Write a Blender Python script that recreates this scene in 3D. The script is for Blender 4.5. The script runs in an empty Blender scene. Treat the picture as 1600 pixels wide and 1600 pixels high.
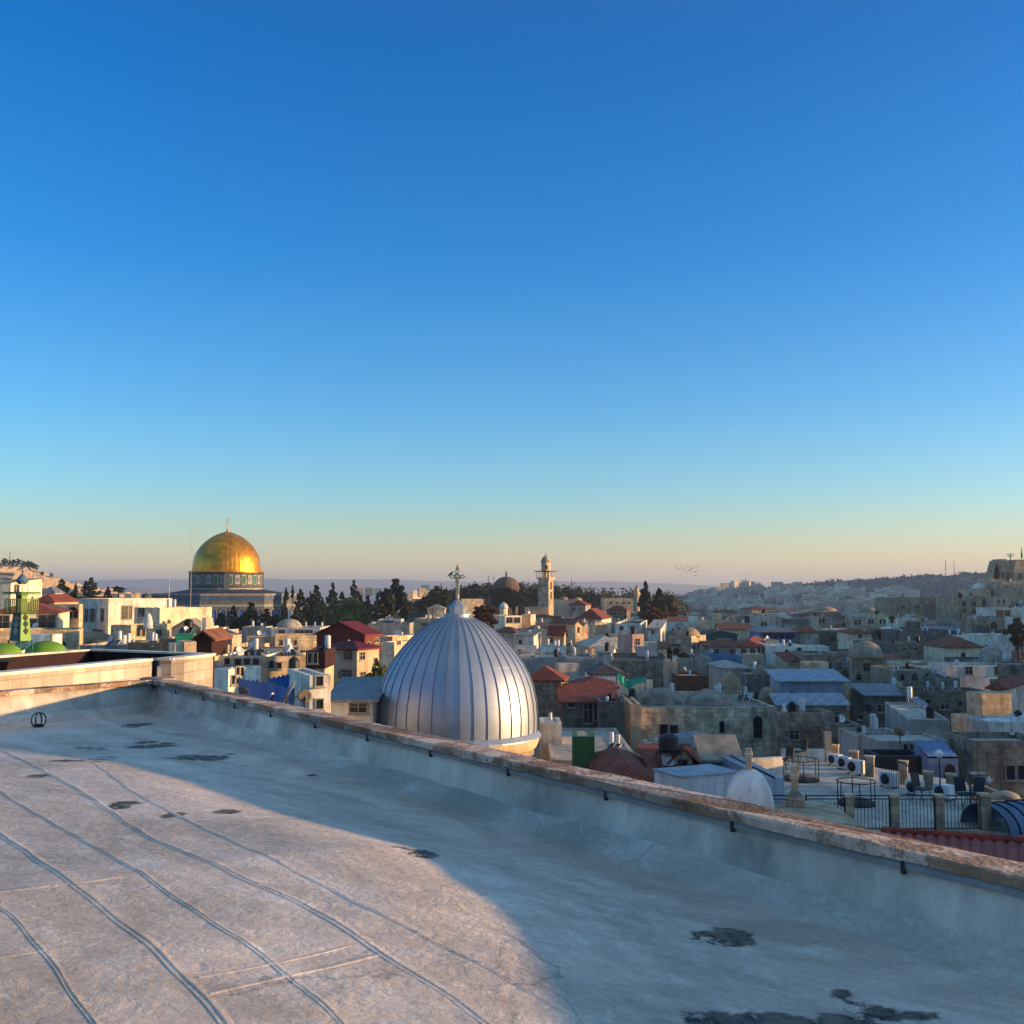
import bpy, math, random
import numpy as np
from mathutils import Vector, Matrix
random.seed(7)
R=math.radians
sc=bpy.context.scene
# ---------------------------------------------------------------- camera, sky, sun, exposure
F=1650.0; HY=920.0; PITCH=math.atan((HY-800)/F)
cam=bpy.data.objects.new('camera',bpy.data.cameras.new('camera')); sc.collection.objects.link(cam)
cam.data.sensor_width=36; cam.data.lens=36*F/1600; cam.data.clip_start=.1; cam.data.clip_end=40000
cam.rotation_euler=(R(90)+PITCH,0,0); sc.camera=cam
SUN_EL=R(6.3); SUN_ROT=R(93)
SD=Vector((math.sin(SUN_ROT)*math.cos(SUN_EL),math.cos(SUN_ROT)*math.cos(SUN_EL),math.sin(SUN_EL)))
w=bpy.data.worlds.new('World'); sc.world=w; w.use_nodes=True
nt=w.node_tree; nt.nodes.clear()
out=nt.nodes.new('ShaderNodeOutputWorld'); bg=nt.nodes.new('ShaderNodeBackground'); sky=nt.nodes.new('ShaderNodeTexSky')
sky.sky_type='NISHITA'; sky.sun_disc=False; sky.sun_elevation=R(7.5); sky.sun_rotation=SUN_ROT
sky.altitude=780; sky.air_density=1.0; sky.dust_density=.95; sky.ozone_density=3.2
hs=nt.nodes.new('ShaderNodeHueSaturation'); hs.inputs['Saturation'].default_value=1.0
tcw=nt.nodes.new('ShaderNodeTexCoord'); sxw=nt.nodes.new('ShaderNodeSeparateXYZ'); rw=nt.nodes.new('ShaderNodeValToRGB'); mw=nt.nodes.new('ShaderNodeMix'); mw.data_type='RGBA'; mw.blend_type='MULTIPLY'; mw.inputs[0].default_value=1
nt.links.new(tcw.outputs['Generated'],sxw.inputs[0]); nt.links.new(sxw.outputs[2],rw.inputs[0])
SKYT=[(0,(2.5,1.78,1.34)),(.03,(2.05,1.56,1.22)),(.055,(1.60,1.50,1.30)),(.085,(1.20,1.47,1.46)),(.16,(.72,1.33,1.56)),(.3,(.17,1.10,1.62)),(.46,(.0,.92,1.58)),(.56,(.2,.9,1.45)),(.68,(3.4,2.7,2.0)),(1,(5,3.8,2.6))]  # zenith stops above the view are brightened to lift fill in the shade
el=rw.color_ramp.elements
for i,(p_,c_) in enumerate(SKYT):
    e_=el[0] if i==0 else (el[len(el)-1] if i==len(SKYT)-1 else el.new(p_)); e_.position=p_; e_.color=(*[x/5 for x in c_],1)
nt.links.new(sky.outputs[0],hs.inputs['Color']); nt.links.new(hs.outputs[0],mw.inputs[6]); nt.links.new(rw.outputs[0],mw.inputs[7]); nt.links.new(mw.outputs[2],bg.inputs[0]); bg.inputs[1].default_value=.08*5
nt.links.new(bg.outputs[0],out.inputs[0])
sl=bpy.data.lights.new('sun','SUN'); sl.energy=4.2; sl.angle=R(.9); sl.color=(1,.60,.27)
so=bpy.data.objects.new('sun',sl); sc.collection.objects.link(so)
so.rotation_euler=(-SD).to_track_quat('-Z','Y').to_euler()
sc.view_settings.view_transform='Standard'; sc.view_settings.look='None'; sc.view_settings.exposure=1.25; sc.view_settings.gamma=1
sc.cycles.use_denoising=True; sc.cycles.max_bounces=6; sc.cycles.diffuse_bounces=3; sc.cycles.glossy_bounces=3; sc.cycles.volume_bounces=0
sc.cycles.use_adaptive_sampling=True; sc.cycles.adaptive_threshold=.02

# ---------------------------------------------------------------- pixel <-> world
cp,sp=math.cos(PITCH),math.sin(PITCH)
def ray(px,py):
    u=(px-800)/F; v=(800-py)/F
    return Vector((u/(cp-v*sp),1.0,(v*cp+sp)/(cp-v*sp)))
def P(px,py,Y): return ray(px,py)*Y
def onz(px,py,z):
    r=ray(px,py); return r*(z/r.z)
def pix(p):
    d=p.y*cp+p.z*sp; up=-p.y*sp+p.z*cp
    return 800+F*p.x/d, 800-F*up/d

# ---------------------------------------------------------------- mesh helpers
class MB:
    def __init__(s): s.v=[];s.f=[];s.m=[];s.s=[]
    def add(s,vs,fs,m=0,sm=False):
        n=len(s.v); s.v+=[tuple(v) for v in vs]; s.f+=[tuple(i+n for i in f) for f in fs]; s.m+=[m]*len(fs); s.s+=[sm]*len(fs); return s
    def box(s,x0,x1,y0,y1,z0,z1,m=0):
        return s.add([(x0,y0,z0),(x1,y0,z0),(x1,y1,z0),(x0,y1,z0),(x0,y0,z1),(x1,y0,z1),(x1,y1,z1),(x0,y1,z1)],
            [(0,3,2,1),(4,5,6,7),(0,1,5,4),(1,2,6,5),(2,3,7,6),(3,0,4,7)],m)
    def prism(s,pts,z0,z1,m=0,zt=None):
        n=len(pts)
        vs=[(x,y,z0) for x,y in pts]+[(x,y,z1 if zt is None else zt[i]) for i,(x,y) in enumerate(pts)]
        return s.add(vs,[tuple(range(n-1,-1,-1)),tuple(range(n,2*n))]+[(i,(i+1)%n,n+(i+1)%n,n+i) for i in range(n)],m)
    def lathe(s,prof,n=24,cx=0,cy=0,m=0,sm=True,a0=0,cap=True):
        vs=[];fs=[]
        for r,z in prof:
            for k in range(n):
                a=a0+2*math.pi*k/n; vs.append((cx+r*math.cos(a),cy+r*math.sin(a),z))
        for i in range(len(prof)-1):
            for k in range(n):
                fs.append((i*n+k,i*n+(k+1)%n,(i+1)*n+(k+1)%n,(i+1)*n+k))
        if cap:
            fs.append(tuple(range(n-1,-1,-1))); fs.append(tuple((len(prof)-1)*n+k for k in range(n)))
        return s.add(vs,fs,m,sm)
    def tube(s,a,b,r,n=6,m=0,r2=None):
        a=Vector(a);b=Vector(b);d=(b-a)
        if d.length<1e-6: return s
        d.normalize(); u=d.orthogonal().normalized(); w_=d.cross(u); r2=r if r2 is None else r2
        vs=[a+(u*math.cos(2*math.pi*k/n)+w_*math.sin(2*math.pi*k/n))*r for k in range(n)]+[b+(u*math.cos(2*math.pi*k/n)+w_*math.sin(2*math.pi*k/n))*r2 for k in range(n)]
        return s.add(vs,[(k,(k+1)%n,n+(k+1)%n,n+k) for k in range(n)]+[tuple(range(n-1,-1,-1)),tuple(range(n,2*n))],m,n>4)
    def path(s,pts,r,n=6,m=0):
        for a,b in zip(pts,pts[1:]): s.tube(a,b,r,n,m)
        return s
    def mesh(s,name,mats):
        me=bpy.data.meshes.new(name); me.from_pydata(s.v,[],s.f)
        if not isinstance(mats,(list,tuple)): mats=[mats]
        for m in mats: me.materials.append(m)
        me.polygons.foreach_set('material_index',s.m); me.polygons.foreach_set('use_smooth',s.s)
        me.update(); return me
    def build(s,name,mats,parent=None,loc=(0,0,0),rz=0):
        return link(name,s.mesh(name,mats),parent,loc,rz)
def link(name,me,parent=None,loc=(0,0,0),rz=0):
    o=bpy.data.objects.new(name,me); sc.collection.objects.link(o); o.location=loc; o.rotation_euler=(0,0,rz)
    if parent is not None: o.parent=parent
    return o
def tag(o,label=None,cat=None,group=None,kind=None):
    if label: o['label']=label
    if cat: o['category']=cat
    if group: o['group']=group
    if kind: o['kind']=kind
    return o
def thing(name,label,cat,loc,rz=0,group=None):
    o=link(name,None,None,loc,rz); tag(o,label,cat,group); return o

# ---------------------------------------------------------------- materials
def mat(name,c1,c2=None,rough=.9,ns=.6,metal=0.,bump=.3,bs=8.,brick=None,mortar=None,rnd=.12,stripe=None,stain=None,coord='Object',spec=.3,stain_s=.35):
    m=bpy.data.materials.new(name); m.use_nodes=True; t=m.node_tree; N=t.nodes; L=t.links
    b=N['Principled BSDF']; b.inputs['Roughness'].default_value=rough; b.inputs['Metallic'].default_value=metal; b.inputs['Specular IOR Level'].default_value=spec
    tc=N.new('ShaderNodeTexCoord'); oi=N.new('ShaderNodeObjectInfo')
    v=tc.outputs[coord]
    add=N.new('ShaderNodeVectorMath'); add.operation='ADD'; L.new(v,add.inputs[0])
    sc_=N.new('ShaderNodeVectorMath'); sc_.operation='SCALE'; L.new(oi.outputs['Location'],sc_.inputs[0]); sc_.inputs['Scale'].default_value=.37 ; L.new(sc_.outputs[0],add.inputs[1])
    n1=N.new('ShaderNodeTexNoise'); n1.inputs['Scale'].default_value=ns; n1.inputs['Detail'].default_value=6; n1.inputs['Roughness'].default_value=.65; L.new(add.outputs[0],n1.inputs['Vector'])
    r1=N.new('ShaderNodeValToRGB'); r1.color_ramp.elements[0].position=.36; r1.color_ramp.elements[1].position=.66
    c2=c2 or tuple(x*.75 for x in c1)
    r1.color_ramp.elements[0].color=(*c2,1); r1.color_ramp.elements[1].color=(*c1,1); L.new(n1.outputs[0],r1.inputs[0])
    col=r1.outputs[0]; hgt=None
    n2=N.new('ShaderNodeTexNoise'); n2.inputs['Scale'].default_value=bs; n2.inputs['Detail'].default_value=5; L.new(v,n2.inputs['Vector']); hgt=n2.outputs[0]
    if brick:
        bw,bh=brick
        sx=N.new('ShaderNodeSeparateXYZ'); L.new(v,sx.inputs[0]); ad=N.new('ShaderNodeMath'); ad.operation='ADD'; L.new(sx.outputs[0],ad.inputs[0]); L.new(sx.outputs[1],ad.inputs[1])
        cx=N.new('ShaderNodeCombineXYZ'); L.new(ad.outputs[0],cx.inputs[0]); L.new(sx.outputs[2],cx.inputs[1])
        br=N.new('ShaderNodeTexBrick'); br.inputs['Scale'].default_value=1; br.inputs['Brick Width'].default_value=bw; br.inputs['Row Height'].default_value=bh
        br.inputs['Mortar Size'].default_value=bh*.06; br.inputs['Mortar Smooth'].default_value=.3; br.inputs['Bias'].default_value=0
        br.inputs['Color1'].default_value=(.62,.62,.62,1); br.inputs['Color2'].default_value=(1.1,1.1,1.1,1); mo=mortar or .55; br.inputs['Mortar'].default_value=(mo,mo,mo,1)
        L.new(cx.outputs[0],br.inputs['Vector'])
        mx=N.new('ShaderNodeMix'); mx.data_type='RGBA'; mx.blend_type='MULTIPLY'; mx.inputs[0].default_value=.8; L.new(col,mx.inputs[6]); L.new(br.outputs[0],mx.inputs[7]); col=mx.outputs[2]
        ma=N.new('ShaderNodeMath'); ma.operation='MULTIPLY_ADD'; L.new(br.outputs['Fac'],ma.inputs[0]); ma.inputs[1].default_value=-1.; L.new(hgt,ma.inputs[2]); hgt=ma.outputs[0]
    if stripe:
        per,ax,depth=stripe
        wv=N.new('ShaderNodeTexWave'); wv.wave_type='BANDS'; wv.bands_direction='X'; wv.wave_profile='SIN'; wv.inputs['Scale'].default_value=1/(per*3.1416)*3.1416/3.1416; wv.inputs['Distortion'].default_value=0
        wv.inputs['Scale'].default_value=.314/per
        mp=N.new('ShaderNodeMapping'); mp.inputs['Rotation'].default_value=(0,0,R(90) if ax=='Y' else 0)
        if ax=='XY': mp.inputs['Rotation'].default_value=(0,0,R(45)); wv.inputs['Scale'].default_value*=1.414
        L.new(v,mp.inputs[0]); L.new(mp.outputs[0],wv.inputs['Vector'])
        mr=N.new('ShaderNodeMapRange'); mr.inputs[3].default_value=1-depth; mr.inputs[4].default_value=1.1; L.new(wv.outputs['Fac'],mr.inputs[0])
        mx=N.new('ShaderNodeMix'); mx.data_type='RGBA'; mx.blend_type='MULTIPLY'; mx.inputs[0].default_value=1; L.new(col,mx.inputs[6]); L.new(mr.outputs[0],mx.inputs[7]); col=mx.outputs[2]
        ma=N.new('ShaderNodeMath'); ma.operation='MULTIPLY_ADD'; L.new(wv.outputs['Fac'],ma.inputs[0]); ma.inputs[1].default_value=1.5; L.new(hgt,ma.inputs[2]); hgt=ma.outputs[0]
    if stain:
        n3=N.new('ShaderNodeTexNoise'); n3.inputs['Scale'].default_value=stain_s; n3.inputs['Detail'].default_value=8; n3.inputs['Roughness'].default_value=.75
        L.new(add.outputs[0],n3.inputs['Vector'])
        r3=N.new('ShaderNodeValToRGB'); r3.color_ramp.elements[0].position=.5; r3.color_ramp.elements[1].position=.66; L.new(n3.outputs[0],r3.inputs[0])
        mf=N.new('ShaderNodeMath'); mf.operation='MULTIPLY'; L.new(r3.outputs[0],mf.inputs[0]); mf.inputs[1].default_value=.75
        mx=N.new('ShaderNodeMix'); mx.data_type='RGBA'; L.new(mf.outputs[0],mx.inputs[0]); L.new(col,mx.inputs[6]); mx.inputs[7].default_value=(*stain,1); col=mx.outputs[2]
    if brick or stain:
        mz=N.new('ShaderNodeMapping'); mz.inputs['Scale'].default_value=(1.6,1.6,.28); L.new(add.outputs[0],mz.inputs[0])
        n4=N.new('ShaderNodeTexNoise'); n4.inputs['Scale'].default_value=1; n4.inputs['Detail'].default_value=7; n4.inputs['Roughness'].default_value=.7; L.new(mz.outputs[0],n4.inputs['Vector'])
        r4=N.new('ShaderNodeValToRGB'); r4.color_ramp.elements[0].position=.34; r4.color_ramp.elements[1].position=.62; r4.color_ramp.elements[0].color=(.52,.50,.47,1); r4.color_ramp.elements[1].color=(1.06,1.06,1.06,1); L.new(n4.outputs[0],r4.inputs[0])
        mx=N.new('ShaderNodeMix'); mx.data_type='RGBA'; mx.blend_type='MULTIPLY'; mx.inputs[0].default_value=.8; L.new(col,mx.inputs[6]); L.new(r4.outputs[0],mx.inputs[7]); col=mx.outputs[2]
    if rnd:
        hv=N.new('ShaderNodeHueSaturation'); mr=N.new('ShaderNodeMapRange'); mr.inputs[3].default_value=1-rnd; mr.inputs[4].default_value=1+rnd
        L.new(oi.outputs['Random'],mr.inputs[0]); L.new(mr.outputs[0],hv.inputs['Value']); L.new(col,hv.inputs['Color']); col=hv.outputs[0]
    L.new(col,b.inputs['Base Color'])
    if bump:
        bp=N.new('ShaderNodeBump'); bp.inputs['Strength'].default_value=bump; bp.inputs['Distance'].default_value=.03; L.new(hgt,bp.inputs['Height']); L.new(bp.outputs[0],b.inputs['Normal'])
    return m
M={}
M['cream']=mat('cream_plaster',(.62,.54,.42),(.50,.43,.33),stain=(.22,.19,.15))
M['white']=mat('white_plaster',(.56,.55,.52),(.42,.41,.39),stain=(.26,.25,.23))
M['grey']=mat('grey_plaster',(.40,.39,.37),(.28,.27,.26),stain=(.14,.13,.12))
M['beige']=mat('beige_render',(.44,.36,.27),(.33,.27,.21),stain=(.2,.17,.13))
M['stone']=mat('limestone_blocks',(.42,.36,.27),(.27,.23,.18),brick=(.62,.3),stain=(.12,.11,.10),bump=.5,stain_s=.5)
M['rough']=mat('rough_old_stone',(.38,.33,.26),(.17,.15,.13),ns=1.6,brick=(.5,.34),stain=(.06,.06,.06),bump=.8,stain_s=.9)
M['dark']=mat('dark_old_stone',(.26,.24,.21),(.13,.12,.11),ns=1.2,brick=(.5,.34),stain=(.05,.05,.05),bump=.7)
M['warm']=mat('warm_stone_blocks',(.60,.48,.33),(.46,.36,.25),brick=(.8,.4),stain=(.25,.19,.13))
M['pink']=mat('pink_plaster',(.50,.36,.29),(.42,.30,.25),stain=(.2,.15,.12))
M['tile']=mat('red_roof_tiles',(.30,.075,.045),(.17,.045,.03),ns=1.2,stripe=(.28,'XY',.45),stain=(.10,.05,.04),rough=.8,bump=.6)
M['oldtile']=mat('weathered_brown_tiles',(.30,.12,.07),(.16,.07,.05),ns=1.5,stripe=(.28,'XY',.4),stain=(.08,.05,.04),rough=.85)
M['redmetal']=mat('red_sheet_metal',(.16,.014,.006),(.11,.010,.005),stripe=(.35,'XY',.25),rough=.55,bump=.3)
M['metal']=mat('grey_sheet_metal',(.30,.31,.32),(.21,.22,.23),stripe=(.5,'XY',.3),rough=.5,metal=.3,stain=(.2,.2,.2))
M['bluemetal']=mat('pale_blue_sheet_metal',(.40,.45,.52),(.32,.37,.44),stripe=(1.3,'XY',.12),rough=.5,stain=(.33,.38,.45),rnd=.03)
M['roof']=mat('pale_flat_roof',(.30,.28,.25),(.19,.18,.165),stain=(.14,.13,.12),bump=.2)
M['roofw']=mat('whitewashed_roof',(.46,.45,.43),(.33,.325,.32),stain=(.28,.28,.28),bump=.2)
M['roofd']=mat('dark_felt_roof',(.07,.07,.075),(.04,.04,.045),stain=(.15,.14,.13),bump=.3)
M['domeg']=mat('weathered_grey_dome',(.30,.28,.25),(.19,.18,.16),ns=1.2,stain=(.11,.10,.09),bump=.5)
M['domeb']=mat('brown_earth_dome',(.27,.21,.14),(.18,.14,.10),ns=1.4,stain=(.10,.08,.06),bump=.5)
M['domew']=mat('whitewashed_dome',(.62,.64,.68),(.48,.50,.55),ns=1.2,stain=(.3,.3,.32),bump=.3)
M['glass']=mat('dark_window_glass',(.02,.025,.03),(.012,.014,.018),rough=.12,bump=0,spec=.6,rnd=0)
M['frame']=mat('pale_window_frame',(.33,.29,.24),(.28,.25,.2),bump=0)
M['bframe']=mat('blue_window_frame',(.06,.08,.22),bump=0)
M['wtank']=mat('white_enamel',(.75,.75,.74),(.62,.62,.61),rough=.4,bump=0,stain=(.4,.36,.3))
M['btank']=mat('black_plastic',(.012,.012,.014),(.02,.02,.022),rough=.45,bump=0)
M['panel']=mat('solar_glass',(.008,.01,.016),(.012,.015,.02),rough=.15,bump=0,spec=.5)
M['alu']=mat('dull_aluminium',(.55,.56,.58),(.45,.46,.48),rough=.4,metal=.6,bump=0)
M['iron']=mat('dark_painted_iron',(.025,.03,.035),(.015,.018,.02),rough=.6,bump=0)
M['bark']=mat('tree_bark',(.10,.07,.05),(.06,.045,.03),bump=.4)
def leafmat(n,c1,c2):
    m=mat(n,c1,c2,rough=.75,ns=.9,bump=0,rnd=.15,spec=.2); return m
M['leaf_dark']=leafmat('dark_conifer_foliage',(.055,.07,.03),(.022,.034,.016))
M['leaf_green']=leafmat('olive_green_foliage',(.26,.25,.07),(.13,.15,.045))
M['leaf_brown']=leafmat('russet_autumn_foliage',(.16,.075,.04),(.09,.045,.03))
M['bluetarp']=mat('blue_tarpaulin',(.004,.13,.42),(.003,.08,.28),ns=1.2,rough=.45,bump=.8,bs=2.2,rnd=0)
M['greentarp']=mat('green_tarpaulin',(.02,.32,.17),(.012,.2,.11),ns=1.5,rough=.6,bump=.7,bs=2.5,rnd=0)
M['greenwood']=mat('green_sheeting',(.035,.16,.06),(.07,.13,.04),ns=.7,stripe=(.16,'XY',.35),rough=.7,rnd=0)
M['ceramic_green']=mat('bright_green_paint',(.22,.38,.08),(.15,.28,.06),rough=.5,bump=0,rnd=0)
M['teal']=mat('teal_green_paint',(.02,.13,.11),(.02,.10,.08),rough=.5,bump=0,rnd=0)
M['greendome']=mat('green_painted_dome',(.14,.30,.02),(.10,.22,.02),ns=1,rough=.7,rnd=0)
M['bluewall']=mat('blue_painted_wall',(.16,.27,.45),(.12,.21,.36),stain=(.1,.14,.22),rnd=0)
M['lead']=mat('blue_grey_lead',(.10,.17,.28),(.07,.12,.2),rough=.5,rnd=0,stripe=(1.2,'XY',.2))
M['dustyblue']=mat('blue_tile_facade',(.07,.14,.27),(.035,.08,.18),ns=3,rough=.5,rnd=0,brick=(1.1,.7),bump=.1)
M['awn']=mat('maroon_cloth',(.045,.016,.014),(.03,.012,.01),rnd=0)

M['pale_rough']=mat('pale_patchy_stone',(.56,.48,.36),(.30,.26,.20),ns=1.3,brick=(.55,.33),stain=(.10,.09,.08),bump=.8,stain_s=.8)
M['mosque']=mat('dark_brown_dome',(.17,.105,.075),(.11,.07,.055),ns=.5,stain=(.06,.05,.04),rnd=0)
def darker(n,f,g=(1,1,1)):
    t=M[n].node_tree; r=[q for q in t.nodes if q.type=='VALTORGB'][0]
    for e in r.color_ramp.elements: e.color=(*[x*f*q for x,q in zip(e.color[:3],g)],1)
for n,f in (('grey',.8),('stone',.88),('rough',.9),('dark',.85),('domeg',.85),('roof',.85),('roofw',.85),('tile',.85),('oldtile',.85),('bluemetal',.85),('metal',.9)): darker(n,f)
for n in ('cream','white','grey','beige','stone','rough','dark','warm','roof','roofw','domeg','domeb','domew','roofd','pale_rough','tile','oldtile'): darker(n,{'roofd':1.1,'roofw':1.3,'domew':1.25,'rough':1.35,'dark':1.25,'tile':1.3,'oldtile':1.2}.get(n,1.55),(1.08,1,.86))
# ---------------------------------------------------------------- ground, hills, air
ROOFZ=-1.6
def sm(a,b,x):
    t=np.clip((x-a)/(b-a),0,1); return t*t*(3-2*t)
def fbm(x,y,seed=0,o=5):
    rs=np.random.RandomState(seed); z=0*x; a=1.
    for k in range(o):
        for j in range(3):
            th=rs.uniform(0,6.28); ph=rs.uniform(0,6.28); f=2**k*(1+.35*rs.rand())
            z=z+a*np.sin((x*np.cos(th)+y*np.sin(th))*f+ph)/3
        a*=.52
    return z
GZ=-18.
def grid(name,x0,x1,nx,y0,y1,ny,zf,m,smooth=True):
    xs=np.linspace(x0,x1,nx); ys=np.linspace(y0,y1,ny); X,Y=np.meshgrid(xs,ys); Z=zf(X,Y)
    v=np.stack([X.ravel(),Y.ravel(),Z.ravel()],1)
    i=np.arange(nx*ny).reshape(ny,nx); f=np.stack([i[:-1,:-1].ravel(),i[:-1,1:].ravel(),i[1:,1:].ravel(),i[1:,:-1].ravel()],1)
    me=bpy.data.meshes.new(name); me.vertices.add(len(v)); me.vertices.foreach_set('co',v.ravel())
    me.loops.add(f.size); me.loops.foreach_set('vertex_index',f.ravel()); me.polygons.add(len(f)); me.polygons.foreach_set('loop_start',np.arange(0,f.size,4)); 
    me.polygons.foreach_set('use_smooth',np.full(len(f),smooth)); me.update(calc_edges=True); me.validate(); me.materials.append(m)
    o=link(name,me); tag(o,kind='structure'); return o
g_earth=mat('dusty_earth',(.30,.26,.20),(.18,.16,.13),ns=.05,bs=.5,rnd=0)
g_olive=mat('terraced_hillside',(.56,.40,.25),(.32,.24,.15),ns=.02,bs=.2,stain=(.10,.10,.06),stain_s=.03,rnd=0)
g_wood=mat('wooded_slope',(.07,.075,.05),(.035,.045,.028),ns=.03,bs=.2,rnd=0)
g_far=mat('desert_mountains',(.34,.26,.22),(.24,.19,.17),ns=.0012,bs=.01,rnd=0)
g_hill=mat('scrubby_far_hillside',(.17,.15,.12),(.07,.075,.06),ns=.012,bs=.2,rnd=0,stain=(.05,.055,.045),stain_s=.02)
def zpx(py,Y): return ray(800,py).z*Y
def ground_z(X,Y):
    z=np.full_like(X,GZ)
    z=z-45*sm(560,900,Y)                                 # valley beyond the old town
    return z
grid('ground',-7000,7000,160,-300,13500,160,ground_z,g_earth)
def hill(name,Y0,depth,pts,base,m,nx=160,ny=40,amp=1.,fr=.02,seed=1,terr=0.):
    """ridge line given as photo (px,py) points at distance Y0; slopes down toward and away from it"""
    xs=[ray(px,py).x*Y0 for px,py in pts]; zs=[ray(px,py).z*Y0 for px,py in pts]
    def zf(X,Y):
        top=np.interp(X*Y0/Y,xs,zs); t=np.clip((Y-(Y0-depth))/depth,0,1); t2=np.clip((Y0+depth*.6-Y)/(depth*.6),0,1)
        s=np.where(Y<Y0,t**.8,t2**.8)
        z=base+(top-base)*s+fbm(X*fr,Y*fr,seed)*amp*np.minimum(1,s*3)
        if terr: z=z-terr*.5*((z/terr)%1.0)
        return z
    o=grid(name,min(xs),max(xs),nx,Y0-depth,Y0+depth*.6,ny,zf,m,not terr); o['fn']=0; del o['fn']; return o,zf
_,mount_z=hill('hillside',1000,420,[(-160,862),(0,874),(40,880),(70,893),(95,902),(130,912),(180,921),(235,928),(280,932),(330,940),(420,960)],-62,g_olive,terr=5,amp=1.6,ny=90)
_,wood_z=hill('wooded_hill',640,200,[(560,985),(640,950),(690,930),(740,921),(800,918),(860,920),(920,926),(985,930),(1040,932),(1075,948),(1130,990)],-40,g_wood,amp=1.2)
_,hill_z=hill('far_hill',2600,1900,[(960,950),(1060,933),(1110,926),(1150,916),(1230,915),(1300,908),(1400,903),(1480,897),(1540,892),(1600,889),(1700,885),(1900,880)],-150,g_hill,nx=240,ny=110,amp=7,fr=.006,seed=4)
_,_z=hill('distant_mountains',9000,2500,[(-300,909),(0,908),(100,906),(180,904),(260,904),(330,906),(420,903),(520,905),(640,906),(760,908),(860,908),(960,908),(1080,912),(1200,918),(1500,920),(2000,920)],-260,g_far,nx=300,ny=40,amp=9,fr=.003,seed=9)
_,_z=hill('desert_slopes',5200,1500,[(-300,925),(0,924),(120,922),(200,918),(300,921),(420,925),(600,924),(700,926),(900,925),(1100,930),(1400,935),(2000,940)],-240,g_far,nx=200,ny=40,amp=14,fr=.004,seed=12)
def west_z(X,Y):
    b0=.53*Y+70; t=np.clip((X-b0)/260,0,1); z=-150+(272+fbm(X*.006,Y*.006,21)*8)*t*t*(3-2*t)*sm(520,1000,Y)
    return z
grid('western_ridge',330,3600,90,520,2900,90,west_z,g_hill)  # ridge added out of view to keep the far hillside in shade
# the air
hz=mat('haze_air',(1,1,1)); t=hz.node_tree
for n in list(t.nodes):
    if n.type!='OUTPUT_MATERIAL': t.nodes.remove(n)
pv=t.nodes.new('ShaderNodeVolumePrincipled'); pv.inputs['Color'].default_value=(.88,.93,1,1); pv.inputs['Density'].default_value=1.35e-4; pv.inputs['Anisotropy'].default_value=.48
t.links.new(pv.outputs[0],[n for n in t.nodes if n.type=='OUTPUT_MATERIAL'][0].inputs['Volume'])
HAZE=MB().box(-7400,7400,-330,13900,-300,142).build('haze',hz); tag(HAZE,kind='stuff')
# ---------------------------------------------------------------- our own roof terrace
ZT=-1.22
C0=onz(243,1064,ZT); R0=onz(1600,1374,ZT); L0=onz(0,1083,ZT)
dR=(R0-C0).normalized(); dL=(L0-C0).normalized()
nR=Vector((-dR.y,dR.x,0)); nR=nR if nR.x>0 else -nR      # outward normals
nL=Vector((-dL.y,dL.x,0)); nL=nL if nL.y>0 else -nL
TER=thing('rooftop_building','our own pale plastered flat roof with ridged membrane and a low stone-capped parapet','building',(0,0,0))
DECKZ=-1.42
def floor_px(pts): return [onz(a,b,DECKZ).xy for a,b in pts]
ridges=[ # photo polylines, half width m, height m
 ([(-60,1270),(0,1300),(100,1370),(170,1425),(245,1480),(300,1535),(370,1610),(420,1680)],.05,.030),
 ([(-40,1205),(20,1250),(90,1290),(200,1350),(300,1420),(430,1505),(540,1600),(640,1700)],.035,.022),
 ([(-60,1140),(0,1170),(70,1205),(150,1250),(245,1315),(370,1367),(490,1417),(600,1490),(690,1545),(770,1602),(900,1700)],.05,.028),
 ([(120,1180),(200,1232),(300,1285),(400,1330),(500,1380),(600,1430),(700,1480),(800,1533),(900,1590),(1000,1660)],.03,.012),
 ([(-40,1390),(0,1415),(40,1450),(80,1500),(120,1555),(155,1602),(180,1660)],.03,.020),
 ([(-30,1500),(60,1490),(130,1478)],.012,-.012),
 ([(-20,1396),(90,1384),(200,1368)],.02,.010),
 ([(310,1528),(430,1508),(560,1474)],.015,-.012),
 ([(325,1552),(400,1535),(500,1513),(600,1489)],.03,.016),
]
stains=[(235,1165,32,6),(325,1183,40,8),(205,1135,20,4),(160,1185,22,4),(655,1327,34,6),(1125,1465,30,9),(1150,1460,20,9),
 (1310,1553,16,8),(1390,1580,60,16),(1450,1590,50,14),(1500,1597,30,10),(1330,1600,30,10),(1100,1590,40,12),(1225,1597,40,9),(60,1212,16,3),(190,1257,20,5),(265,1275,14,4),(355,1268,12,3),
 (140,1170,36,4),(120,1188,30,3),(480,1210,14,3),(1370,1418,12,3)]
def seg_dist(X,Y,pl):
    D=np.full_like(X,9.)
    for a,b in zip(pl,pl[1:]):
        ax,ay=a; dx,dy=b[0]-ax,b[1]-ay; t=np.clip(((X-ax)*dx+(Y-ay)*dy)/(dx*dx+dy*dy),0,1)
        D=np.minimum(D,np.hypot(X-ax-t*dx,Y-ay-t*dy))
    return D
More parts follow.
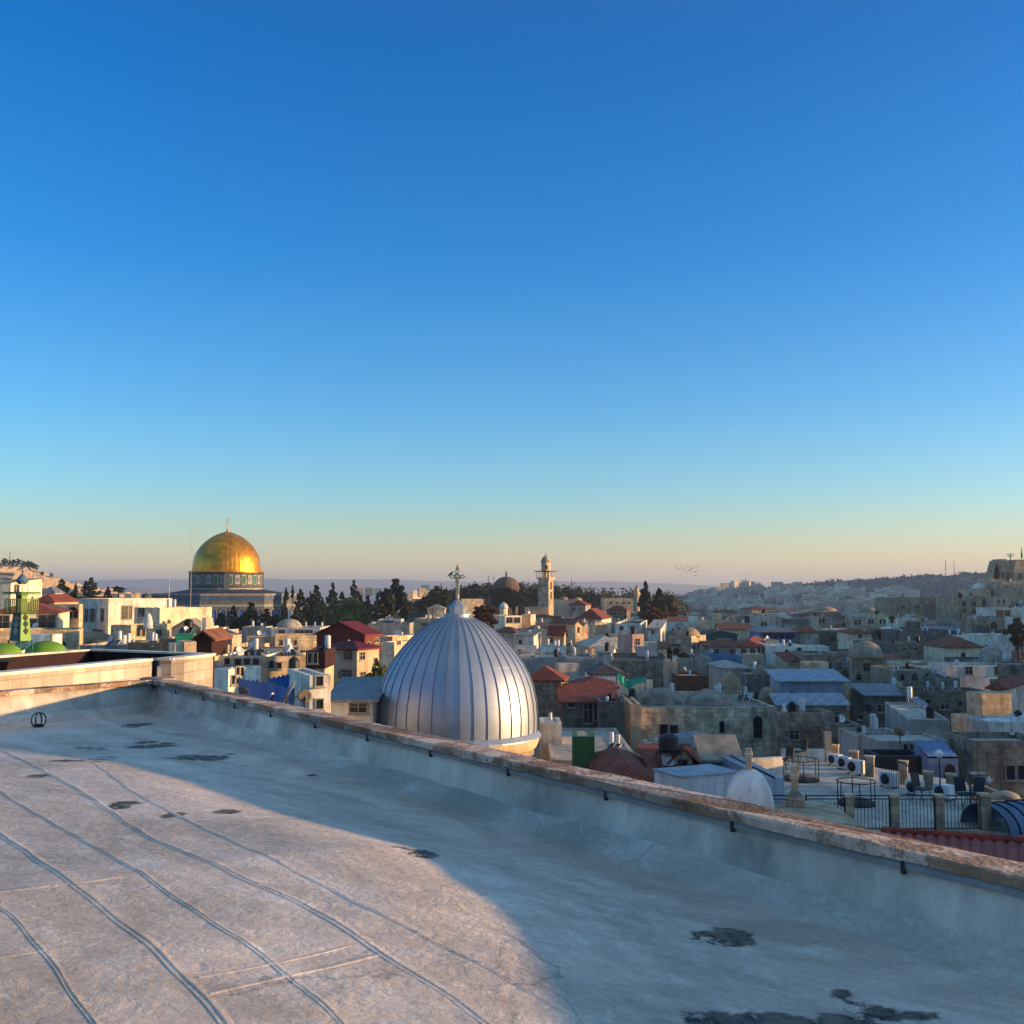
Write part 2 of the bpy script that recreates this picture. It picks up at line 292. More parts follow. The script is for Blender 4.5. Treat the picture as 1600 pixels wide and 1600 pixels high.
def deck_z(X,Y):
    Z0=fbm(X*.8,Y*.8,2)*.003+fbm(X*3.1,Y*3.1,3,6)*.0016
    dpar=-((X-C0.x)*nR.x+(Y-C0.y)*nR.y); spar=(X-C0.x)*dR.x+(Y-C0.y)*dR.y
    ds=np.interp(spar+fbm(X*.9,Y*.9,12)*.25,[-1,3.05,4.14,5.07,6.52,7.86,8.65,9.29,10.29,10.92,12.5],[3.05,2.42,2.14,1.88,1.72,1.64,1.54,1.47,1.66,1.9,2.8])
    tn=math.tan(SUN_EL)/max(.2,(SD.x*nR.x+SD.y*nR.y)/math.hypot(SD.x,SD.y)); line=ZT+.034-ds*tn
    amp_=(line-ROOFZ)/sm(.1,1,ds/(ds+.5)); Z=Z0+ROOFZ+amp_*sm(.1,1,dpar/(ds+.5))
    dr=-dpar; dl=(X-C0.x)*nL.x+(Y-C0.y)*nL.y
    for d in (dr,dl):
        t=np.clip((d+.20)/.17,0,1.15); Z=Z+.11*t**2.2
    return Z
def on_deck(px,py):
    z=-1.45
    for _ in range(6): p=onz(px,py,z); z=float(deck_z(np.array([p.x]),np.array([p.y]))[0])
    return Vector((p.x,p.y,z))
def roof_deck():
    xs=np.arange(-8.6,4.6,.02); ys=np.arange(2.6,15.6,.022); X,Y=np.meshgrid(xs,ys)
    Z=deck_z(X,Y)
    dr=(X-C0.x)*nR.x+(Y-C0.y)*nR.y; dl=(X-C0.x)*nL.x+(Y-C0.y)*nL.y
    st=np.zeros_like(X); nz1=fbm(X*3.3,Y*5.,41,6)
    for px,py,rx,ry in stains:
        c=on_deck(px,py); e=on_deck(px+rx,py); g=on_deck(px,py-ry); ax=abs(e.x-c.x)*1.05+.02; ay=(g-c).length*.85+.015
        q=((X-c.x)/ax)**2+((Y-c.y)/ay)**2+nz1*1.1+fbm(X*11,Y*16,int(px),6)*1.1
        st=np.maximum(st,1-sm(.6,.8,q))
    keep=((dr<.06)&(dl<.06))
    nx,ny=len(xs),len(ys); i=np.arange(nx*ny).reshape(ny,nx)
    k=(keep[:-1,:-1]&keep[1:,1:]).ravel()
    f=np.stack([i[:-1,:-1].ravel(),i[:-1,1:].ravel(),i[1:,1:].ravel(),i[1:,:-1].ravel()],1)[k]
    v=np.stack([X.ravel(),Y.ravel(),Z.ravel()],1); used=np.unique(f); rm=np.full(nx*ny,-1); rm[used]=np.arange(len(used)); f=rm[f]; v=v[used]; s=st.ravel()[used]
    me=bpy.data.meshes.new('roof_deck'); me.vertices.add(len(v)); me.vertices.foreach_set('co',v.ravel()); me.loops.add(f.size); me.loops.foreach_set('vertex_index',f.ravel().astype(np.int32))
    me.polygons.add(len(f)); me.polygons.foreach_set('loop_start',np.arange(0,f.size,4)); me.polygons.foreach_set('use_smooth',np.full(len(f),True)); me.update(calc_edges=True)
    me.materials.append(dm)
    at=me.attributes.new('peel','FLOAT','POINT'); at.data.foreach_set('value',s.astype(np.float32))
    return me
# membrane material: painted bitumen, worn and peeling
dm=mat('whitewashed_bitumen',(.82,.69,.58),(.64,.54,.45),rough=.8,ns=.7,bump=.55,bs=16,rnd=0,spec=.35)
t=dm.node_tree;N=t.nodes;L=t.links; b=N['Principled BSDF']; src=b.inputs['Base Color'].links[0].from_socket
tc=N.new('ShaderNodeTexCoord')
def noise(scale,det=8,rough=.7,dist=0.,vec=None):
    n=N.new('ShaderNodeTexNoise'); n.inputs['Scale'].default_value=scale; n.inputs['Detail'].default_value=det; n.inputs['Roughness'].default_value=rough; n.inputs['Distortion'].default_value=dist
    L.new(vec or tc.outputs['Object'],n.inputs['Vector']); return n.outputs[0]
def ramp(s,a,bb,c0=(0,0,0,1),c1=(1,1,1,1)):
    r=N.new('ShaderNodeValToRGB'); r.color_ramp.elements[0].position=a; r.color_ramp.elements[1].position=bb; r.color_ramp.elements[0].color=c0; r.color_ramp.elements[1].color=c1; L.new(s,r.inputs[0]); return r.outputs[0]
def mix(f,a,bb,mode='MIX'):
    m=N.new('ShaderNodeMix'); m.data_type='RGBA'; m.blend_type=mode
    (L.new(f,m.inputs[0]) if not isinstance(f,float) else setattr(m.inputs[0],'default_value',f))
    for s,i in ((a,6),(bb,7)):
        if isinstance(s,tuple): m.inputs[i].default_value=s
        else: L.new(s,m.inputs[i])
    return m.outputs[2]
mp=N.new('ShaderNodeMapping'); mp.vector_type='TEXTURE'; mp.inputs['Rotation'].default_value=(0,0,R(-50)); mp.inputs['Scale'].default_value=(2.6,1,1); L.new(tc.outputs['Object'],mp.inputs[0])
streak=ramp(noise(1.6,10,.72,.6,mp.outputs[0]),.38,.62,(.72,.71,.69,1),(1.10,1.10,1.11,1))
c=mix(1.0,src,streak,'MULTIPLY')
blot=ramp(noise(3.2,10,.75,.8),.52,.68); bm=N.new('ShaderNodeMath'); bm.operation='MULTIPLY'; bm.inputs[1].default_value=.55; L.new(blot,bm.inputs[0])
c=mix(bm.outputs[0],c,(.88,.81,.74,1)); gr=ramp(noise(34,8,.8,.4),.36,.64,(.80,.79,.78,1),(1.08,1.08,1.08,1)); c=mix(1.0,c,gr,'MULTIPLY')
bl2=ramp(noise(2.1,10,.8,1.5),.56,.70); bm2=N.new('ShaderNodeMath'); bm2.operation='MULTIPLY'; bm2.inputs[1].default_value=.55; L.new(bl2,bm2.inputs[0])
c=mix(bm2.outputs[0],c,(.36,.30,.24,1))
spk=ramp(noise(11,8,.8,1.2),.68,.70); c=mix(spk,c,(.05,.05,.055,1))
vo=N.new('ShaderNodeTexVoronoi'); vo.feature='DISTANCE_TO_EDGE'; vo.inputs['Scale'].default_value=.55
wn=N.new('ShaderNodeTexNoise'); wn.inputs['Scale'].default_value=1.7; wn.inputs['Detail'].default_value=6; L.new(tc.outputs['Object'],wn.inputs['Vector'])
wa=N.new('ShaderNodeMix'); wa.data_type='RGBA'; wa.blend_type='ADD'; wa.inputs[0].default_value=.9; L.new(tc.outputs['Object'],wa.inputs[6]); L.new(wn.outputs['Color'],wa.inputs[7]); L.new(wa.outputs[2],vo.inputs['Vector'])
ck=ramp(vo.outputs['Distance'],.0015,.005,(1,1,1,1),(0,0,0,1)); cm=N.new('ShaderNodeMath'); cm.operation='MULTIPLY'; L.new(ck,cm.inputs[0]); L.new(ramp(noise(.9,3),.50,.56),cm.inputs[1])
cm2=N.new('ShaderNodeMath'); cm2.operation='MULTIPLY'; cm2.inputs[1].default_value=.5; L.new(cm.outputs[0],cm2.inputs[0]); c=mix(cm2.outputs[0],c,(.12,.10,.08,1))
at=N.new('ShaderNodeAttribute'); at.attribute_name='peel'
pk=N.new('ShaderNodeMath'); pk.operation='MULTIPLY'; L.new(at.outputs['Fac'],pk.inputs[0]); L.new(ramp(noise(5,10,.8,.3),.41,.47),pk.inputs[1])
pc=mix(ramp(noise(5,6),.45,.6),(.035,.035,.035,1),(.20,.18,.14,1))
c=mix(pk.outputs[0],c,pc); L.new(c,b.inputs['Base Color'])
# bump: brush strokes and wrinkles on top
bp=[n for n in N if n.type=='BUMP'][0]; h0=bp.inputs['Height'].links[0].from_socket
mp2=N.new('ShaderNodeMapping'); mp2.vector_type='TEXTURE'; mp2.inputs['Rotation'].default_value=(0,0,R(-15)); mp2.inputs['Scale'].default_value=(2.,1,1); L.new(tc.outputs['Object'],mp2.inputs[0])
a1=N.new('ShaderNodeMath'); a1.operation='MULTIPLY_ADD'; L.new(noise(6.5,9,.72,1.2,mp2.outputs[0]),a1.inputs[0]); a1.inputs[1].default_value=2.2; L.new(h0,a1.inputs[2])
a2=N.new('ShaderNodeMath'); a2.operation='MULTIPLY_ADD'; L.new(noise(40,4,.6),a2.inputs[0]); a2.inputs[1].default_value=.5; L.new(a1.outputs[0],a2.inputs[2])
L.new(a2.outputs[0],bp.inputs['Height']); bp.inputs['Strength'].default_value=.9; bp.inputs['Distance'].default_value=.016
M['deck']=dm
link('roof_deck',roof_deck(),TER)
rsd=np.random.RandomState(3)
for pl,wd,h_ in ridges:
    P3=[on_deck(a_,min(b_,1900)) for a_,b_ in pl]; pts=[]
    for a_,b_ in zip(P3,P3[1:]):
        n_=max(2,int((b_-a_).length/.03)); pts+=[a_.lerp(b_,k/n_) for k in range(n_)]
    for _ in range(60): pts=[pts[0]]+[(pts[k-1]+pts[k]*2+pts[k+1])/4 for k in range(1,len(pts)-1)]+[pts[-1]]
    if abs(h_)<.002: continue
    pts=[p for p in pts if p.y>2.7 and -8.5<p.x]
    if len(pts)<4: continue
    sgn=.0007+abs(h_)*.045; w2=wd*.5; ns=len(pts); ph=rsd.rand(6)*6; vs=[];fs=[]
    prf=[(-1.0,-.003),(-.95,.0004),(-.3,.0004),(-.12,sgn*.9),(.05,sgn*1.1),(.35,sgn*.8),(.9,.0003),(.95,-.003)]
    zz=deck_z(np.array([p.x for p in pts]),np.array([p.y for p in pts]))
    for k,p in enumerate(pts):
        d_=(pts[min(k+1,ns-1)]-pts[max(k-1,0)]); d_.z=0; d_.normalize(); n_=Vector((-d_.y,d_.x,0)); n_=n_ if n_.x>0 else -n_
        s_=k*.03; am=1+.15*math.sin(s_*3.1+ph[0])+.12*math.sin(s_*9.7+ph[1])+.2*math.sin(s_*23+ph[2]); wob=.003*math.sin(s_*2.2+ph[3])+.004*math.sin(s_*11+ph[4])
        for q_,zq in prf: v_=p+n_*(q_*w2+wob); vs.append((v_.x,v_.y,zz[k]+.001+zq*am))
    m_=len(prf)
    for k in range(ns-1):
        for j_ in range(m_-1): fs.append((k*m_+j_,(k+1)*m_+j_,(k+1)*m_+j_+1,k*m_+j_+1))
    MB().add(vs,fs,0,False).build('membrane_seam',dm,TER)
deck2=MB().box(-8.6,9,-7,2.6,ROOFZ-.2,ROOFZ-.004); deck2.build('roof_slab',dm,TER)
# walls of our building (under the parapets) and coping
M['par']=mat('parapet_plaster',(.72,.63,.53),(.56,.48,.40),rough=.85,ns=1.3,stain=(.30,.28,.25),bump=.5,bs=6,rnd=0,stain_s=1.0)
M['cope']=mat('lichened_coping_stone',(.74,.58,.48),(.58,.42,.32),ns=2.2,rough=.95,stain=(.22,.10,.045),stain_s=2.8,bump=.6,bs=30,rnd=.05,brick=(.9,3),mortar=.3)
_r=[q for q in M['cope'].node_tree.nodes if q.type=='VALTORGB']; _s=[q for q in _r if abs(q.color_ramp.elements[0].position-.5)<1e-4][0]; _s.color_ramp.elements[0].position=.47; _s.color_ramp.elements[1].position=.53
M['flash']=mat('grey_flashing_strip',(.26,.25,.24),(.17,.165,.16),ns=3,rough=.5,bump=.1,rnd=0)
def strip(name,o,d,n,L_,prof,m,parent,seg=.12,amp=0.,seed=1,sm_=True,zjit=0.):
    """profile points (offset outward, z) swept along a parapet"""
    k=int(L_/seg)+1; vs=[];fs=[];rs=np.random.RandomState(seed); ph=rs.rand(8)*6
    for i in range(k+1):
        s=L_*i/k
        for j,(q,z) in enumerate(prof):
            a=amp*(math.sin(s*2.3+ph[0]+j)+.6*math.sin(s*5.9+ph[1]+j*1.7)+.5*math.sin(s*13+ph[2]+j*2.1)+rs.uniform(-.6,.6))
            p=o+d*s+n*(q+a); vs.append((p.x,p.y,z+a*zjit))
    m_=len(prof)
    for i in range(k):
        for j in range(m_-1): fs.append((i*m_+j,(i+1)*m_+j,(i+1)*m_+j+1,i*m_+j+1))
    fs.append(tuple(range(m_))); fs.append(tuple(k*m_+j for j in range(m_-1,-1,-1)))
    mb=MB(); mb.add(vs,fs,0,sm_); return mb.build(name,m,parent)
LR=17.; LL=9.
for (d,n,Ln,sd) in ((dR,nR,LR,3),(dL,nL,LL,5)):
    strip('parapet_wall',C0-d*.0,d,n,Ln,[(-.05,ROOFZ-.3),(-.035,ROOFZ+.10),(-.012,ROOFZ+.2),(0,ZT-.10),(.02,ZT-.035),(.20,ZT-.035),(.20,-18),(-.05,-18)],M['par'],TER,seg=.15,amp=.004,seed=sd)
    cop=strip('coping',C0-d*.0-n*.02,d,n,Ln,[(-.022,ZT-.034),(-.034,ZT+.012),(-.028,ZT+.022),(.06,ZT+.021),(.14,ZT+.019),(.225,ZT+.016),(.235,ZT+.008),(.23,ZT-.04)],M['cope'],TER,seg=.045,amp=.005,seed=sd+1,zjit=.3,sm_=False)
strip('flashing_strip',C0-nR*.01,dR,nR,LR,[(-.014,ZT-.075),(-.018,ZT-.035),(-.004,ZT-.035),(0,ZT-.075)],M['flash'],TER,seg=.3,amp=.001)
clips=[(x,None) for x in (0.9,1.9,2.9,3.9,4.95,6.0,7.05,8.1,9.15,10.2,11.25,12.3)]
for s,_ in clips:
    p=C0+dR*s; c=MB().box(-.010,.010,-.032,-.012,ZT-.095,ZT-.03)
    c.build('clip',M['iron'],TER,(p.x,p.y,0),math.atan2(dR.y,dR.x))
# corner stone lump
cs=MB().prism([(-.08,-.02),(.2,-.08),(.36,.06),(.3,.28),(.08,.36),(-.1,.2)],ZT-.05,ZT+.035); cs.build('corner_stone',M['cope'],TER,(C0.x-.12,C0.y-.02,0))
# walls under the deck so that the terrace is a building
o2=C0+dR*LR
MB().box(-8.6,9,-7,-6.8,-18,ROOFZ-.2).build('wall',M['par'],TER)
# drain strainer
dp=on_deck(60,1136); DR=thing('drain_strainer','black wire ball strainer over the drain by the left parapet','roof drain',dp)
r=.085
for k in range(8):
    a=math.pi*k/8*2; pts=[Vector((r*math.sin(q)*math.cos(a),r*math.sin(q)*math.sin(a),r*.95-r*math.cos(q))) for q in [math.pi*(i/8) for i in range(1,9)]]
    MB().path(pts,.006,5).build('wire',M['iron'],DR)
MB().lathe([(.05,-.02),(.055,-.02),(.055,.03),(.05,.03)],16,cap=False).build('collar',M['iron'],DR)

# ---------------------------------------------------------------- unseen buildings added to the west, sized to shade the lower town
def sun_hit(p,X0):
    t=(X0-p.x)/SD.x; return (p.y+t*SD.y,p.z+t*SD.z)
# row of unseen shade casters further west: (x, y0, y1, top z)
WEST=[(50,6,47,.3),(62,58,78,-.6),(84,80,122,-.6),(112,124,170,.6),(146,172,228,2.6),(196,230,300,8.5),(250,302,380,15)]
for i,(x,y0,y1,z) in enumerate(WEST):
    o=thing('stone_building',['nearest','second','third','fourth','fifth','sixth','farthest'][i]+' unseen stone house added to the west to shade the lower town','building',(x,y0,0))
    m_=MB().box(0,12,0,(y1-y0)*.55,GZ,z); m_.box(0,12,(y1-y0)*.55,y1-y0-1.5,GZ,z-1.1); m_.build('wall',M['stone'],o)
    MB().box(3,6,3,6,z,z+2.2).build('stair_tower',M['cream'],o)
# ---------------------------------------------------------------- houses
WC={}
def window_mesh(w,h,st,frm,split=False):
    k=(round(w,1),round(h,1),st,frm,split)
    if k in WC: return WC[k]
    w,h=max(.3,k[0]),max(.4,k[1]); mb=MB(); f=max(.05,min(.12,w*.1)); q=.05
    def arch(w_,h_,n=8):
        r=w_/2; return [(-r,-h_/2),(r,-h_/2)]+[(r*math.cos(a),h_/2-r+r*math.sin(a)) for a in [math.pi*i/n for i in range(n+1)]]
    def rect(w_,h_): return [(-w_/2,-h_/2),(w_/2,-h_/2),(w_/2,h_/2),(-w_/2,h_/2)]
    A=arch if (st=='a' and h>w*.8) or (st=='g' and h>w*1.8) else rect
    po=A(w+2*f,h+2*f); pi_=A(w,h); n=len(po)
    vs=[(x,-q,z) for x,z in po]+[(x,-q,z) for x,z in pi_]+[(x,0,z) for x,z in po]+[(x,-.004,z) for x,z in pi_]
    fs=[]
    for i in range(n):
        j=(i+1)%n; fs+=[(i,j,n+j,n+i),(2*n+i,2*n+j,j,i),(n+i,n+j,3*n+j,3*n+i)]
    mb.add(vs,fs,0); pane=MB() if split else mb; pane.add([(x,-.006,z) for x,z in pi_],[tuple(range(n))],0 if split else 1)
    mb.box(-w/2-f-.04,w/2+f+.04,-.11,0,-h/2-f-.07,-h/2-f,0)
    if st=='s': 
        for s in (-1,1): mb.box(s*(w/2+f+.22)-.2,s*(w/2+f+.22)+.2,-.06,-.01,-h/2,h/2,0)
    if st in 'rsa' and w>.5: mb.box(-.025,.025,-.035,-.008,-h/2,h/2-(w/2 if A is arch else 0),0); mb.box(-w/2,w/2,-.03,-.009,h*.12-.02,h*.12+.02,0)
    if st=='g':
        nb=max(3,int(w/.2))
        for i in range(1,nb): x=-w/2+w*i/nb; mb.box(x-.018,x+.018,-.045,-.02,-h/2,h/2-(w/2*(1-math.sqrt(max(0,1-(2*x/w)**2))) if A is arch else 0),2)
        nh=max(3,int(h/.3))
        for i in range(1,nh): z=-h/2+h*i/nh; mb.box(-w/2,w/2,-.05,-.03,z-.015,z+.015,2) if z<h/2-w/2 or A is rect else None
    WC[k]=mb.mesh('window',[frm,M['glass'],M['iron']])
    if split: WC[k]=(WC[k],pane.mesh('pane',M['glass']))
    return WC[k]
def addwin(w,h,st,frm,o,loc,rz,nm='window',near=False):
    r=window_mesh(w,h,st,frm,near)
    if near: q=link(nm,r[0],o,loc,rz); link('pane',r[1],q); return q
    return link(nm,r,o,loc,rz)
HS=[]   # built houses, for placing things on them
USED=set()
AUTO=[] # (object, base label, px)
def house(name,x0,x1,yt,yb,label,wall='stone',roof='flat',Y=None,yaw=0,D=None,x2=None,pk=None,rm=None,win=(),swin=(),cat='house',ph=.35,zb=GZ,sil=None,frm='frame',px_r=None,group=None,over=.3,lowh=2.6,short=None,auto=None,items=None):
    Y=Y or min(420,16500/(yt-908))
    a=R(yaw); c,s=math.cos(a),math.sin(a); low=None
    if cat in('shed','hut') and zb==GZ: low=True; zb=P(x0,yt,Y).z-lowh
    A=P(x0,yt,Y); k1=ray(x1,yt).x; Lw=(k1*A.y-A.x)/(c-k1*s)
    zt=A.z; d=Vector((c,s,0)); e=Vector((-s,c,0)); n=Vector((s,-c,0)); B=A+d*Lw
    right = (x2 is None and ((x0+x1)/2<800)) or (x2 is not None and x2>x1)
    if x2 is not None:
        Q=B if right else A; k2=ray(x2,yt).x; D=abs((k2*Q.y-Q.x)/(-s-k2*c))
        D=min(D,60)
    D=D or max(4.,min(Lw*.9,9.))
    if x0>1100 and Y<112 and x2 is None: D=min(D,4.)
    o=thing(name,label,cat,(A.x,A.y,zb),a,group); H=zt-zb
    if low: MB().box(.1,Lw-.1,.1,D-.1,GZ-zb,-.003).build('base_block',M['beige'],o)
    wm=M[wall]; hip=roof in('hip','gable','shed','gablex')
    mb=MB()
    if roof in('flat','dflat','wflat','domes','open'):
        tk=.22; zr=H-ph
        mb.add([(0,0,0),(Lw,0,0),(Lw,D,0),(0,D,0),(0,0,H),(Lw,0,H),(Lw,D,H),(0,D,H),(tk,tk,H),(Lw-tk,tk,H),(Lw-tk,D-tk,H),(tk,D-tk,H),(tk,tk,zr-.1),(Lw-tk,tk,zr-.1),(Lw-tk,D-tk,zr-.1),(tk,D-tk,zr-.1)],
          [(0,1,5,4),(1,2,6,5),(2,3,7,6),(3,0,4,7),(4,5,9,8),(5,6,10,9),(6,7,11,10),(7,4,8,11),(8,9,13,12),(9,10,14,13),(10,11,15,14),(11,8,12,15)])
        mb.build('wall',wm,o)
        rmt=M[rm] if rm else {'flat':M['roof'],'dflat':M['roofd'],'wflat':M['roofw'],'domes':M['domeg'],'open':M['roof']}[roof]
        rf=MB().box(tk+.003,Lw-tk-.003,tk+.003,D-tk-.003,zr-.12,zr).build('roof',rmt,o); zroof=zb+zr
        if pk:   # domes: list of (px centre, py top, px half width, depth fraction)
            for dx,dy,dr,fr in pk:
                cy=D*fr; g=None; pl=A+e*cy; r_=ray(dx,dy); t_=(pl.x*n.x+pl.y*n.y)/(r_.x*n.x+r_.y*n.y); q=r_*t_; lx=(q-A).dot(d); rr=dr/F*q.y; hz_=max(.3,q.z-zroof)
                prf=[(rr*math.cos(u),zr-.02+hz_*math.sin(u)) for u in [math.pi/2*i/10 for i in range(10)]]+[(.02*rr,zr-.02+hz_)]
                MB().lathe([(rr*1.06,zr-.02),(rr*1.06,zr+.12),(rr,zr+.15)]+[(a_,b_+.15) for a_,b_ in prf],28,lx,cy).build('dome',M[rm] if rm else M['domeg'],o)
    else:
        zp=H+max(.6,(ray((x0+x1)/2,pk).z*(Y+D/2*c)-zt) if pk else 1.6); ov=over; rmt=M[rm] if rm else M['tile']
        if roof=='hip':
            mb.box(0,Lw,0,D,0,H); mb.build('wall',wm,o); i_=min(Lw,D)/2
            E=[(-ov,-ov,H),(Lw+ov,-ov,H),(Lw+ov,D+ov,H),(-ov,D+ov,H)]
            rr_=[(i_*.95,D/2,zp),(Lw-i_*.95,D/2,zp)] if Lw>=D else [(Lw/2,i_*.95,zp),(Lw/2,D-i_*.95,zp)]
            if Lw>=D: fs=[(0,1,5,4),(1,2,5),(2,3,4,5),(3,0,4)]
            else: fs=[(0,1,4),(1,2,5,4),(2,3,5),(3,0,4,5)]
            lo=[(x,y,z-.14) for x,y,z in E]
            MB().add(E+rr_+lo,fs+[(6,7,1,0),(7,8,2,1),(8,9,3,2),(9,6,0,3),(9,8,7,6)]).build('roof',rmt,o)
        elif roof=='gable':   # ridge parallel to the front
            mb.prism([(0,0),(Lw,0),(Lw,D),(0,D)],0,H); 
            for x in (0,Lw-.25): mb.add([(x,0,H),(x,D,H),(x,D/2,zp-.1),(x+.25,0,H),(x+.25,D,H),(x+.25,D/2,zp-.1)],[(0,2,1),(3,4,5),(0,3,5,2),(1,2,5,4)])
            mb.build('wall',wm,o); t=.12
            MB().add([(-ov,-ov,H-.05),(Lw+ov,-ov,H-.05),(Lw+ov,D/2,zp),(-ov,D/2,zp),(Lw+ov,D+ov,H-.05),(-ov,D+ov,H-.05),(-ov,-ov,H-.05-t),(Lw+ov,-ov,H-.05-t),(Lw+ov,D/2,zp-t),(-ov,D/2,zp-t),(Lw+ov,D+ov,H-.05-t),(-ov,D+ov,H-.05-t)],
              [(0,1,2,3),(3,2,4,5),(6,9,8,7),(9,11,10,8),(0,6,7,1),(5,4,10,11),(0,3,9,6),(3,5,11,9),(1,7,8,2),(2,8,10,4)]).build('roof',rmt,o)
        elif roof=='gablex':  # gable end faces the viewer
            mb.prism([(0,0),(Lw,0),(Lw,D),(0,D)],0,H)
            for y in (0,D-.25): mb.add([(0,y,H),(Lw,y,H),(Lw/2,y,zp-.1),(0,y+.25,H),(Lw,y+.25,H),(Lw/2,y+.25,zp-.1)],[(0,1,2),(3,5,4),(0,2,5,3),(1,4,5,2)])
            mb.build('wall',wm,o); t=.12
            MB().add([(-ov,-ov,H-.05),(Lw/2,-ov,zp),(Lw/2,D+ov,zp),(-ov,D+ov,H-.05),(Lw+ov,-ov,H-.05),(Lw+ov,D+ov,H-.05)]+[(-ov,-ov,H-.05-t),(Lw/2,-ov,zp-t),(Lw/2,D+ov,zp-t),(-ov,D+ov,H-.05-t),(Lw+ov,-ov,H-.05-t),(Lw+ov,D+ov,H-.05-t)],
              [(0,1,2,3),(1,4,5,2),(6,9,8,7),(7,8,11,10),(0,6,7,1),(1,7,10,4),(3,2,8,9),(2,5,11,8),(0,3,9,6),(4,10,11,5)]).build('roof',rmt,o)
        else: # shed roof rising to the back
            mb.prism([(0,0),(Lw,0),(Lw,D),(0,D)],0,H,zt=[H,H,zp-.1,zp-.1]); mb.build('wall',wm,o); t=.1; sl=(zp-H)/D
            MB().add([(-ov,-ov,H-ov*sl),(Lw+ov,-ov,H-ov*sl),(Lw+ov,D+ov,zp+ov*sl),(-ov,D+ov,zp+ov*sl)]+[(-ov,-ov,H-ov*sl-t),(Lw+ov,-ov,H-ov*sl-t),(Lw+ov,D+ov,zp+ov*sl-t),(-ov,D+ov,zp+ov*sl-t)],
              [(0,1,2,3),(7,6,5,4),(0,4,5,1),(1,5,6,2),(2,6,7,3),(3,7,4,0)]).build('roof',rmt,o)
        zroof=zt
    fm=M[frm]
    def put(lst,pl,dd,nn,face):
        for wn in lst:
            cx,cy,ww,hh=wn[:4]; st=wn[4] if len(wn)>4 else 'r'
            r_=ray(cx,cy); den=r_.x*nn.x+r_.y*nn.y; t_=(pl.x*nn.x+pl.y*nn.y)/den; q=r_*t_
            along=(q-pl).dot(dd); W=ww/F*q.y/max(.35,abs(dd.x-ray(cx,cy).x*dd.y)); Hh=hh/F*q.y
            if st=='d': pass
            nr=Y<135
            if face=='f': addwin(W,Hh,st,fm,o,(along,-.0,q.z-zb),0,'window',nr)
            elif face=='R': addwin(W,Hh,st,fm,o,(Lw,along,q.z-zb),R(90),'window',nr)
            else: addwin(W,Hh,st,fm,o,(0,along,q.z-zb),R(-90),'window',nr)
    if auto is not None:
        rs=random.Random(int(x0*7+yt)); st=rs.choice('rraas'); ww=rs.uniform(.8,1.1); gap=rs.uniform(2.2,3.4); n_=int((Lw-1.2)/gap)
        for fl in range(auto):
            z=H-ph-1.6-fl*3.1
            if z<1: break
            for i in range(n_):
                if rs.random()<.8: link('window',window_mesh(ww,ww*1.35,st,fm),o,((Lw-(n_-1)*gap)/2+i*gap,0,z),0)
            n2=int((D-1.5)/gap)
            for i in range(n2):
                y_=(D-(n2-1)*gap)/2+i*gap
                if rs.random()<.7: link('window',window_mesh(ww,ww*1.35,st,fm),o,(Lw,y_,z),R(90)) if right else link('window',window_mesh(ww,ww*1.35,st,fm),o,(0,y_,z),R(-90))
    put(win,A,d,n,'f')
    if swin:
        if right: put(swin,B,e,d,'R')
        else: put(swin,A,e,-d,'L')
    hh=dict(o=o,A=A,d=d,e=e,L=Lw,D=D,zt=zt,zr=zroof,x0=min(x0,x2 or x0),x1=max(x1,x2 or x1),yt=yt,yb=yb,Y=Y,label=label,short=short,flat=not hip,n=n)
    HS.append(hh); return hh
def on_roof(h,px,py):
    """point on a house's flat roof seen at the pixel, clamped inside"""
    q=onz(px,py,h['zr']); r=q-h['A']; u=min(max(r.dot(h['d']),.6),h['L']-.6); v=min(max(r.dot(h['e']),.6),h['D']-.6)
    p=h['A']+h['d']*u+h['e']*v; return Vector((p.x,p.y,h['zr']))
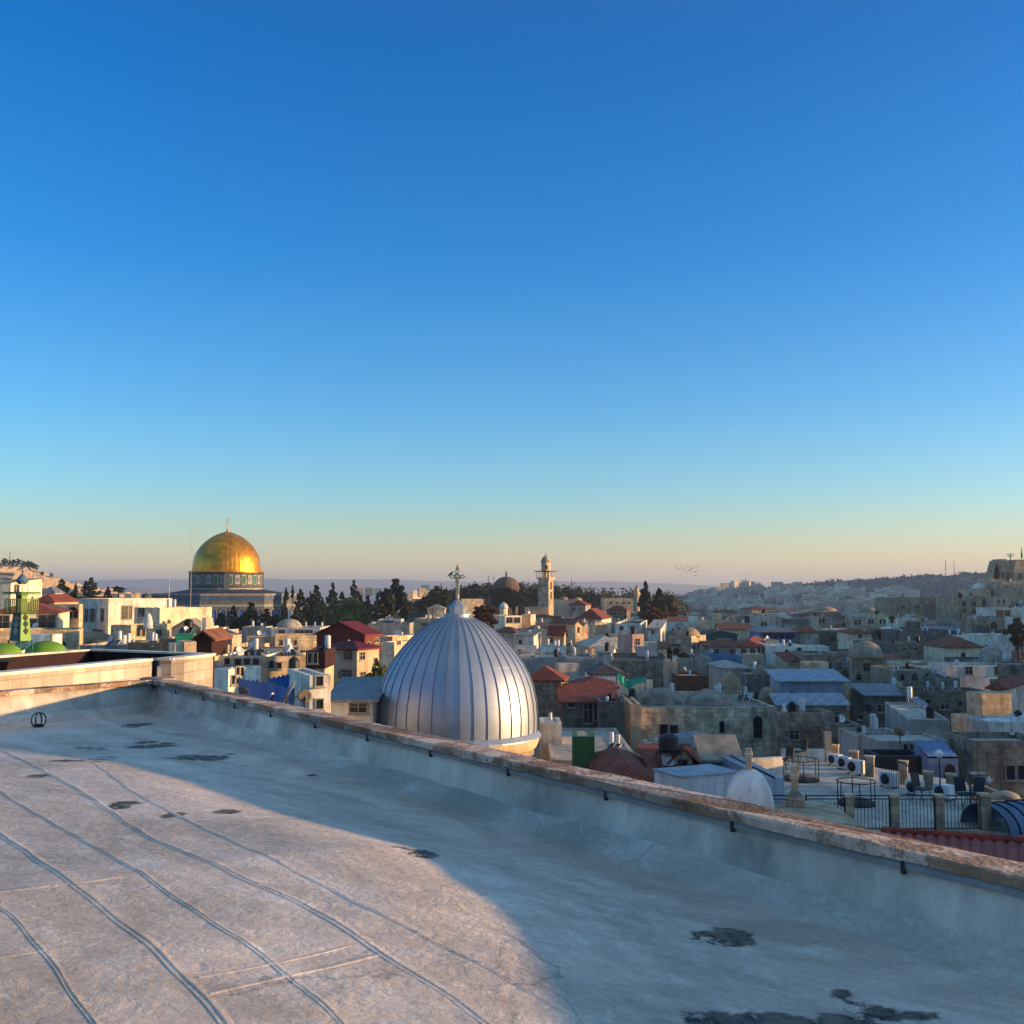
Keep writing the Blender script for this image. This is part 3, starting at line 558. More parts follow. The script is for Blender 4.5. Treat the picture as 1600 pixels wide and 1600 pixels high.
# ---------------------------------------------------------------- rooftop equipment (one mesh set of each, copied)
PR={}
def proto(kind):
    if kind in PR: return PR[kind]
    L=[]
    if kind=='boiler':    # upright white cylinder on a short stand
        L=[('tank',MB().lathe([(.05,.5),(.28,.52),(.29,.6),(.29,1.75),(.26,1.82),(.05,1.86)],16).mesh('tank',M['wtank'])),
           ('stand',MB().tube((-.22,-.22,0),(-.22,-.22,.55),.03).tube((.22,-.22,0),(.22,-.22,.55),.03).tube((.22,.22,0),(.22,.22,.55),.03).tube((-.22,.22,0),(-.22,.22,.55),.03).mesh('stand',M['alu']))]
    elif kind=='heater':  # boiler with two tilted collectors
        L=[('tank',MB().lathe([(.05,.9),(.28,.92),(.29,1.),(.29,2.15),(.26,2.22),(.05,2.26)],16).mesh('tank',M['wtank'])),
           ('stand',MB().tube((-.3,-.3,0),(-.3,-.3,1),.03).tube((.3,-.3,0),(.3,-.3,1),.03).tube((.3,.3,0),(.3,.3,1),.03).tube((-.3,.3,0),(-.3,.3,1),.03).mesh('stand',M['alu']))]
        for s in (-1,1):
            x=s*.5
            L.append(('solar_panel',MB().add([(x-.46,-2.,.15),(x+.46,-2.,.15),(x+.46,-.5,1.05),(x-.46,-.5,1.05),(x-.46,-2.,.07),(x+.46,-2.,.07),(x+.46,-.5,.97),(x-.46,-.5,.97)],[(0,1,2,3),(7,6,5,4),(0,4,5,1),(1,5,6,2),(2,6,7,3),(3,7,4,0)])
              .add([(x-.42,-1.95,.186),(x+.42,-1.95,.186),(x+.42,-.55,1.026),(x-.42,-.55,1.026)],[(0,1,2,3)],1).mesh('solar_panel',[M['alu'],M['panel']])))
    elif kind=='tank':    # black ribbed tank
        pr=[(.1,.02)]
        for i in range(7): pr+=[(.47,.05+i*.19),(.5,.1+i*.19),(.47,.16+i*.19)]
        pr+=[(.4,1.45),(.2,1.55),(.18,1.62),(.05,1.63)]
        L=[('tank',MB().lathe(pr,18).mesh('tank',M['btank'])),('base_slab',MB().box(-.6,.6,-.6,.6,-.05,.03).mesh('base_slab',M['grey']))]
    elif kind=='wtank':
        pr=[(.1,.02),(.45,.04),(.48,.1),(.48,1.2),(.45,1.3),(.2,1.42),(.05,1.45)]
        L=[('tank',MB().lathe(pr,18).mesh('tank',M['wtank'])),('base_slab',MB().box(-.55,.55,-.55,.55,-.05,.03).mesh('base_slab',M['grey']))]
    elif kind=='dish':
        mb=MB(); pr=[(.02,0),(.2,.02),(.38,.08),(.5,.16)]; mb.lathe(pr,20,cap=False)
        Rm=Matrix.Rotation(R(62),4,'X'); mb.v=[tuple(Rm@Vector(v)+Vector((0,0,1.05))) for v in mb.v]
        L=[('dish',mb.mesh('dish',M['wtank'])),('mast',MB().tube((0,.06,0),(0,.06,1.05),.03).tube((0,.0,.75),(0,-.45,1.1),.014).tube((0,-.42,1.08),(0,-.52,1.14),.04).mesh('mast',M['iron']))]
    elif kind=='ac':
        L=[('casing',MB().box(-.45,.45,-.18,.18,.08,.75).mesh('casing',M['wtank'])),('fan_grille',MB().lathe([(.02,0),(.25,0),(.25,.02),(.02,.03)],18).mesh('fan_grille',M['iron'])),
           ('foot',MB().box(-.38,-.3,-.18,.18,0,.08).box(.3,.38,-.18,.18,0,.08).mesh('foot',M['iron']))]
    elif kind=='antenna':
        mb=MB().tube((0,0,0),(0,0,2.6),.025); mb2=MB().tube((-.5,0,2.4),(.5,0,2.4),.014)
        for i in range(7): mb2.tube((-.48+i*.16,-.3,2.4),(-.48+i*.16,.3,2.4),.01)
        L=[('mast',mb.mesh('mast',M['iron'])),('aerial',mb2.mesh('aerial',M['alu']))]
    PR[kind]=L; return L
INFO={'boiler':('water_boiler','upright white water boiler','water boiler'),'heater':('solar_water_heater','boiler with tilted solar panels','solar heater'),
 'tank':('water_tank','black plastic water tank','water tank'),'wtank':('water_tank','squat white water tank','water tank'),'dish':('satellite_dish','pale round satellite dish','satellite dish'),
 'ac':('air_conditioner','white boxy air conditioner','air conditioner'),'antenna':('roof_antenna','thin television antenna','antenna')}
def item(kind,p,rz=0,s=1.,label=None,group=None,base=None):
    nm,base0,cat=INFO[kind]; base=base or base0
    o=thing(nm,label or base,cat,p,rz,group); o.scale=(s,s,s)
    for pn,me in proto(kind):
        c=link(pn,me,o)
        if pn=='fan_grille': c.location=(-.1,-.185,.42); c.rotation_euler=(R(90),0,0)
    if label is None: AUTO.append([o,base,pix(Vector(p)+Vector((0,0,.6)))])
    return o
# ---------------------------------------------------------------- houses read off the photograph: (kind, x0, x1, top y, lowest visible y, label, options)
def near_terrace(): pass
H={}
def Hs(key,*a,**k): H[key]=house(*a,**k); return H[key]
# left edge, lit quarter
Hs('villa','stone_villa',-14,91,957,985,'cream stone villa with red hipped roof and tall windows behind the green tower','cream','hip',Y=128,yaw=16,D=11,pk=940,win=[(4,975,20,26),(50,976,12,18),(73,973,26,24)],short='red-roofed villa')
Hs('archwall','stone_building',-16,122,985,1022,'long sunlit rough stone building with an arch below the red-roofed villa','warm','flat',Y=118,yaw=16,D=7,win=[(95,1012,16,22,'a')],short='long arched stone building')
Hs('upper','pale_building',-16,17,910,945,'grey-sided pale building at the left edge above the red-roofed villa','cream','shed',Y=182,x2=66,pk=903,rm='roof',swin=[(26,920,8,12)],short='pale building')
Hs('smallred','stone_house',52,84,940,957,'small stone house with low red roof behind the green tower','beige','hip',Y=158,pk=928,D=9,win=[(72,948,8,9)],short='small red-roofed house')
Hs('greyhut','stone_house',66,85,926,940,'small grey-roofed white house below the hillside pines','white','hip',Y=200,pk=916,rm='metal',short='grey-roofed hut')
Hs('arcade','arcade_wall',83,124,944,975,'sunlit arcade wall with two dark arches beside the white villa','warm','flat',Y=142,D=1.2,ph=.2,win=[(96,957,15,14,'a'),(114,957,16,18,'a')],cat='wall')
Hs('whitevilla','white_villa',123,170,935,990,'tall white house with shuttered windows and a long sunlit flank','white','flat',Y=150,yaw=-38,x2=269,D=None,win=[(135,961,5,19,'r'),(145,961,5,19,'s'),(160,961,5,19,'r'),(152,988,14,8)],swin=[(195,957,10,20),(203,957,6,20)],short='white shuttered villa')
Hs('creamhouse','cream_house',210,250,949,980,'cream house with flat roof and bright sunlit flank beside the white villa','cream','flat',Y=128,yaw=-36,x2=331,win=[(219,956,5,12),(224,956,3,12)],swin=[(256,974,4,6,'a'),(264,972,4,8,'a')],short='sunlit cream house')
Hs('lowstone','stone_house',178,205,976,1000,'low sunlit stone house with small whitewashed dome on its roof','warm','domes',Y=112,yaw=-30,x2=268,pk=[(232,960,7,.3)],rm='domew',swin=[(216,988,6,12),(224,988,5,12),(248,988,8,7)],short='low stone house')
Hs('gablegrey','stone_house',262,322,986,1004,'grey gable-ended house with sunlit right end beside the pines','beige','gablex',Y=118,pk=966,rm='roof',x2=334,win=[(288,990,4,10)],short='grey gabled house')
Hs('litstub','stone_tower',322,333,966,1004,'slim sunlit stair tower at the end of the grey gabled house','cream','flat',Y=112,yaw=25,D=2.5,cat='building')
Hs('greenshed','roof_shed',275,303,991,1008,'bright green roof shed among the water tanks','greentarp','flat',Y=80,yaw=12,x2=273,rm='roofw',ph=.02,cat='shed',short='green-topped shed')
Hs('creambox','stone_hut',273,287,1006,1024,'small sunlit cream roof hut below the green-topped shed','cream','flat',Y=66,yaw=28,D=2,cat='hut'); 
Hs('creambox2','stone_hut',288,307,1003,1024,'larger beige roof hut right of the small cream one','beige','flat',Y=66,yaw=28,D=2.2,cat='hut')
Hs('brownshed','metal_shed',305,331,998,1020,'rusty brown metal shed with peaked top right of the roof huts','awn','gablex',Y=70,pk=993,rm='oldtile',cat='shed',lowh=1.2,short='rusty brown shed')
Hs('terr1','stone_house',124,202,1008,1022,'low grey terrace house with cluttered roof behind the dark courtyard','grey','flat',Y=88,D=9,short='cluttered terrace house')
Hs('terr2','stone_house',200,272,1004,1024,'dark grey low house under the tilted solar panels','dark','dflat',Y=84,D=7,short='dark low house')
Hs('whitelong','white_house',384,414,1006,1022,'small lit house with corrugated front below the dark pines','warm','flat',Y=110,D=5,x2=421,short='corrugated lit house')
Hs('litA','stone_house',357,373,990,1003,'plain stone house beside the tall pines','beige','flat',Y=160,yaw=20,D=7,x2=340,short='plain stone house')
Hs('litB','stone_house',378,413,979,996,'grey stone house with small sunlit box at its right end','grey','flat',Y=172,x2=426,yaw=-8,short='grey stone house')
Hs('domeleft','white_house',424,500,981,994,'long white house with a shallow grey dome and roof boilers','white','domes',Y=165,D=10,pk=[(452,968,20,.5)],rm='domeg',win=[(440,988,9,7),(468,988,14,6),(482,988,12,6)],short='shallow-domed white house')
Hs('longlit','stone_house',389,430,996,1012,'long sunlit terrace wall with sloping red-tinged coping','warm','flat',Y=140,yaw=18,D=5,short='long lit terrace')
Hs('longlit2','stone_house',430,500,993,1012,'sunlit stained yellow house front left of the red-walled house','warm','flat',Y=138,yaw=14,D=6,win=[(440,1004,4,7),(462,1004,4,7)],short='stained yellow house')
Hs('clutter','stone_house',336,412,1025,1042,'flat white roof house with pipes and tanks left of the blue tarpaulin','white','flat',Y=72,D=9,win=[(355,1033,6,8),(372,1034,10,6),(386,1034,10,8),(400,1034,10,8)],short='pipe-strewn house')
Hs('litarch','stone_house',412,478,1026,1052,'yellow sunlit house behind a large black tank','warm','wflat',Y=70,yaw=16,D=7,win=[(424,1038,7,12,'a'),(436,1040,7,10)],short='sunlit tank house')
Hs('whitecub','white_house',335,357,1045,1078,'white cube house with twin small windows left of the blue tarpaulin','white','dflat',Y=52,yaw=-22,x2=408,swin=[(371,1049,4,6),(377,1049,4,6),(364,1062,5,9),(370,1062,5,9)],short='white cube house')
Hs('redhouse','pink_house',498,558,1012,1085,'three-storey cream house with dark red metal roof','beige','hip',Y=92,yaw=-28,x2=592,pk=1000,rm='redmetal',win=[(515,1020,10,10),(544,1022,13,17),(542,1053,16,12),(532,1054,3,10)],swin=[(566,1025,8,11),(587,1032,5,7),(567,1056,8,10)],short='red metal-roofed house')
Hs('redattic','red_house',495,570,989,1012,'dark red sheet-clad roof storey with pitched red roof','redmetal','gablex',Y=97,yaw=-28,x2=594,pk=970,rm='redmetal',cat='house',swin=[(588,1000,6,6),(576,1007,4,7)],over=.2,zb=-8,short='red attic storey')
Hs('whitetow','white_house',480,487,1058,1110,'white rendered house with narrow dark windows right of the satellite dishes','white','dflat',Y=47,yaw=40,x2=476,D=4,short='white narrow-windowed house') if False else Hs('whitetow','white_house',484,517,1056,1110,'white rendered house with two dark windows right of the satellite dishes','white','dflat',Y=46,yaw=24,D=4.5,win=[(499,1064,7,16),(499,1100,6,9)],short='white rendered house')
Hs('darkredpanel','roof_shed',478,508,1017,1040,'brown-walled roof room under a white slab','awn','flat',Y=66,D=4,rm='roofw',win=[(485,1028,5,14),(492,1028,6,15)],cat='shed',lowh=1.1,short='brown roof room')
Hs('corr1','metal_shed',517,583,1092,1118,'grey corrugated sheet roof below the palm left of the silver dome','white','shed',Y=52,D=5,pk=1081,rm='metal',win=[(560,1106,24,12)],cat='shed',short='corrugated roof')
Hs('behindsilver','beige_house',596,616,1003,1040,'cream lit house right behind the red metal-roofed house','cream','flat',Y=120,yaw=-25,x2=648,swin=[(623,1004,6,6)],short='cream lit house')
Hs('mid1','cream_house',592,613,994,1012,'sunlit cream house with small roof box left of the silver dome','warm','flat',Y=128,yaw=-25,x2=646,short='sunlit box-roofed house')
Hs('mid2','grey_house',577,640,974,990,'low grey-blue roofed building before the tallest pine','grey','flat',Y=215,D=12,rm='roof',short='low grey building')
Hs('mid3','beige_house',648,686,966,985,'beige house with cluttered dark roof left of the dome lantern','beige','dflat',Y=165,yaw=-20,x2=706,win=[(663,975,9,4)],short='beige cluttered-roof house')
Hs('mid4','stone_house',590,626,968,976,'small lit stone house under the big pine','warm','flat',Y=260,D=8,short='small lit house')
Hs('mid5','stone_house',668,695,951,962,'lit stone house with low pyramid roof in front of dark trees','warm','hip',Y=270,pk=944,rm='roof',short='pyramid-roofed lit house')
# centre, behind and right of the silver dome
Hs('c1','cream_house',789,815,962,985,'bright cream house with dark timber awning right of the cross','cream','dflat',Y=250,yaw=22,x2=768,win=[(796,969,9,8),(808,969,9,8)],short='awninged cream house')
Hs('c2','beige_house',815,829,960,983,'tall plain beige tower house with lit right side','beige','flat',Y=255,yaw=-30,x2=837,short='plain beige tower')
Hs('c3','stone_house',772,806,987,1013,'grey house with brown pyramid roof behind the silver dome','grey','hip',Y=205,yaw=-20,x2=815,pk=979,rm='oldtile',short='brown pyramid roof')
Hs('c4','grey_house',803,834,992,1015,'pale blue-grey house with slanting roof line and white dish','white','shed',Y=185,yaw=-12,D=7,pk=985,rm='roof',win=[(813,1003,4,6)],short='slant-roofed pale house')
Hs('c5','stone_house',858,881,992,1010,'stone house with bright orange-red sunlit roof','warm','gable',Y=190,yaw=-35,x2=884,pk=977,rm='tile',win=[(862,1000,5,7)],short='sunlit orange roof')
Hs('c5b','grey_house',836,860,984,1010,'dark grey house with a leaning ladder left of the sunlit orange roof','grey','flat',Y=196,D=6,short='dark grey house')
Hs('c6','stone_house',899,909,975,997,'tall gable-ended stone facade glowing yellow in the sun','warm','gablex',Y=205,yaw=28,D=9,pk=966,rm='oldtile',win=[(904,984,3,8,'a')],short='yellow gable facade')
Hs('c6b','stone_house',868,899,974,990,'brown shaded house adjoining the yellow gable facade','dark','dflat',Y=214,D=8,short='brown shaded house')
Hs('c6c','stone_house',909,919,976,990,'small lit stone annex right of the yellow gable facade','warm','flat',Y=208,yaw=15,D=4,short='lit annex')
Hs('c7','stone_house',889,915,945,960,'grey house with red hipped roof and two windows right of the square minaret','grey','hip',Y=300,yaw=-15,x2=923,pk=938,win=[(896,952,6,5),(907,952,6,5)],short='hip-roofed grey house')
Hs('c8','white_house',899,940,967,982,'white house under the broad dark red roof','white','hip',Y=235,yaw=-14,x2=955,pk=950,win=[(906,974,5,5),(924,972,8,5)],short='broad red roof')
Hs('c9','stone_house',820,856,949,962,'stone house at the foot of the square minaret','beige','flat',Y=318,D=8,short='minaret foot house')
Hs('c9b','stone_house',858,900,937,962,'low domed stone hall right of the square minaret','grey','domes',Y=335,D=14,pk=[(880,933,9,.5),(868,936,6,.5),(902,934,8,.5)],rm='domeb',short='domed hall by the minaret')
Hs('c10','grey_house',812,885,1027,1050,'long grey wall house with sunlit buttress at its right corner','grey','wflat',Y=142,D=12,short='long grey wall')
Hs('c10b','grey_house',886,930,1028,1060,'plain grey house right of the sunlit buttress','grey','wflat',Y=136,D=9,short='plain grey house')
Hs('c10c','white_house',812,836,1018,1028,'small white roof room with dark opening','white','shed',Y=150,D=4,pk=1011,rm='roofw',win=[(812,1018,4,4)],short='white roof room')
Hs('c11','grey_house',845,885,1010,1024,'pale flat house with a row of balustrade pots','white','flat',Y=165,D=9,short='balustraded pale house')
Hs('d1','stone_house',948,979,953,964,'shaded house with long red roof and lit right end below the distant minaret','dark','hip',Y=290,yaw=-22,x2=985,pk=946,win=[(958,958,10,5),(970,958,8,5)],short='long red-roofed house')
Hs('d1b','long_building',943,990,935,948,'long sunlit stone building on the ridge left of the distant minaret','warm','flat',Y=480,D=14,win=[(955,942,3,3),(965,942,3,3),(975,942,3,3),(983,942,3,3)],zb=-60,short='long ridge building')
Hs('d1c','long_building',722,756,936,946,'long orange-lit building under the dark wooded hill','warm','flat',Y=470,D=12,zb=-60,yaw=10,short='orange-lit building')
Hs('d2','white_house',961,1001,974,996,'wide white house with dark roof edge and two windows','white','dflat',Y=230,x2=1011,yaw=-10,win=[(971,981,6,5),(988,981,6,5)],short='wide white house')
Hs('d3','stone_house',930,949,972,987,'small house front glowing yellow between grey houses','warm','flat',Y=232,yaw=25,D=5,x2=920,short='glowing yellow front')
Hs('d4','white_house',924,984,1010,1026,'stone house under a white faceted tent-like roof','warm','hip',Y=168,yaw=12,D=9,pk=993,rm='roofw',win=[(964,1015,3,4),(970,1014,3,4)],over=.5,short='white faceted roof')
Hs('d5','orange_house',988,1006,991,1019,'narrow tall house glowing orange in the sun','pink','flat',Y=160,yaw=28,D=4,win=[(996,1003,7,9)],short='glowing orange house')
Hs('d6','white_house',1012,1032,981,998,'pale blue-white house with one small dark window','white','shed',Y=215,D=7,x2=1041,yaw=-10,pk=978,rm='roofw',win=[(1020,987,5,5)],short='blue-white house')
Hs('d7','domed_building',1044,1080,993,1038,'square domed stone building with arched windows on its lit side','stone','domes',Y=175,yaw=-32,x2=1103,pk=[(1074,981,20,.5)],rm='domeb',swin=[(1085,1010,4,9,'a'),(1091,1009,4,9,'a'),(1098,1007,4,8,'a')],win=[(1052,1008,22,3)],short='square domed building')
Hs('d8','tarp_shed',1103,1152,991,1000,'dark green peaked shelter on the roofs','teal','gablex',Y=205,D=9,pk=984,rm='roofd',cat='shed',short='dark green shelter')
Hs('d9','grey_house',1101,1160,1009,1028,'grey house under a long narrow strip of red roof','grey','gable',Y=168,D=5,pk=1001,rm='oldtile',win=[(1118,1018,10,7),(1146,1018,10,7)],short='long red strip roof')
Hs('d10','stone_house',954,1046,1032,1065,'large rough pale stone wall house behind the green tarpaulin','rough','dflat',Y=130,yaw=-6,x2=1056,short='large pale stone house')
Hs('d11','white_hut',932,955,1018,1036,'lilac-white roof hut with low pitched top','white','gable',Y=148,D=4,pk=1013,rm='roofw',x2=962,yaw=-10,cat='hut',short='lilac-white hut')
Hs('d12','metal_shed',1000,1025,1024,1034,'tilted grey metal roof shed with white frame','metal','shed',Y=140,D=4,pk=1012,rm='metal',cat='shed',short='tilted metal shed')
Hs('d13','white_house',921,976,1053,1063,'white low house covered with a heap of dark sheeting','white','hip',Y=108,D=7,pk=1036,rm='roofd',over=.1,short='dark-sheeted house')
Hs('d14','stone_house',1046,1058,1034,1078,'thin pale buttressed end wall of the rough stone house','beige','flat',Y=122,D=5,short='pale end wall')
Hs('d15','stone_house',1160,1180,1008,1030,'brown gap-toothed house edge left of the orange-roofed white house','dark','dflat',Y=175,D=6) if False else None
Hs('e1','white_house',1149,1190,1010,1030,'cream house with orange hipped roof and three windows','cream','hip',Y=158,yaw=-16,x2=1199,pk=996,win=[(1162,1017,8,6),(1176,1017,8,6),(1186,1016,4,7,'a')],rm='tile',short='orange-roofed cream house')
Hs('e2','beige_house',1196,1218,1001,1024,'beige house with one tall arched window','beige','flat',Y=166,D=9,win=[(1201,1011,4,9,'a')],short='arched-window beige house')
Hs('e3','white_house',1208,1262,1010,1030,'pale blue-white house with blue-framed arched window and roof boilers','white','wflat',Y=152,D=8,win=[(1249,1017,7,10,'a'),(1229,1022,4,14,'a')],frm='bframe',short='blue-windowed white house')
Hs('e3b','white_house',1264,1296,1010,1020,'flat white slab-fronted house below the red cube roof','white','wflat',Y=158,D=5,short='white slab house')
Hs('e4','glazed_pavilion',1188,1243,987,1000,'roof pavilion with a band of blue windows and a pale hipped roof','bluewall','hip',Y=195,D=9,pk=977,rm='metal',win=[(1195,993,7,8),(1204,993,7,8),(1213,993,7,8),(1222,993,7,8),(1231,993,7,8),(1239,993,5,8)],frm='bframe',over=.4,short='blue-windowed pavilion')
Hs('e5','stone_house',1250,1279,988,998,'small house with deep red block-like roof','grey','hip',Y=200,D=7,pk=977,rm='oldtile',short='red cube roof')
Hs('e6','stone_building',1259,1316,1023,1052,'patched pale stone building with three square dark windows','rough','flat',Y=138,D=9,win=[(1278,1041,8,11),(1295,1041,8,11),(1312,1041,7,11)],short='three-windowed stone building')
Hs('e6b','beige_house',1230,1259,1032,1052,'beige wall with small orange roof corner left of the patched stone building','beige','shed',Y=140,D=6,pk=1021,rm='tile',short='beige wall')
Hs('e7','stone_building',1183,1211,963,985,'grey stone block with twin windows and black tanks on top','grey','flat',Y=250,D=9,win=[(1191,975,3,6),(1196,975,3,6)],short='grey twin-windowed block')
Hs('e7b','red_shed',1170,1182,963,973,'dark red roof shed left of the grey twin-windowed block','awn','flat',Y=258,D=5,rm='oldtile',cat='shed')
Hs('e8','stone_building',1279,1297,963,985,'pale stone block with paired dark windows near the antenna poles','beige','flat',Y=255,D=8,win=[(1281,970,3,5),(1286,970,3,5)],short='paired-window block')
Hs('e9','stone_house',1300,1326,964,985,'house with brown slanting roof and white line','grey','shed',Y=250,D=8,pk=957,rm='oldtile',win=[(1308,976,5,5),(1318,976,5,5)],short='brown slanting roof')
Hs('e10','stone_house',1331,1352,964,982,'small stone house with arched dark doorways','beige','shed',Y=245,D=8,pk=957,rm='roof',win=[(1337,972,4,8,'a'),(1343,972,4,8,'a')],short='arch-doored stone house')
Hs('e9b','stone_house',1290,1345,988,1020,'dark recessed house below the slanting brown roof','dark','dflat',Y=205,D=8,win=[(1300,998,12,10),(1330,1000,14,12)],short='dark recessed house')
Hs('e15','cream_house',1331,1362,989,1012,'cream house with flattened red roof and small window','cream','hip',Y=180,D=8,pk=982,win=[(1344,994,6,4)],rm='oldtile',short='flat-red-roofed cream house')
Hs('e11','domed_house',1166,1219,1054,1078,'dark rough stone drum under a broad brown dome','dark','domes',Y=112,D=8,pk=[(1199,1038,23,.5)],rm='domeb',short='broad brown dome')
Hs('e12','domed_house',1110,1156,1082,1095,'low stone house with a tall rounded brown dome','beige','domes',Y=104,D=7,pk=[(1140,1052,18,.5)],rm='domeb',short='tall brown dome')
Hs('e13','domed_house',1178,1220,1098,1105,'low roof with an olive-grey dome left of the white metal building','dark','domes',Y=96,D=7,pk=[(1200,1075,17,.5)],rm='domeb',short='olive-grey dome')
Hs('e14','metal_building',1219,1318,1062,1102,'large pale blue metal-clad building with overhanging sheet roof','bluemetal','shed',Y=98,D=4,pk=1057,rm='bluemetal',over=.45,short='pale blue metal building',win=[(1237,1084,2,5)])
Hs('e14b','metal_building',1216,1322,1099,1110,'lean-to skirt of pale blue sheet at the foot of the metal building','stone','shed',Y=93.5,D=2.,pk=1088,rm='bluemetal',win=[(1239,1107,3,7,'a')],short='blue lean-to')
Hs('e17','stone_house',1058,1106,1056,1075,'dark reddish flat house between the domes','oldtile','wflat',Y=118,D=7,short='dark reddish flat house')
Hs('e18','white_house',1126,1170,1043,1056,'low white tent-topped house left of the broad brown dome','white','hip',Y=135,D=8,pk=1037,rm='roofw',short='white tent-topped house')
Hs('e19','stone_house',1060,1112,1028,1050,'shaded stone house with blue shutters above the domes','grey','flat',Y=145,D=8,auto=1,short='shaded shuttered house')
Hs('e20','blue_house',1112,1160,1025,1040,'teal flat roof house below the long red strip roof','bluewall','flat',Y=152,D=6,rm='metal',short='teal-roofed house')
# right hill
Hs('f3','stone_house',1545,1568,904,930,'square pale stone tower house beside the skyline cypress','beige','flat',Y=305,D=8,win=[(1555,912,4,6,'a')],short='square pale tower house')
Hs('f3b','stone_house',1566,1610,908,936,'pale terrace houses stepping down under the bastion','stone','flat',Y=295,D=10,win=[(1570,916,2,4),(1574,916,2,4),(1587,921,3,4)],short='stepped terrace houses')
Hs('f3c','white_house',1518,1548,920,932,'stone house with a small whitewashed dome','beige','domes',Y=300,D=9,pk=[(1529,912,11,.5)],rm='domew',short='white-domed house')
Hs('f4','stone_building',1492,1552,931,975,'tall pale stone building with three arched windows in a row','stone','flat',Y=262,D=12,win=[(1506,943,6,8,'a'),(1522,943,6,8,'a'),(1538,941,6,10,'a'),(1506,954,6,6),(1522,955,6,6),(1539,955,5,6)],short='three-arched stone building')
Hs('f5','stone_building',1551,1580,933,950,'pinkish stone house with two small windows','pink','flat',Y=258,D=9,win=[(1560,940,3,5),(1568,940,3,5)],short='pinkish stone house')
Hs('f6','stone_building',1528,1586,968,992,'pale terrace building with one large arched window','stone','wflat',Y=215,D=9,win=[(1553,977,10,11,'a'),(1575,981,6,8,'a')],short='large-arched terrace building')
Hs('f6b','white_building',1552,1610,950,966,'glass-fronted white building below the pinkish house','white','flat',Y=240,D=9,win=[(1562,958,10,8),(1574,958,8,8)],short='glass-fronted white building')
Hs('f7','stone_building',1391,1463,934,960,'long pale stone block on the slope with scattered windows','stone','flat',Y=330,D=14,win=[(1412,948,3,5),(1431,948,2,5),(1435,948,2,5),(1446,946,6,3)],short='long pale stone block')
Hs('f7b','stone_building',1465,1492,946,970,'brown hipped house between the two pale stone blocks','dark','hip',Y=290,D=9,pk=938,rm='oldtile',short='brown hipped house')
Hs('f8','tan_building',1350,1391,960,982,'tan flat-roofed building with paired narrow windows','warm','flat',Y=300,D=12,win=[(1358,971,3,6),(1363,971,3,6),(1376,971,3,6),(1382,971,3,6)],short='tan paired-window building')
Hs('f9','stone_house',1403,1436,966,985,'small cream house with a dark shed roof on the slope','cream','flat',Y=270,D=9,win=[(1422,975,7,4)],short='cream slope house')
Hs('f10','stone_house',1436,1463,970,985,'small stone house with a wide dark arch','grey','flat',Y=262,D=8,win=[(1449,979,9,8,'a')],short='wide-arched stone house')
Hs('f12','stone_house',1478,1534,1011,1040,'beige house with dark red pyramid roof and one tall window','cream','hip',Y=150,D=8,pk=993,rm='oldtile',win=[(1505,1026,6,12)],short='dark red pyramid roof')
Hs('f13','domed_house',1524,1600,1034,1045,'low house with a big grey-green dome right of the red pyramid roof','dark','domes',Y=140,D=10,pk=[(1550,1012,20,.5)],rm='domeg',short='big grey-green dome')
Hs('f14','white_house',1480,1590,1040,1066,'whitewashed wall with trapezoid openings','white','flat',Y=126,D=6,win=[(1514,1048,10,12),(1560,1048,12,12)],short='trapezoid-opening wall')
Hs('f15','stone_building',1391,1472,1005,1032,'long low grey stone building with small square windows','rough','flat',Y=165,D=9,win=[(1413,1014,5,4,'a'),(1431,1014,5,4,'a'),(1456,1015,6,4)],short='long low grey building')
Hs('f16','domed_building',1331,1384,1022,1078,'stone building with a shallow dome and pale corner pilaster','stone','domes',Y=130,D=9,x2=1389,yaw=-5,pk=[(1352,1003,26,.5)],rm='domeg',win=[(1354,1042,10,12),(1342,1058,8,10,'a')],short='pilastered domed building')
Hs('f17','stone_house',1398,1466,1048,1078,'stone house with two dark arched windows under a flat cornice','stone','flat',Y=118,D=8,win=[(1429,1058,9,11,'a'),(1448,1058,8,11,'a'),(1410,1058,7,10,'a')],short='two-arched stone house')
Hs('f17b','stone_house',1466,1500,1060,1078,'stone stair house between the arched house and the blue canopy','rough','flat',Y=114,D=7,short='stone stair house')
Hs('f18','stone_building',1414,1546,1080,1118,'long shaded ruinous stone building with dark windows','rough','flat',Y=98,D=6,win=[(1450,1098,9,11),(1500,1100,7,9),(1476,1104,14,6),(1528,1094,20,10)],short='ruinous long building')
Hs('f19','dark_building',1353,1413,1085,1125,'dark shed-like stone building with one arched twin window','dark','shed',Y=98,D=6,pk=1079,rm='metal',win=[(1378,1107,13,10,'a')],short='dark shed-like building')
Hs('f20','white_house',1546,1567,1074,1122,'white-sided house with large red hipped roof at the right edge','white','hip',Y=88,yaw=-38,x2=1690,pk=1052,rm='tile',win=[(1557,1078,6,10),(1558,1092,4,6)],short='large red hipped roof')
Hs('f21','stone_house',1490,1525,996,1008,'white low house in front of the terrace building','white','wflat',Y=195,D=7,short='white low house')
Hs('f22','stone_house',1400,1475,986,1004,'garden-topped stone house among bushes','dark','flat',Y=200,D=8,short='garden-topped house')
Hs('f23','white_house',1532,1585,992,1006,'white terrace with pale parapet under the large arched window','white','wflat',Y=190,D=8,short='white terrace')
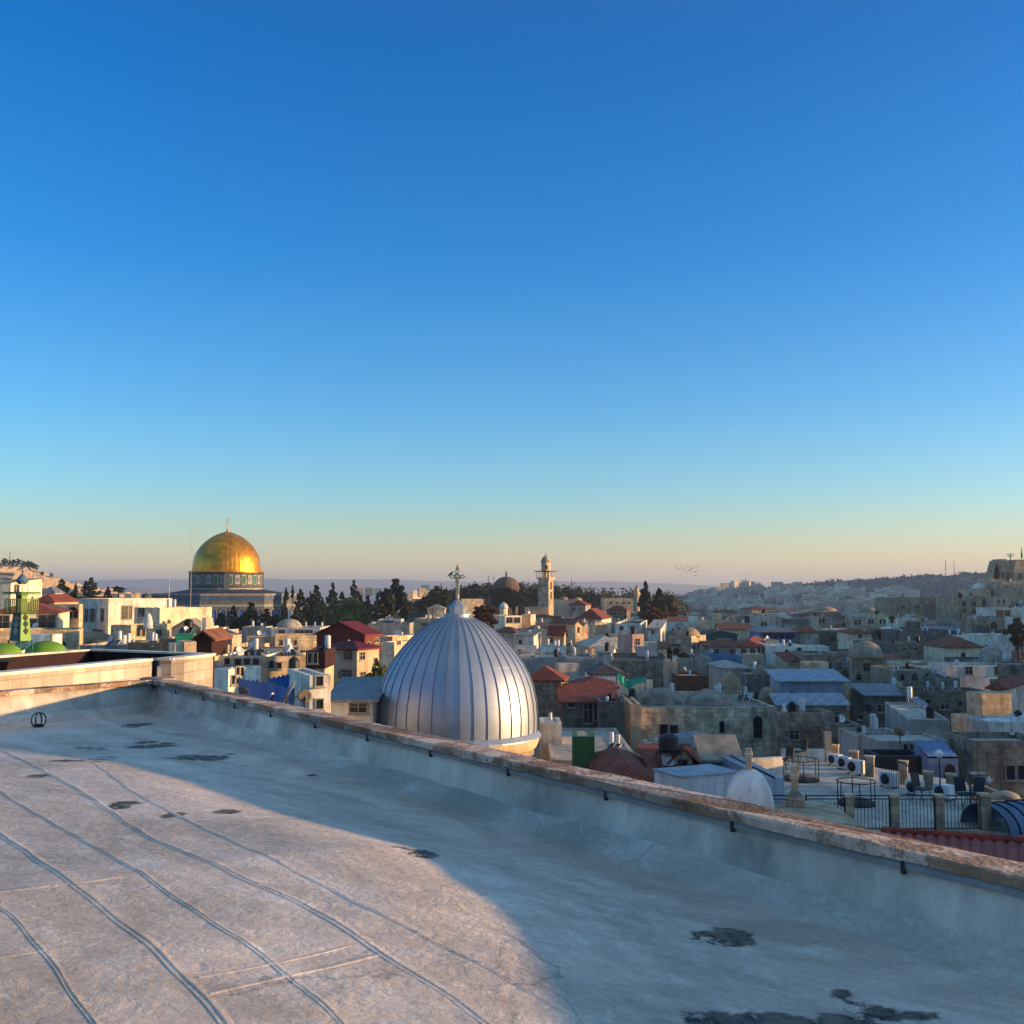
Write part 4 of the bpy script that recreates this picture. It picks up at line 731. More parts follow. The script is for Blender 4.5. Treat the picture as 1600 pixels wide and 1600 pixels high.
# near right
Hs('g2','stone_building',1520,1640,1158,1250,'big plain grey stone building with two dark windows at the right edge','rough','wflat',Y=62,D=11,win=[(1579,1207,12,20),(1597,1207,13,20)],short='big plain stone building')
Hs('g1','stone_house',1418,1484,1124,1160,'grey-walled house with a broad white flat roof','grey','wflat',Y=72,yaw=-12,x2=1545,ph=.15,short='broad white flat roof')
Hs('g1b','grey_house',1372,1484,1158,1182,'low grey house with railed white roof and tilted grey dish','grey','wflat',Y=64,D=6,win=[(1416,1168,3,5),(1423,1168,5,5)],ph=.12,short='railed white roof')
Hs('g4','glazed_building',1372,1450,1181,1245,'dark glazed wall of small panes behind the terrace','iron','flat',Y=60.5,D=2.5,rm='roof',cat='building',win=[(1378+i*11.2,1192,9,16) for i in range(7)],frm='iron',short='dark glazed wall')
Hs('g3','blue_wall_house',1450,1497,1182,1240,'blue painted wall with a barred dark-framed doorway','bluewall','shed',Y=59.5,D=2,pk=1176,rm='bluewall',over=.0,win=[(1484,1212,15,32,'g')],frm='iron',short='blue painted wall')
Hs('g17','stone_house',823,877,1062,1135,'tall dark stone house with low red roof right of the silver dome','rough','hip',Y=82,yaw=-8,x2=883,D=6,pk=1040,rm='tile',short='tall dark stone house')
Hs('g16','stone_house',879,962,1095,1136,'house with long red lean-to roof and open dark doorway','dark','shed',Y=78,D=4,pk=1073,rm='tile',win=[(919,1113,13,32),(893,1100,10,9),(933,1112,8,25)],short='red lean-to roof')
Hs('g16b','stone_house',899,962,1073,1078,'red hipped upper roof above the lean-to','grey','hip',Y=86,D=5,pk=1057,rm='tile',short='red hipped upper roof')
Hs('g16c','grey_house',936,976,1096,1140,'dark blue-grey block wall house right of the open doorway','dark','flat',Y=76,D=5,short='blue-grey block house')
Hs('g18','domed_stone_hall',1001,1213,1106,1165,'long old stone hall with two shallow domes and barred windows','pale_rough','domes',Y=84,yaw=3,D=10,pk=[(1030,1077,32,.55),(1107,1080,35,.45)],rm='domeg',win=[(1037,1141,11,17,'g'),(1053,1141,11,16,'g'),(1128,1136,7,17,'g'),(1184,1136,13,33,'ag'[1])],short='long domed hall',cat='building',ph=.2)
Hs('g18b','stone_house',985,1001,1100,1160,'narrow shaded left wing of the long domed hall','beige','flat',Y=82,D=8,short='left wing')
Hs('g19','grey_house',1054,1136,1167,1200,'house with wide grey hipped sheet roof before the domed hall','beige','hip',Y=66,D=4.5,pk=1150,rm='metal',short='grey hipped sheet roof')
Hs('g19b','grey_house',1008,1056,1160,1200,'beige wall house behind the black tank on its stand','beige','wflat',Y=66,D=1.5,short='beige wall house')
Hs('g14','white_hut',845,878,1131,1175,'white plaster stair hut right of the silver dome','white','flat',Y=58,D=3,rm='roofw',ph=.02,cat='hut',short='white stair hut')
Hs('g12','green_shed',894,929,1151,1190,'green sheeted roof shed with grey slab top','greenwood','flat',Y=48,D=2.4,rm='roof',ph=.02,yaw=-3,cat='shed',short='green sheeted shed')
Hs('g12b','stone_house',862,1000,1188,1210,'low pale roof below the green shed and solar panels','grey','wflat',Y=52,D=12,short='pale low roof',ph=.1)
Hs('g10','stone_house',944,1022,1222,1240,'low red tiled roof close below the parapet','beige','hip',Y=43,D=6.5,pk=1196,rm='tile',short='near red tiled roof')
Hs('g10b','stone_house',1030,1100,1216,1235,'smaller red tiled roof right of the near one','beige','shed',Y=44,D=5,pk=1198,rm='tile',short='smaller near red roof')
Hs('g10c','stone_hut',1052,1082,1188,1203,'tiny hut with red pitched roof near the black dish','beige','gablex',Y=46,D=2,pk=1174,rm='tile',cat='hut',win=[(1067,1194,14,10)],short='tiny red-roofed hut')
Hs('g8','grey_house',1102,1150,1181,1220,'grey sloping-topped wall left of the white cupola','grey','shed',Y=48,D=1.2,pk=1176,rm='roof',short='grey sloping wall')
Hs('g20','stone_house',1215,1300,1113,1165,'shaded stone house with lean-to shed behind the terrace chair','rough','flat',Y=74,D=2.2,win=[(1241,1148,13,14)],short='shaded lean-to house')
Hs('g20b','stone_house',1300,1346,1132,1175,'shaded rough stone house behind the air conditioners','rough','flat',Y=71,D=2.5,win=[(1307,1124,5,5)],short='shaded rough house')
Hs('g20c','stone_house',1346,1372,1112,1135,'angled pale wall with arched opening below the metal building','rough','flat',Y=88,D=6,x2=1373,win=[(1345,1120,8,8,'a')],short='angled pale wall')
Hs('g20d','stone_house',1340,1420,1150,1182,'pale flat house with thin white parapet behind the terrace','grey','wflat',Y=67,D=5,ph=.2,short='thin-parapet house')
Hs('g21','stone_house',1545,1640,1128,1160,'whitewashed roof with low vaults above the big plain building','white','domes',Y=74,D=9,pk=[(1558,1128,24,.4),(1600,1116,26,.6)],rm='domew',short='whitewashed vaults')
Hs('g22','stone_house',1545,1600,1252,1290,'small domed stone kiosk roof beyond the terrace end','rough','domes',Y=48,D=5,pk=[(1570,1242,22,.5)],rm='domeg',short='domed kiosk roof')
# ================================================================ golden domed shrine
GY=385.; k_=GY/F
def zy(py,Y): return ray(800,py).z*Y
gc=P(353.5,930,GY)
M['gold']=mat('gilded_sheets',(1.0,.44,.04),(.82,.32,.03),rough=.40,ns=.35,metal=.85,bump=.12,bs=1.5,rnd=0,brick=(2.,1.4),mortar=.75)
M['drumtile']=mat('painted_drum_tiles',(.09,.14,.19),(.18,.17,.15),ns=1.8,rough=.45,bump=0,rnd=0,brick=(.5,.5))
M['facade']=mat('patterned_tile_facade',(.20,.165,.13),(.08,.09,.12),ns=1.1,rough=.5,bump=0,rnd=0,brick=(.7,.7))
M['marble']=mat('grey_veined_marble',(.42,.38,.33),(.30,.28,.26),ns=.8,rough=.5,bump=0,rnd=0,brick=(1.6,2.6))
M['band']=mat('turquoise_tile_band',(.10,.22,.26),(.32,.26,.15),ns=2.5,rough=.4,bump=0,rnd=0)
M['whitetile']=mat('white_tile',(.38,.35,.30),bump=0,rnd=0); M['greentile']=mat('green_tile',(.05,.18,.09),bump=0,rnd=0); M['bluet']=mat('cobalt_tile',(.03,.10,.30),bump=0,rnd=0)
G=thing('domed_shrine','great octagonal shrine in blue patterned tiles under a gleaming golden dome','shrine',(gc.x,GY,0))
def oct_(Rr,a0): return [(Rr*math.sin(a0+math.pi/4*i),-Rr*math.cos(a0+math.pi/4*i)) for i in range(8)]
ztop=zy(928,GY-25); zb_=-19.; RO=27.8; view=math.atan2(gc.x,GY)   # toward-camera bearing
A0=R(-18)-view
o8=oct_(RO,A0)[::1]
o8=o8[::-1] if False else o8
mb=MB(); n=8
o8i=oct_(RO-1,A0)
vs=[(x,y,zb_) for x,y in o8]+[(x,y,ztop) for x,y in o8]+[(x,y,ztop) for x,y in o8i]+[(x,y,ztop-1.2) for x,y in o8i]
mb.add(vs,[(i,(i+1)%8,8+(i+1)%8,8+i) for i in range(8)]+[(8+i,8+(i+1)%8,16+(i+1)%8,16+i) for i in range(8)]+[(16+i,16+(i+1)%8,24+(i+1)%8,24+i) for i in range(8)])
mb.build('octagon_wall',M['facade'],G)
def octband(name,z0,z1,pr,m):
    a=oct_(RO,A0); b=oct_(RO+pr,A0); v=[(x,y,z0) for x,y in b]+[(x,y,z1) for x,y in b]+[(x,y,z1) for x,y in a]+[(x,y,z0) for x,y in a]
    MB().add(v,[(i,(i+1)%8,8+(i+1)%8,8+i) for i in range(8)]+[(8+i,8+(i+1)%8,16+(i+1)%8,16+i) for i in range(8)]+[(24+i,24+(i+1)%8,(i+1)%8,i) for i in range(8)]).build(name,m,G)
octband('cornice',ztop-.5,ztop+.05,.35,M['marble']); octband('inscription_band',ztop-2.2,ztop-1.,.12,M['dustyblue']); octband('tile_band',ztop-4.4,ztop-3.6,.12,M['band'])
octband('marble_dado',zb_,ztop-10.5,.15,M['marble'])
for i in range(8):
    a=Vector((*o8[i],0)); b=Vector((*o8[(i+1)%8],0)); d_=(b-a); Ls=d_.length; d_.normalize(); nn=Vector((d_.y,-d_.x,0)); 
    if nn.y>.35: continue
    rz=math.atan2(d_.y,d_.x)
    for j in range(7):
        c_=a+d_*(Ls*(j+.5)/7); W=Ls/7*.62; Hh=5.2
        r_=W/2; pts=[(-r_,-Hh/2),(r_,-Hh/2)]+[(r_*math.cos(t),Hh/2-r_+1.25*r_*math.sin(t)) for t in [math.pi*q/8 for q in range(9)]]
        m2=MB(); po=[(x*1.22,z*1.08) for x,z in pts]; N_=len(pts)
        m2.add([(x,-.25,z) for x,z in po]+[(x,-.25,z) for x,z in pts]+[(x,0,z) for x,z in po]+[(x,-.03,z) for x,z in pts],sum([[(q,(q+1)%N_,N_+(q+1)%N_,N_+q),(2*N_+q,2*N_+(q+1)%N_,(q+1)%N_,q),(N_+q,N_+(q+1)%N_,3*N_+(q+1)%N_,3*N_+q)] for q in range(N_)],[]),0)
        m2.add([(x,-.04,z) for x,z in pts],[tuple(range(N_))],1)
        m2.build('arched_bay',[M['marble'],M['bluet'] if 0<j<6 else M['dustyblue']],G,(c_.x,c_.y,ztop-8),rz)
RD=54.*k_
zc0=zy(921,GY-13); zc1=zy(894,GY-13)
MB().lathe([(RD,zc0-1),(RD,zc1)],72,sm=True).build('drum',M['drumtile'],G)
# sloping lead roof between drum and octagon
pr=oct_(RO-1,A0); vs=[(x,y,ztop-.6) for x,y in pr]+[(RD*.99*math.sin(A0+math.pi/4*i),-RD*.99*math.cos(A0+math.pi/4*i),zc0+.2) for i in range(8)]
MB().add(vs,[(i,(i+1)%8,8+(i+1)%8,8+i) for i in range(8)]).build('skirt_roof',mat('dull_lead_roof',(.05,.056,.07),(.035,.04,.05),rough=.7,rnd=0,stripe=(1.4,'XY',.2)),G)
MB().lathe([(RD+.1,zc0-.2),(RD+.35,zc0-.2),(RD+.35,zc0+.5),(RD+.1,zc0+.5)],72,sm=False,cap=False).build('drum_base_band',M['whitetile'],G)
for i in range(4):   # buttress piers of the drum
    a=view*-1+math.pi/2*i; MB().box(-.9,.9,-.5,.3,zc0-.5,zc1).build('buttress',M['drumtile'],G,(RD*math.sin(a),-RD*math.cos(a),0),a)
hh_=zc1-zc0
for i in range(32):
    a=-view+2*math.pi*(i+.5)/32
    if math.cos(a+view)<-.2: continue
    cx,cy=RD*math.sin(a),-RD*math.cos(a); ww=RD*2*math.pi/32*.36
    if i%2: # framed tile panel with a round medallion
        m2=MB().box(-ww,ww,-.16,.1,zc0+hh_*.30,zc0+hh_*.84,0)
        m2.add([(ww*.8*math.cos(t),-.18,zc0+hh_*.57+ww*.8*math.sin(t)) for t in [2*math.pi*q/14 for q in range(14)]],[tuple(range(14))],1)
        m2.add([(ww*.42*math.cos(t),-.20,zc0+hh_*.57+ww*.42*math.sin(t)) for t in [2*math.pi*q/8 for q in range(8)]],[tuple(range(8))],2)
        m2.build('tile_panel',[M['whitetile'],M['dustyblue'],M['pink']],G,(cx,cy,0),a)
    else:
        m2=MB().box(-ww,ww,-.16,.1,zc0+hh_*.28,zc0+hh_*.86,0); m2.box(-ww*.75,ww*.75,-.19,-.16,zc0+hh_*.32,zc0+hh_*.80,1)
        m2.build('window',[M['whitetile'],M['greentile']],G,(cx,cy,0),a)
MB().lathe([(RD+.1,zc1-.2),(RD+.9,zc1+.1),(RD+.9,zc1+.5),(RD-.2,zc1+.65)],72,sm=False).build('dome_cornice',M['gold'],G)
prof=[(893.5,51.7),(888,51.6),(880,51.0),(875,50.2),(870,49),(865,47),(860,44.2),(855,40.8),(850,36.6),(845,31),(840,24.5),(836,17),(833,9.5),(831.4,4),(830.8,1)]
mb=MB(); n=192; vs=[];fs=[]
for j,(py,rp) in enumerate(prof):
    for i in range(n):
        rr=rp*k_*(1+(.006 if i%4==0 else 0))*.995; a=2*math.pi*i/n; vs.append((rr*math.cos(a),rr*math.sin(a),zy(py,GY)))
for j in range(len(prof)-1):
    for i in range(n): fs.append((j*n+i,j*n+(i+1)%n,(j+1)*n+(i+1)%n,(j+1)*n+i))
mb.add(vs,fs,0,True).build('golden_dome',M['gold'],G)
zt_=zy(831,GY)
fn=MB().lathe([(.9,zt_-.3),(.5,zt_+.3),(.15,zt_+.6),(.12,zt_+1),(.45,zt_+1.3),(.12,zt_+1.6),(.1,zt_+2.1),(.38,zt_+2.4),(.1,zt_+2.7),(.08,zt_+3.2),(.2,zt_+3.4),(.05,zt_+3.6)],10)
fn.path([(.58*math.sin(t),0,zt_+4.25-.58*math.cos(t)) for t in [2*math.pi*q/16 for q in range(0,17)]],.09,6); fn.build('crescent_finial',M['gold'],G)
# low porch block left of the octagon and plateau
plat=MB().box(-190,20,340,470,-45,-17.8).box(-150,-40,352,440,-17.8,-17.2).build('temple_plateau',M['warm']); tag(plat,kind='structure')
# small domed turret far left of the shrine
def turret(px,pt,pb,wd,Y,label,col='lead',wall='beige',cat='turret'):
    b=P(px,pb,Y); s=wd*Y/F/2; t=thing('domed_turret',label,cat,(b.x,Y,b.z)); hgt=zy(pt,Y)-b.z; 
    MB().lathe([(s*.85,-3),(s*.85,hgt*.45)],8,sm=False).build('drum',M[wall],t)
    MB().lathe([(s,hgt*.45)]+[(s*math.cos(u),hgt*.45+hgt*.38*math.sin(u)) for u in [math.pi/2*i/6 for i in range(1,6)]]+[(.03*s,hgt*.84)],16).build('dome',M[col],t)
    MB().tube((0,0,hgt*.8),(0,0,hgt*1.0),.05*s+.03).build('finial',M['iron'],t); return t
turret(228,925,938,15,330,'dark pointed turret on the skyline left of the golden-domed shrine','roofd','roofd' and 'dark')
turret(787,937,962,14,310,'white mint-capped little turret right of the cross','domew','cream')
# ================================================================ dark domed mosque on the hill
Y=520.; c_=P(791,935,Y); Mq=thing('domed_mosque','brown-domed building rising from dark trees on the hill','mosque',(c_.x,Y,0)); s=Y/F
MB().lathe([(19.5*s,-32),(19.5*s,zy(919,Y))],32,sm=False).build('drum',M['mosque'],Mq)
MB().lathe([(21.5*s,zy(920,Y)),(21.5*s,zy(917,Y))]+[(20*s*math.cos(u),zy(917,Y)+16*s*math.sin(u)) for u in [math.pi/2*i/9 for i in range(0,9)]]+[(.1,zy(901,Y))],36).build('dome',M['mosque'],Mq)
MB().tube((0,0,zy(902,Y)),(0,0,zy(892.5,Y)),.35).lathe([(.1,zy(899,Y)),(.9,zy(898,Y)),(.1,zy(896.6,Y))],8).build('finial',M['iron'],Mq)
# ================================================================ minarets
def minaret(pxs,Y,label,rows):
    """rows: list of (part, material, half width px at bottom, y bottom, half width px at top, y top, sides)"""
    c=P(pxs,940,Y); t=thing('minaret',label,'minaret',(c.x,Y,0)); s=Y/F
    for (nm,m,w0,y0,w1,y1,sd) in rows:
        q=math.sqrt(2) if sd==4 else 1
        MB().lathe([(w0*s*q,zy(y0,Y)),(w1*s*q,zy(y1,Y))],sd,sm=sd>12,a0=math.pi/4 if sd==4 else 0).build(nm,M[m],t,rz=R(-28) if sd==4 else 0)
    return t,s
mt,s=minaret(853,325,'tall square stone minaret with covered gallery and rounded cap',[('shaft','stone',9.0,1000,8.8,906,4),('corbel','warm',9.2,906,11,903,4),('gallery_floor','warm',11.2,903,11.2,902,4),
  ('gallery_core','warm',6,902,6,893,8),('canopy','roofd',13.8,893.2,13.5,892,4),('lantern','warm',7.2,892,7,880,8),('lantern_cornice','warm',8,880,8,879,8)])
MB().lathe([(7.6*s*math.cos(u)*(1 if u<.1 else 1),zy(879,325)+10.5*s*math.sin(u)) for u in [math.pi/2*i/8 for i in range(8)]]+[(.1,zy(867.4,325))],20).tube((0,0,zy(868,325)),(0,0,zy(864,325)),.14).build('cap_dome',M['domeg'],mt)
for i in range(8):
    a=R(-28)+math.pi/4*i; q=10.4*s*(math.sqrt(2) if i%2==0 else 1)
    MB().tube((0,0,zy(902,325)),(0,0,zy(893,325)),.12,6).build('column',M['warm'],mt,(q*math.cos(a+math.pi/4),q*math.sin(a+math.pi/4),0))
for zz in (930,915): link('window',window_mesh(.9,2.2,'a',M['frame']),mt,(math.cos(R(-28))*9*s,math.sin(R(-28))*9*s,zy(zz,325)),R(-28)+R(90))
link('window',window_mesh(.8,1.3,'a',M['frame']),mt,(0,-7.1*s,zy(886,325)),0)
mt2,s=minaret(995.5,405,'slim distant minaret left of the two dark cypresses',[('shaft','beige',3.9,985,3.7,931,8),('corbel','warm',4,931,6.2,927,8),('gallery','warm',6.2,927,6.2,925,8),('canopy','domeg',7,924.8,6.6,924.2,8),('lantern','beige',2.8,925,2.6,919,8)])
MB().lathe([(3*s,zy(919,405)),(2.7*s,zy(917,405)),(1.2*s,zy(914.6,405)),(.05,zy(912.5,405))],12).tube((0,0,zy(913,405)),(0,0,zy(910,405)),.1).build('cap_dome',M['domeg'],mt2)
# ================================================================ silver dome church
SY=55.; s=SY/F; sc0=P(714,1140,SY); zS=sc0.z
M['zinc']=mat('zinc_standing_seam',(.37,.41,.47),(.30,.34,.40),rough=.50,ns=.5,metal=.72,bump=.05,bs=3,rnd=0)
M['zincd']=mat('dark_zinc_seams',(.25,.28,.33),rough=.5,metal=.6,bump=0,rnd=0)
CH=thing('domed_church','church with a big pointed silver dome of standing-seam metal and a stone drum','church',(sc0.x,SY,0))
pf=[(0,124),(12,124.6),(25,124.6),(45,122.8),(68,118),(85,111.5),(100,103.5),(110,97),(120,89.5),(131,80),(142,69.5),(153,57.5),(163,43.5),(170,30),(174.5,17)]
def sdome(r_add=0): return [(p_*s+r_add,zS+h_*s*1.0) for h_,p_ in pf]
nS=38
mb=MB(); P_=sdome(); n=nS*4; vs=[];fs=[]
for r_,z_ in P_:
    for i in range(n): a=2*math.pi*i/n; q=i%4; rr=r_; vs.append((rr*math.cos(a),rr*math.sin(a),z_))
for j in range(len(P_)-1):
    for i in range(n): fs.append((j*n+i,j*n+(i+1)%n,(j+1)*n+(i+1)%n,(j+1)*n+i))
mb.add(vs,fs,0,True)
for i in range(nS):   # standing seams
    a=2*math.pi*i/nS; ca,sa=math.cos(a),math.sin(a); w_=.012; vs=[];fs=[]
    for (r_,z_) in P_[:-1]:
        for (q,t) in ((r_-.02,-w_),(r_+.045,-w_),(r_+.045,w_),(r_-.02,w_)): vs.append((q*ca-t*sa,q*sa+t*ca,z_))
    for j in range(len(P_)-2):
        for q in range(3): fs.append((j*4+q,j*4+q+1,j*4+4+q+1,j*4+4+q))
    mb.add(vs,fs,1)
for hq,rq in ((100,103.5),(45,122.8)): mb.lathe([(rq*s+.004,zS+hq*s-.012),(rq*s+.012,zS+hq*s),(rq*s-.02,zS+hq*s+.02)],76,m=0,cap=False)
mb.build('silver_dome',[M['zinc'],M['zincd']],CH)
MB().lathe([(124*s,zS+.02),(130*s,zS-.22),(130*s,zS-.30),(124*s,zS-.30)],nS,sm=False).build('eave_flashing',M['zinc'],CH)
MB().lathe([(120*s,zS-.9),(124*s,zS-.75),(127*s,zS-.45),(127.5*s,zS-.30)],64).build('cornice',M['beige'],CH)
MB().lathe([(119*s,-18),(119*s,zS-.88)],48,sm=True).build('drum',M['stone'],CH)
MB().box(-6.5,6.2,-1.5,7,GZ,zS-1.9).build('nave_wall',M['stone'],CH)
zt_=zS+174.5*s
MB().lathe([(21*s,zt_-.12),(21*s,zt_+.12),(16*s,zt_+.14)],nS,sm=False).build('top_collar',M['zinc'],CH)
MB().lathe([(13.5*s,zt_),(13.5*s,zy(950,SY)),(14.5*s,zy(950,SY)),(14.5*s,zy(948.5,SY)),(3*s,zy(937,SY)),(1*s,zy(935,SY))],6,sm=False,a0=R(15)).build('lantern',M['zinc'],CH)
bk=MB().box(-.16,.16,-.16,.16,zt_,zy(961,SY)); bk.build('stone_block',M['cream'],CH,(22*s,-.2,0))
# metal cross
cz=zy(901,SY); z0_=zy(937,SY); cr=MB(); cr.prism([(-.085,-.05),(.085,-.05),(.085,.05),(-.085,.05)],z0_,cz+.0)
cr.add([(-.06,-.03,z0_),(.06,-.03,z0_),(.045,-.03,cz),(-.045,-.03,cz)],[(0,1,2,3)])
def flat(pts,th=.11): 
    n=len(pts); cr.add([(x,-th/2,z) for x,z in pts]+[(x,th/2,z) for x,z in pts],[tuple(range(n)),tuple(range(2*n-1,n-1,-1))]+[(i,n+i,n+(i+1)%n,(i+1)%n) for i in range(n)])
u=s
def C_(x,z): return (x*u*1.25,cz+z*u*1.2)
for sx,sz in ((1,0),(-1,0),(0,1),(0,-1)):   # openwork flared arms
    px_,pz_=-sz,sx
    flat([C_(sx*1+px_*1,sz*1+pz_*1),C_(sx*8+px_*3.2,sz*8+pz_*3.2),C_(sx*8+px_*1.9,sz*8+pz_*1.9),C_(sx*2.5,sz*2.5)])
    flat([C_(sx*1-px_*1,sz*1-pz_*1),C_(sx*8-px_*3.2,sz*8-pz_*3.2),C_(sx*8-px_*1.9,sz*8-pz_*1.9),C_(sx*2.5,sz*2.5)][::-1])
    flat([C_(sx*7.4+px_*2.8,sz*7.4+pz_*2.8),C_(sx*10.5+px_*0,sz*10.5+pz_*0),C_(sx*7.4-px_*2.8,sz*7.4-pz_*2.8),C_(sx*8.2,sz*8.2)])
cr.path([(4.6*u*math.cos(t),0,cz+4.6*u*math.sin(t)) for t in [2*math.pi*q/16 for q in range(17)]],.05,6)
flat([C_(-2,9),C_(-2.6,11),C_(-1.2,13),C_(0,17.5),C_(1.2,13),C_(2.6,11),C_(2,9)][::-1])
cr.tube((0,0,z0_-.05),(0,0,z0_+.3),.09,8); cr.tube((0,0,cz-4.5*u),(0,0,cz-5.2*u),.1,8)
M['crossm']=mat('weathered_gilt_iron',(.62,.48,.32),(.45,.34,.22),rough=.5,metal=.5,bump=0,rnd=0)
cr.build('cross',M['crossm'],CH,(0,0,0),R(-8))
# perched bird
def bird(p,s_,label,group,perched=False,rz=0.,flap=.5):
    b=thing('bird',label,'bird',p,rz,group)
    mb=MB()
    if perched:
        pr=[(.01,-.30),(.035,-.18),(.06,-.05),(.075,.05),(.05,.12),(.035,.16),(.045,.20),(.03,.245),(.008,.25)]
        mb.lathe(pr,10); Rm=Matrix.Rotation(R(52),4,'Y'); mb.v=[tuple(Rm@Vector(v)) for v in mb.v]
        mb.tube((.2,0,.15),(.27,0,.145),.012,5,r2=.002)
    else:
        mb.lathe([(.005,-.2),(.03,-.1),(.05,0),(.03,.1),(.005,.17)],6); Rm=Matrix.Rotation(R(90),4,'Y'); mb.v=[tuple(Rm@Vector(v)) for v in mb.v]
        for q in (-1,1): mb.add([(-.07,0,0),(.08,0,.01),(.05,q*.25,.25*flap),(-.02,q*.48,.12*flap+.05),(-.06,q*.22,.2*flap)],[(0,1,2,3,4) if q>0 else (4,3,2,1,0)])
    mb.build('body',M['iron'],b) ; b.scale=(s_,)*3; return b
bp_=Vector((sc0.x-11*s,SY,cz+4.2*s)); bird(bp_,.8,'dark bird perched on the left arm of the metal cross',None,True,R(8))
for i,(bx,by) in enumerate([(1057,885),(1060,888),(1058,890),(1064,884),(1063,889),(1068,887),(1066,893),(1070,889),(1073,885),(1075,881),(1076,890),(1078,892),(1074,895),(1081,888),(1085,893),(1088,894),(1087,899),(1090,886),(1092,891),(1097,892),(1084,886),(1079,886)]):
    random.seed(i*3+1); bird(P(bx,by,430+random.uniform(-25,25)),1.9,'tiny dark bird flying in the flock above the two dark cypresses','birds flying in a loose flock',False,R(random.uniform(0,360)),random.uniform(-.8,1))
# ================================================================ green lattice tower with green domes
TY=62.; s=TY/F; tc_=P(31,1020,TY); GT=thing('green_tower','slim green and yellow-green metal minaret with railed gallery and blue conical cap','minaret',(tc_.x,TY,0),R(-10))
def zt(py): return zy(py,TY)
def sqr(r): return [(-r,-r),(r,-r),(r,r),(-r,r)]
w0,w1=15*s*.95,10.5*s*.95
def frus(name,r0,z0,r1,z1,mm,par=GT):
    v=[(x,y,z0) for x,y in sqr(r0)]+[(x,y,z1) for x,y in sqr(r1)]
    q=MB().add(v,[(0,1,5,4),(1,2,6,5),(2,3,7,6),(3,0,4,7),(4,5,6,7)]); q.m[0]=1; q.m[3]=1
    return q.build(name,[mm,M['teal']],par)
a_=R(-20)
GT.rotation_euler=(0,0,a_)
frus('shaft',w0*.78,zt(1001),w1*.78,zt(957),M['ceramic_green'])
for zz,rr in ((965,1),(975,1.05),(986,1.12)):
    for fx,(dx,dy,rz_) in enumerate(((0,-1,0),(1,0,R(90)),(-1,0,R(-90)))):
        q=w1*.78+(w0-w1)*.78*(zz-957)/44; h_=.22
        MB().add([(0,-.02,-h_),(h_*.95,-.02,0),(0,-.02,h_),(-h_*.95,-.02,0),(0,0.02,-h_),(h_*.95,0.02,0),(0,0.02,h_),(-h_*.95,0.02,0)],[(0,1,2,3),(0,4,5,1),(1,5,6,2),(2,6,7,3),(3,7,4,0)]).build('diamond_opening',M['pink'] if fx==0 else M['iron'],GT,(dx*q,dy*q,zt(zz)),rz_)
for x,y in sqr(w0*.82): MB().tube((x*1.08,y*1.08,zt(1026)),(x,y,zt(1000)),.04,6).build('leg',M['teal'],GT)
lt=MB()
for (x0_,y0_),(x1_,y1_) in zip(sqr(w0*.85),sqr(w0*.85)[1:]+sqr(w0*.85)[:1]): 
    lt.tube((x0_,y0_,zt(1018)),(x1_,y1_,zt(1002)),.025,5).tube((x1_,y1_,zt(1018)),(x0_,y0_,zt(1002)),.025,5)
lt.build('brace',M['teal'],GT)
frus('gallery_core',w1*.6,zt(958),w1*.6,zt(926),M['ceramic_green'])
gr=21*s*.78; MB().box(-gr,gr,-gr,gr,zt(958.5),zt(957)).build('gallery_floor',M['teal'],GT)
rl=MB()
for (x0_,y0_),(x1_,y1_) in zip(sqr(gr),sqr(gr)[1:]+sqr(gr)[:1]):
    for t in range(9): x=x0_+(x1_-x0_)*t/9; y=y0_+(y1_-y0_)*t/9; rl.tube((x,y,zt(957)),(x,y,zt(936)),.035,5)
    rl.tube((x0_,y0_,zt(936)),(x1_,y1_,zt(936)),.02,5)
rl.build('railing',mat('yellow_green_bars',(.30,.36,.12),bump=0,rnd=0),GT)
cn=MB().box(-gr*1.12,gr*1.12,-gr*1.12,gr*1.12,zt(926.5),zt(924.5)); cn.build('canopy',M['teal'],GT)
fr=MB()
for (x0_,y0_),(x1_,y1_) in zip(sqr(gr*1.13),sqr(gr*1.13)[1:]+sqr(gr*1.13)[:1]):
    for t in range(12): x=x0_+(x1_-x0_)*t/12; y=y0_+(y1_-y0_)*t/12; fr.tube((x,y,zt(929)),(x,y,zt(925)),.03,4)
fr.build('canopy_fringe',M['ceramic_green'],GT)
for x,y in sqr(6*s): MB().tube((x,y,zt(925)),(x,y,zt(911)),.03,5).build('lantern_post',M['frame'],GT)
MB().lathe([(.2,zt(913)),(10*s,zt(907.5)),(10*s,zt(907)),(7*s,zt(903)),(1*s,zt(896))],12,sm=False).build('cap',M['lead'],GT)
fi=MB().tube((0,0,zt(897)),(0,0,zt(888)),.02).lathe([(.01,zt(894.5)),(.07,zt(893.5)),(.01,zt(892))],8).path([(.13*math.sin(t),0,zt(884)-.13*math.cos(t)) for t in [R(d) for d in range(-140,141,20)]],.018,5); fi.build('crescent_finial',M['iron'],GT,(0,0,0),-a_)
for lb,px_,pyt,hw,Yd in (('bright green painted dome right of the green tower',72,1001,31,66),('bright green painted dome at the left edge beside the green tower',4,1005,27,60)):
    b=P(px_,1021,Yd); q=hw*Yd/F; hz2=zy(pyt,Yd)-b.z; d0=thing('green_dome',lb,'dome',(b.x,Yd,b.z))
    MB().lathe([(q*math.cos(u),hz2*math.sin(u)) for u in [math.pi/2*i/9 for i in range(9)]]+[(.03,hz2)],32).build('dome',M['greendome'],d0)
    MB().lathe([(q*1.04,-6),(q*1.04,.0),(q,.05)],32).build('drum',M['stone'],d0)
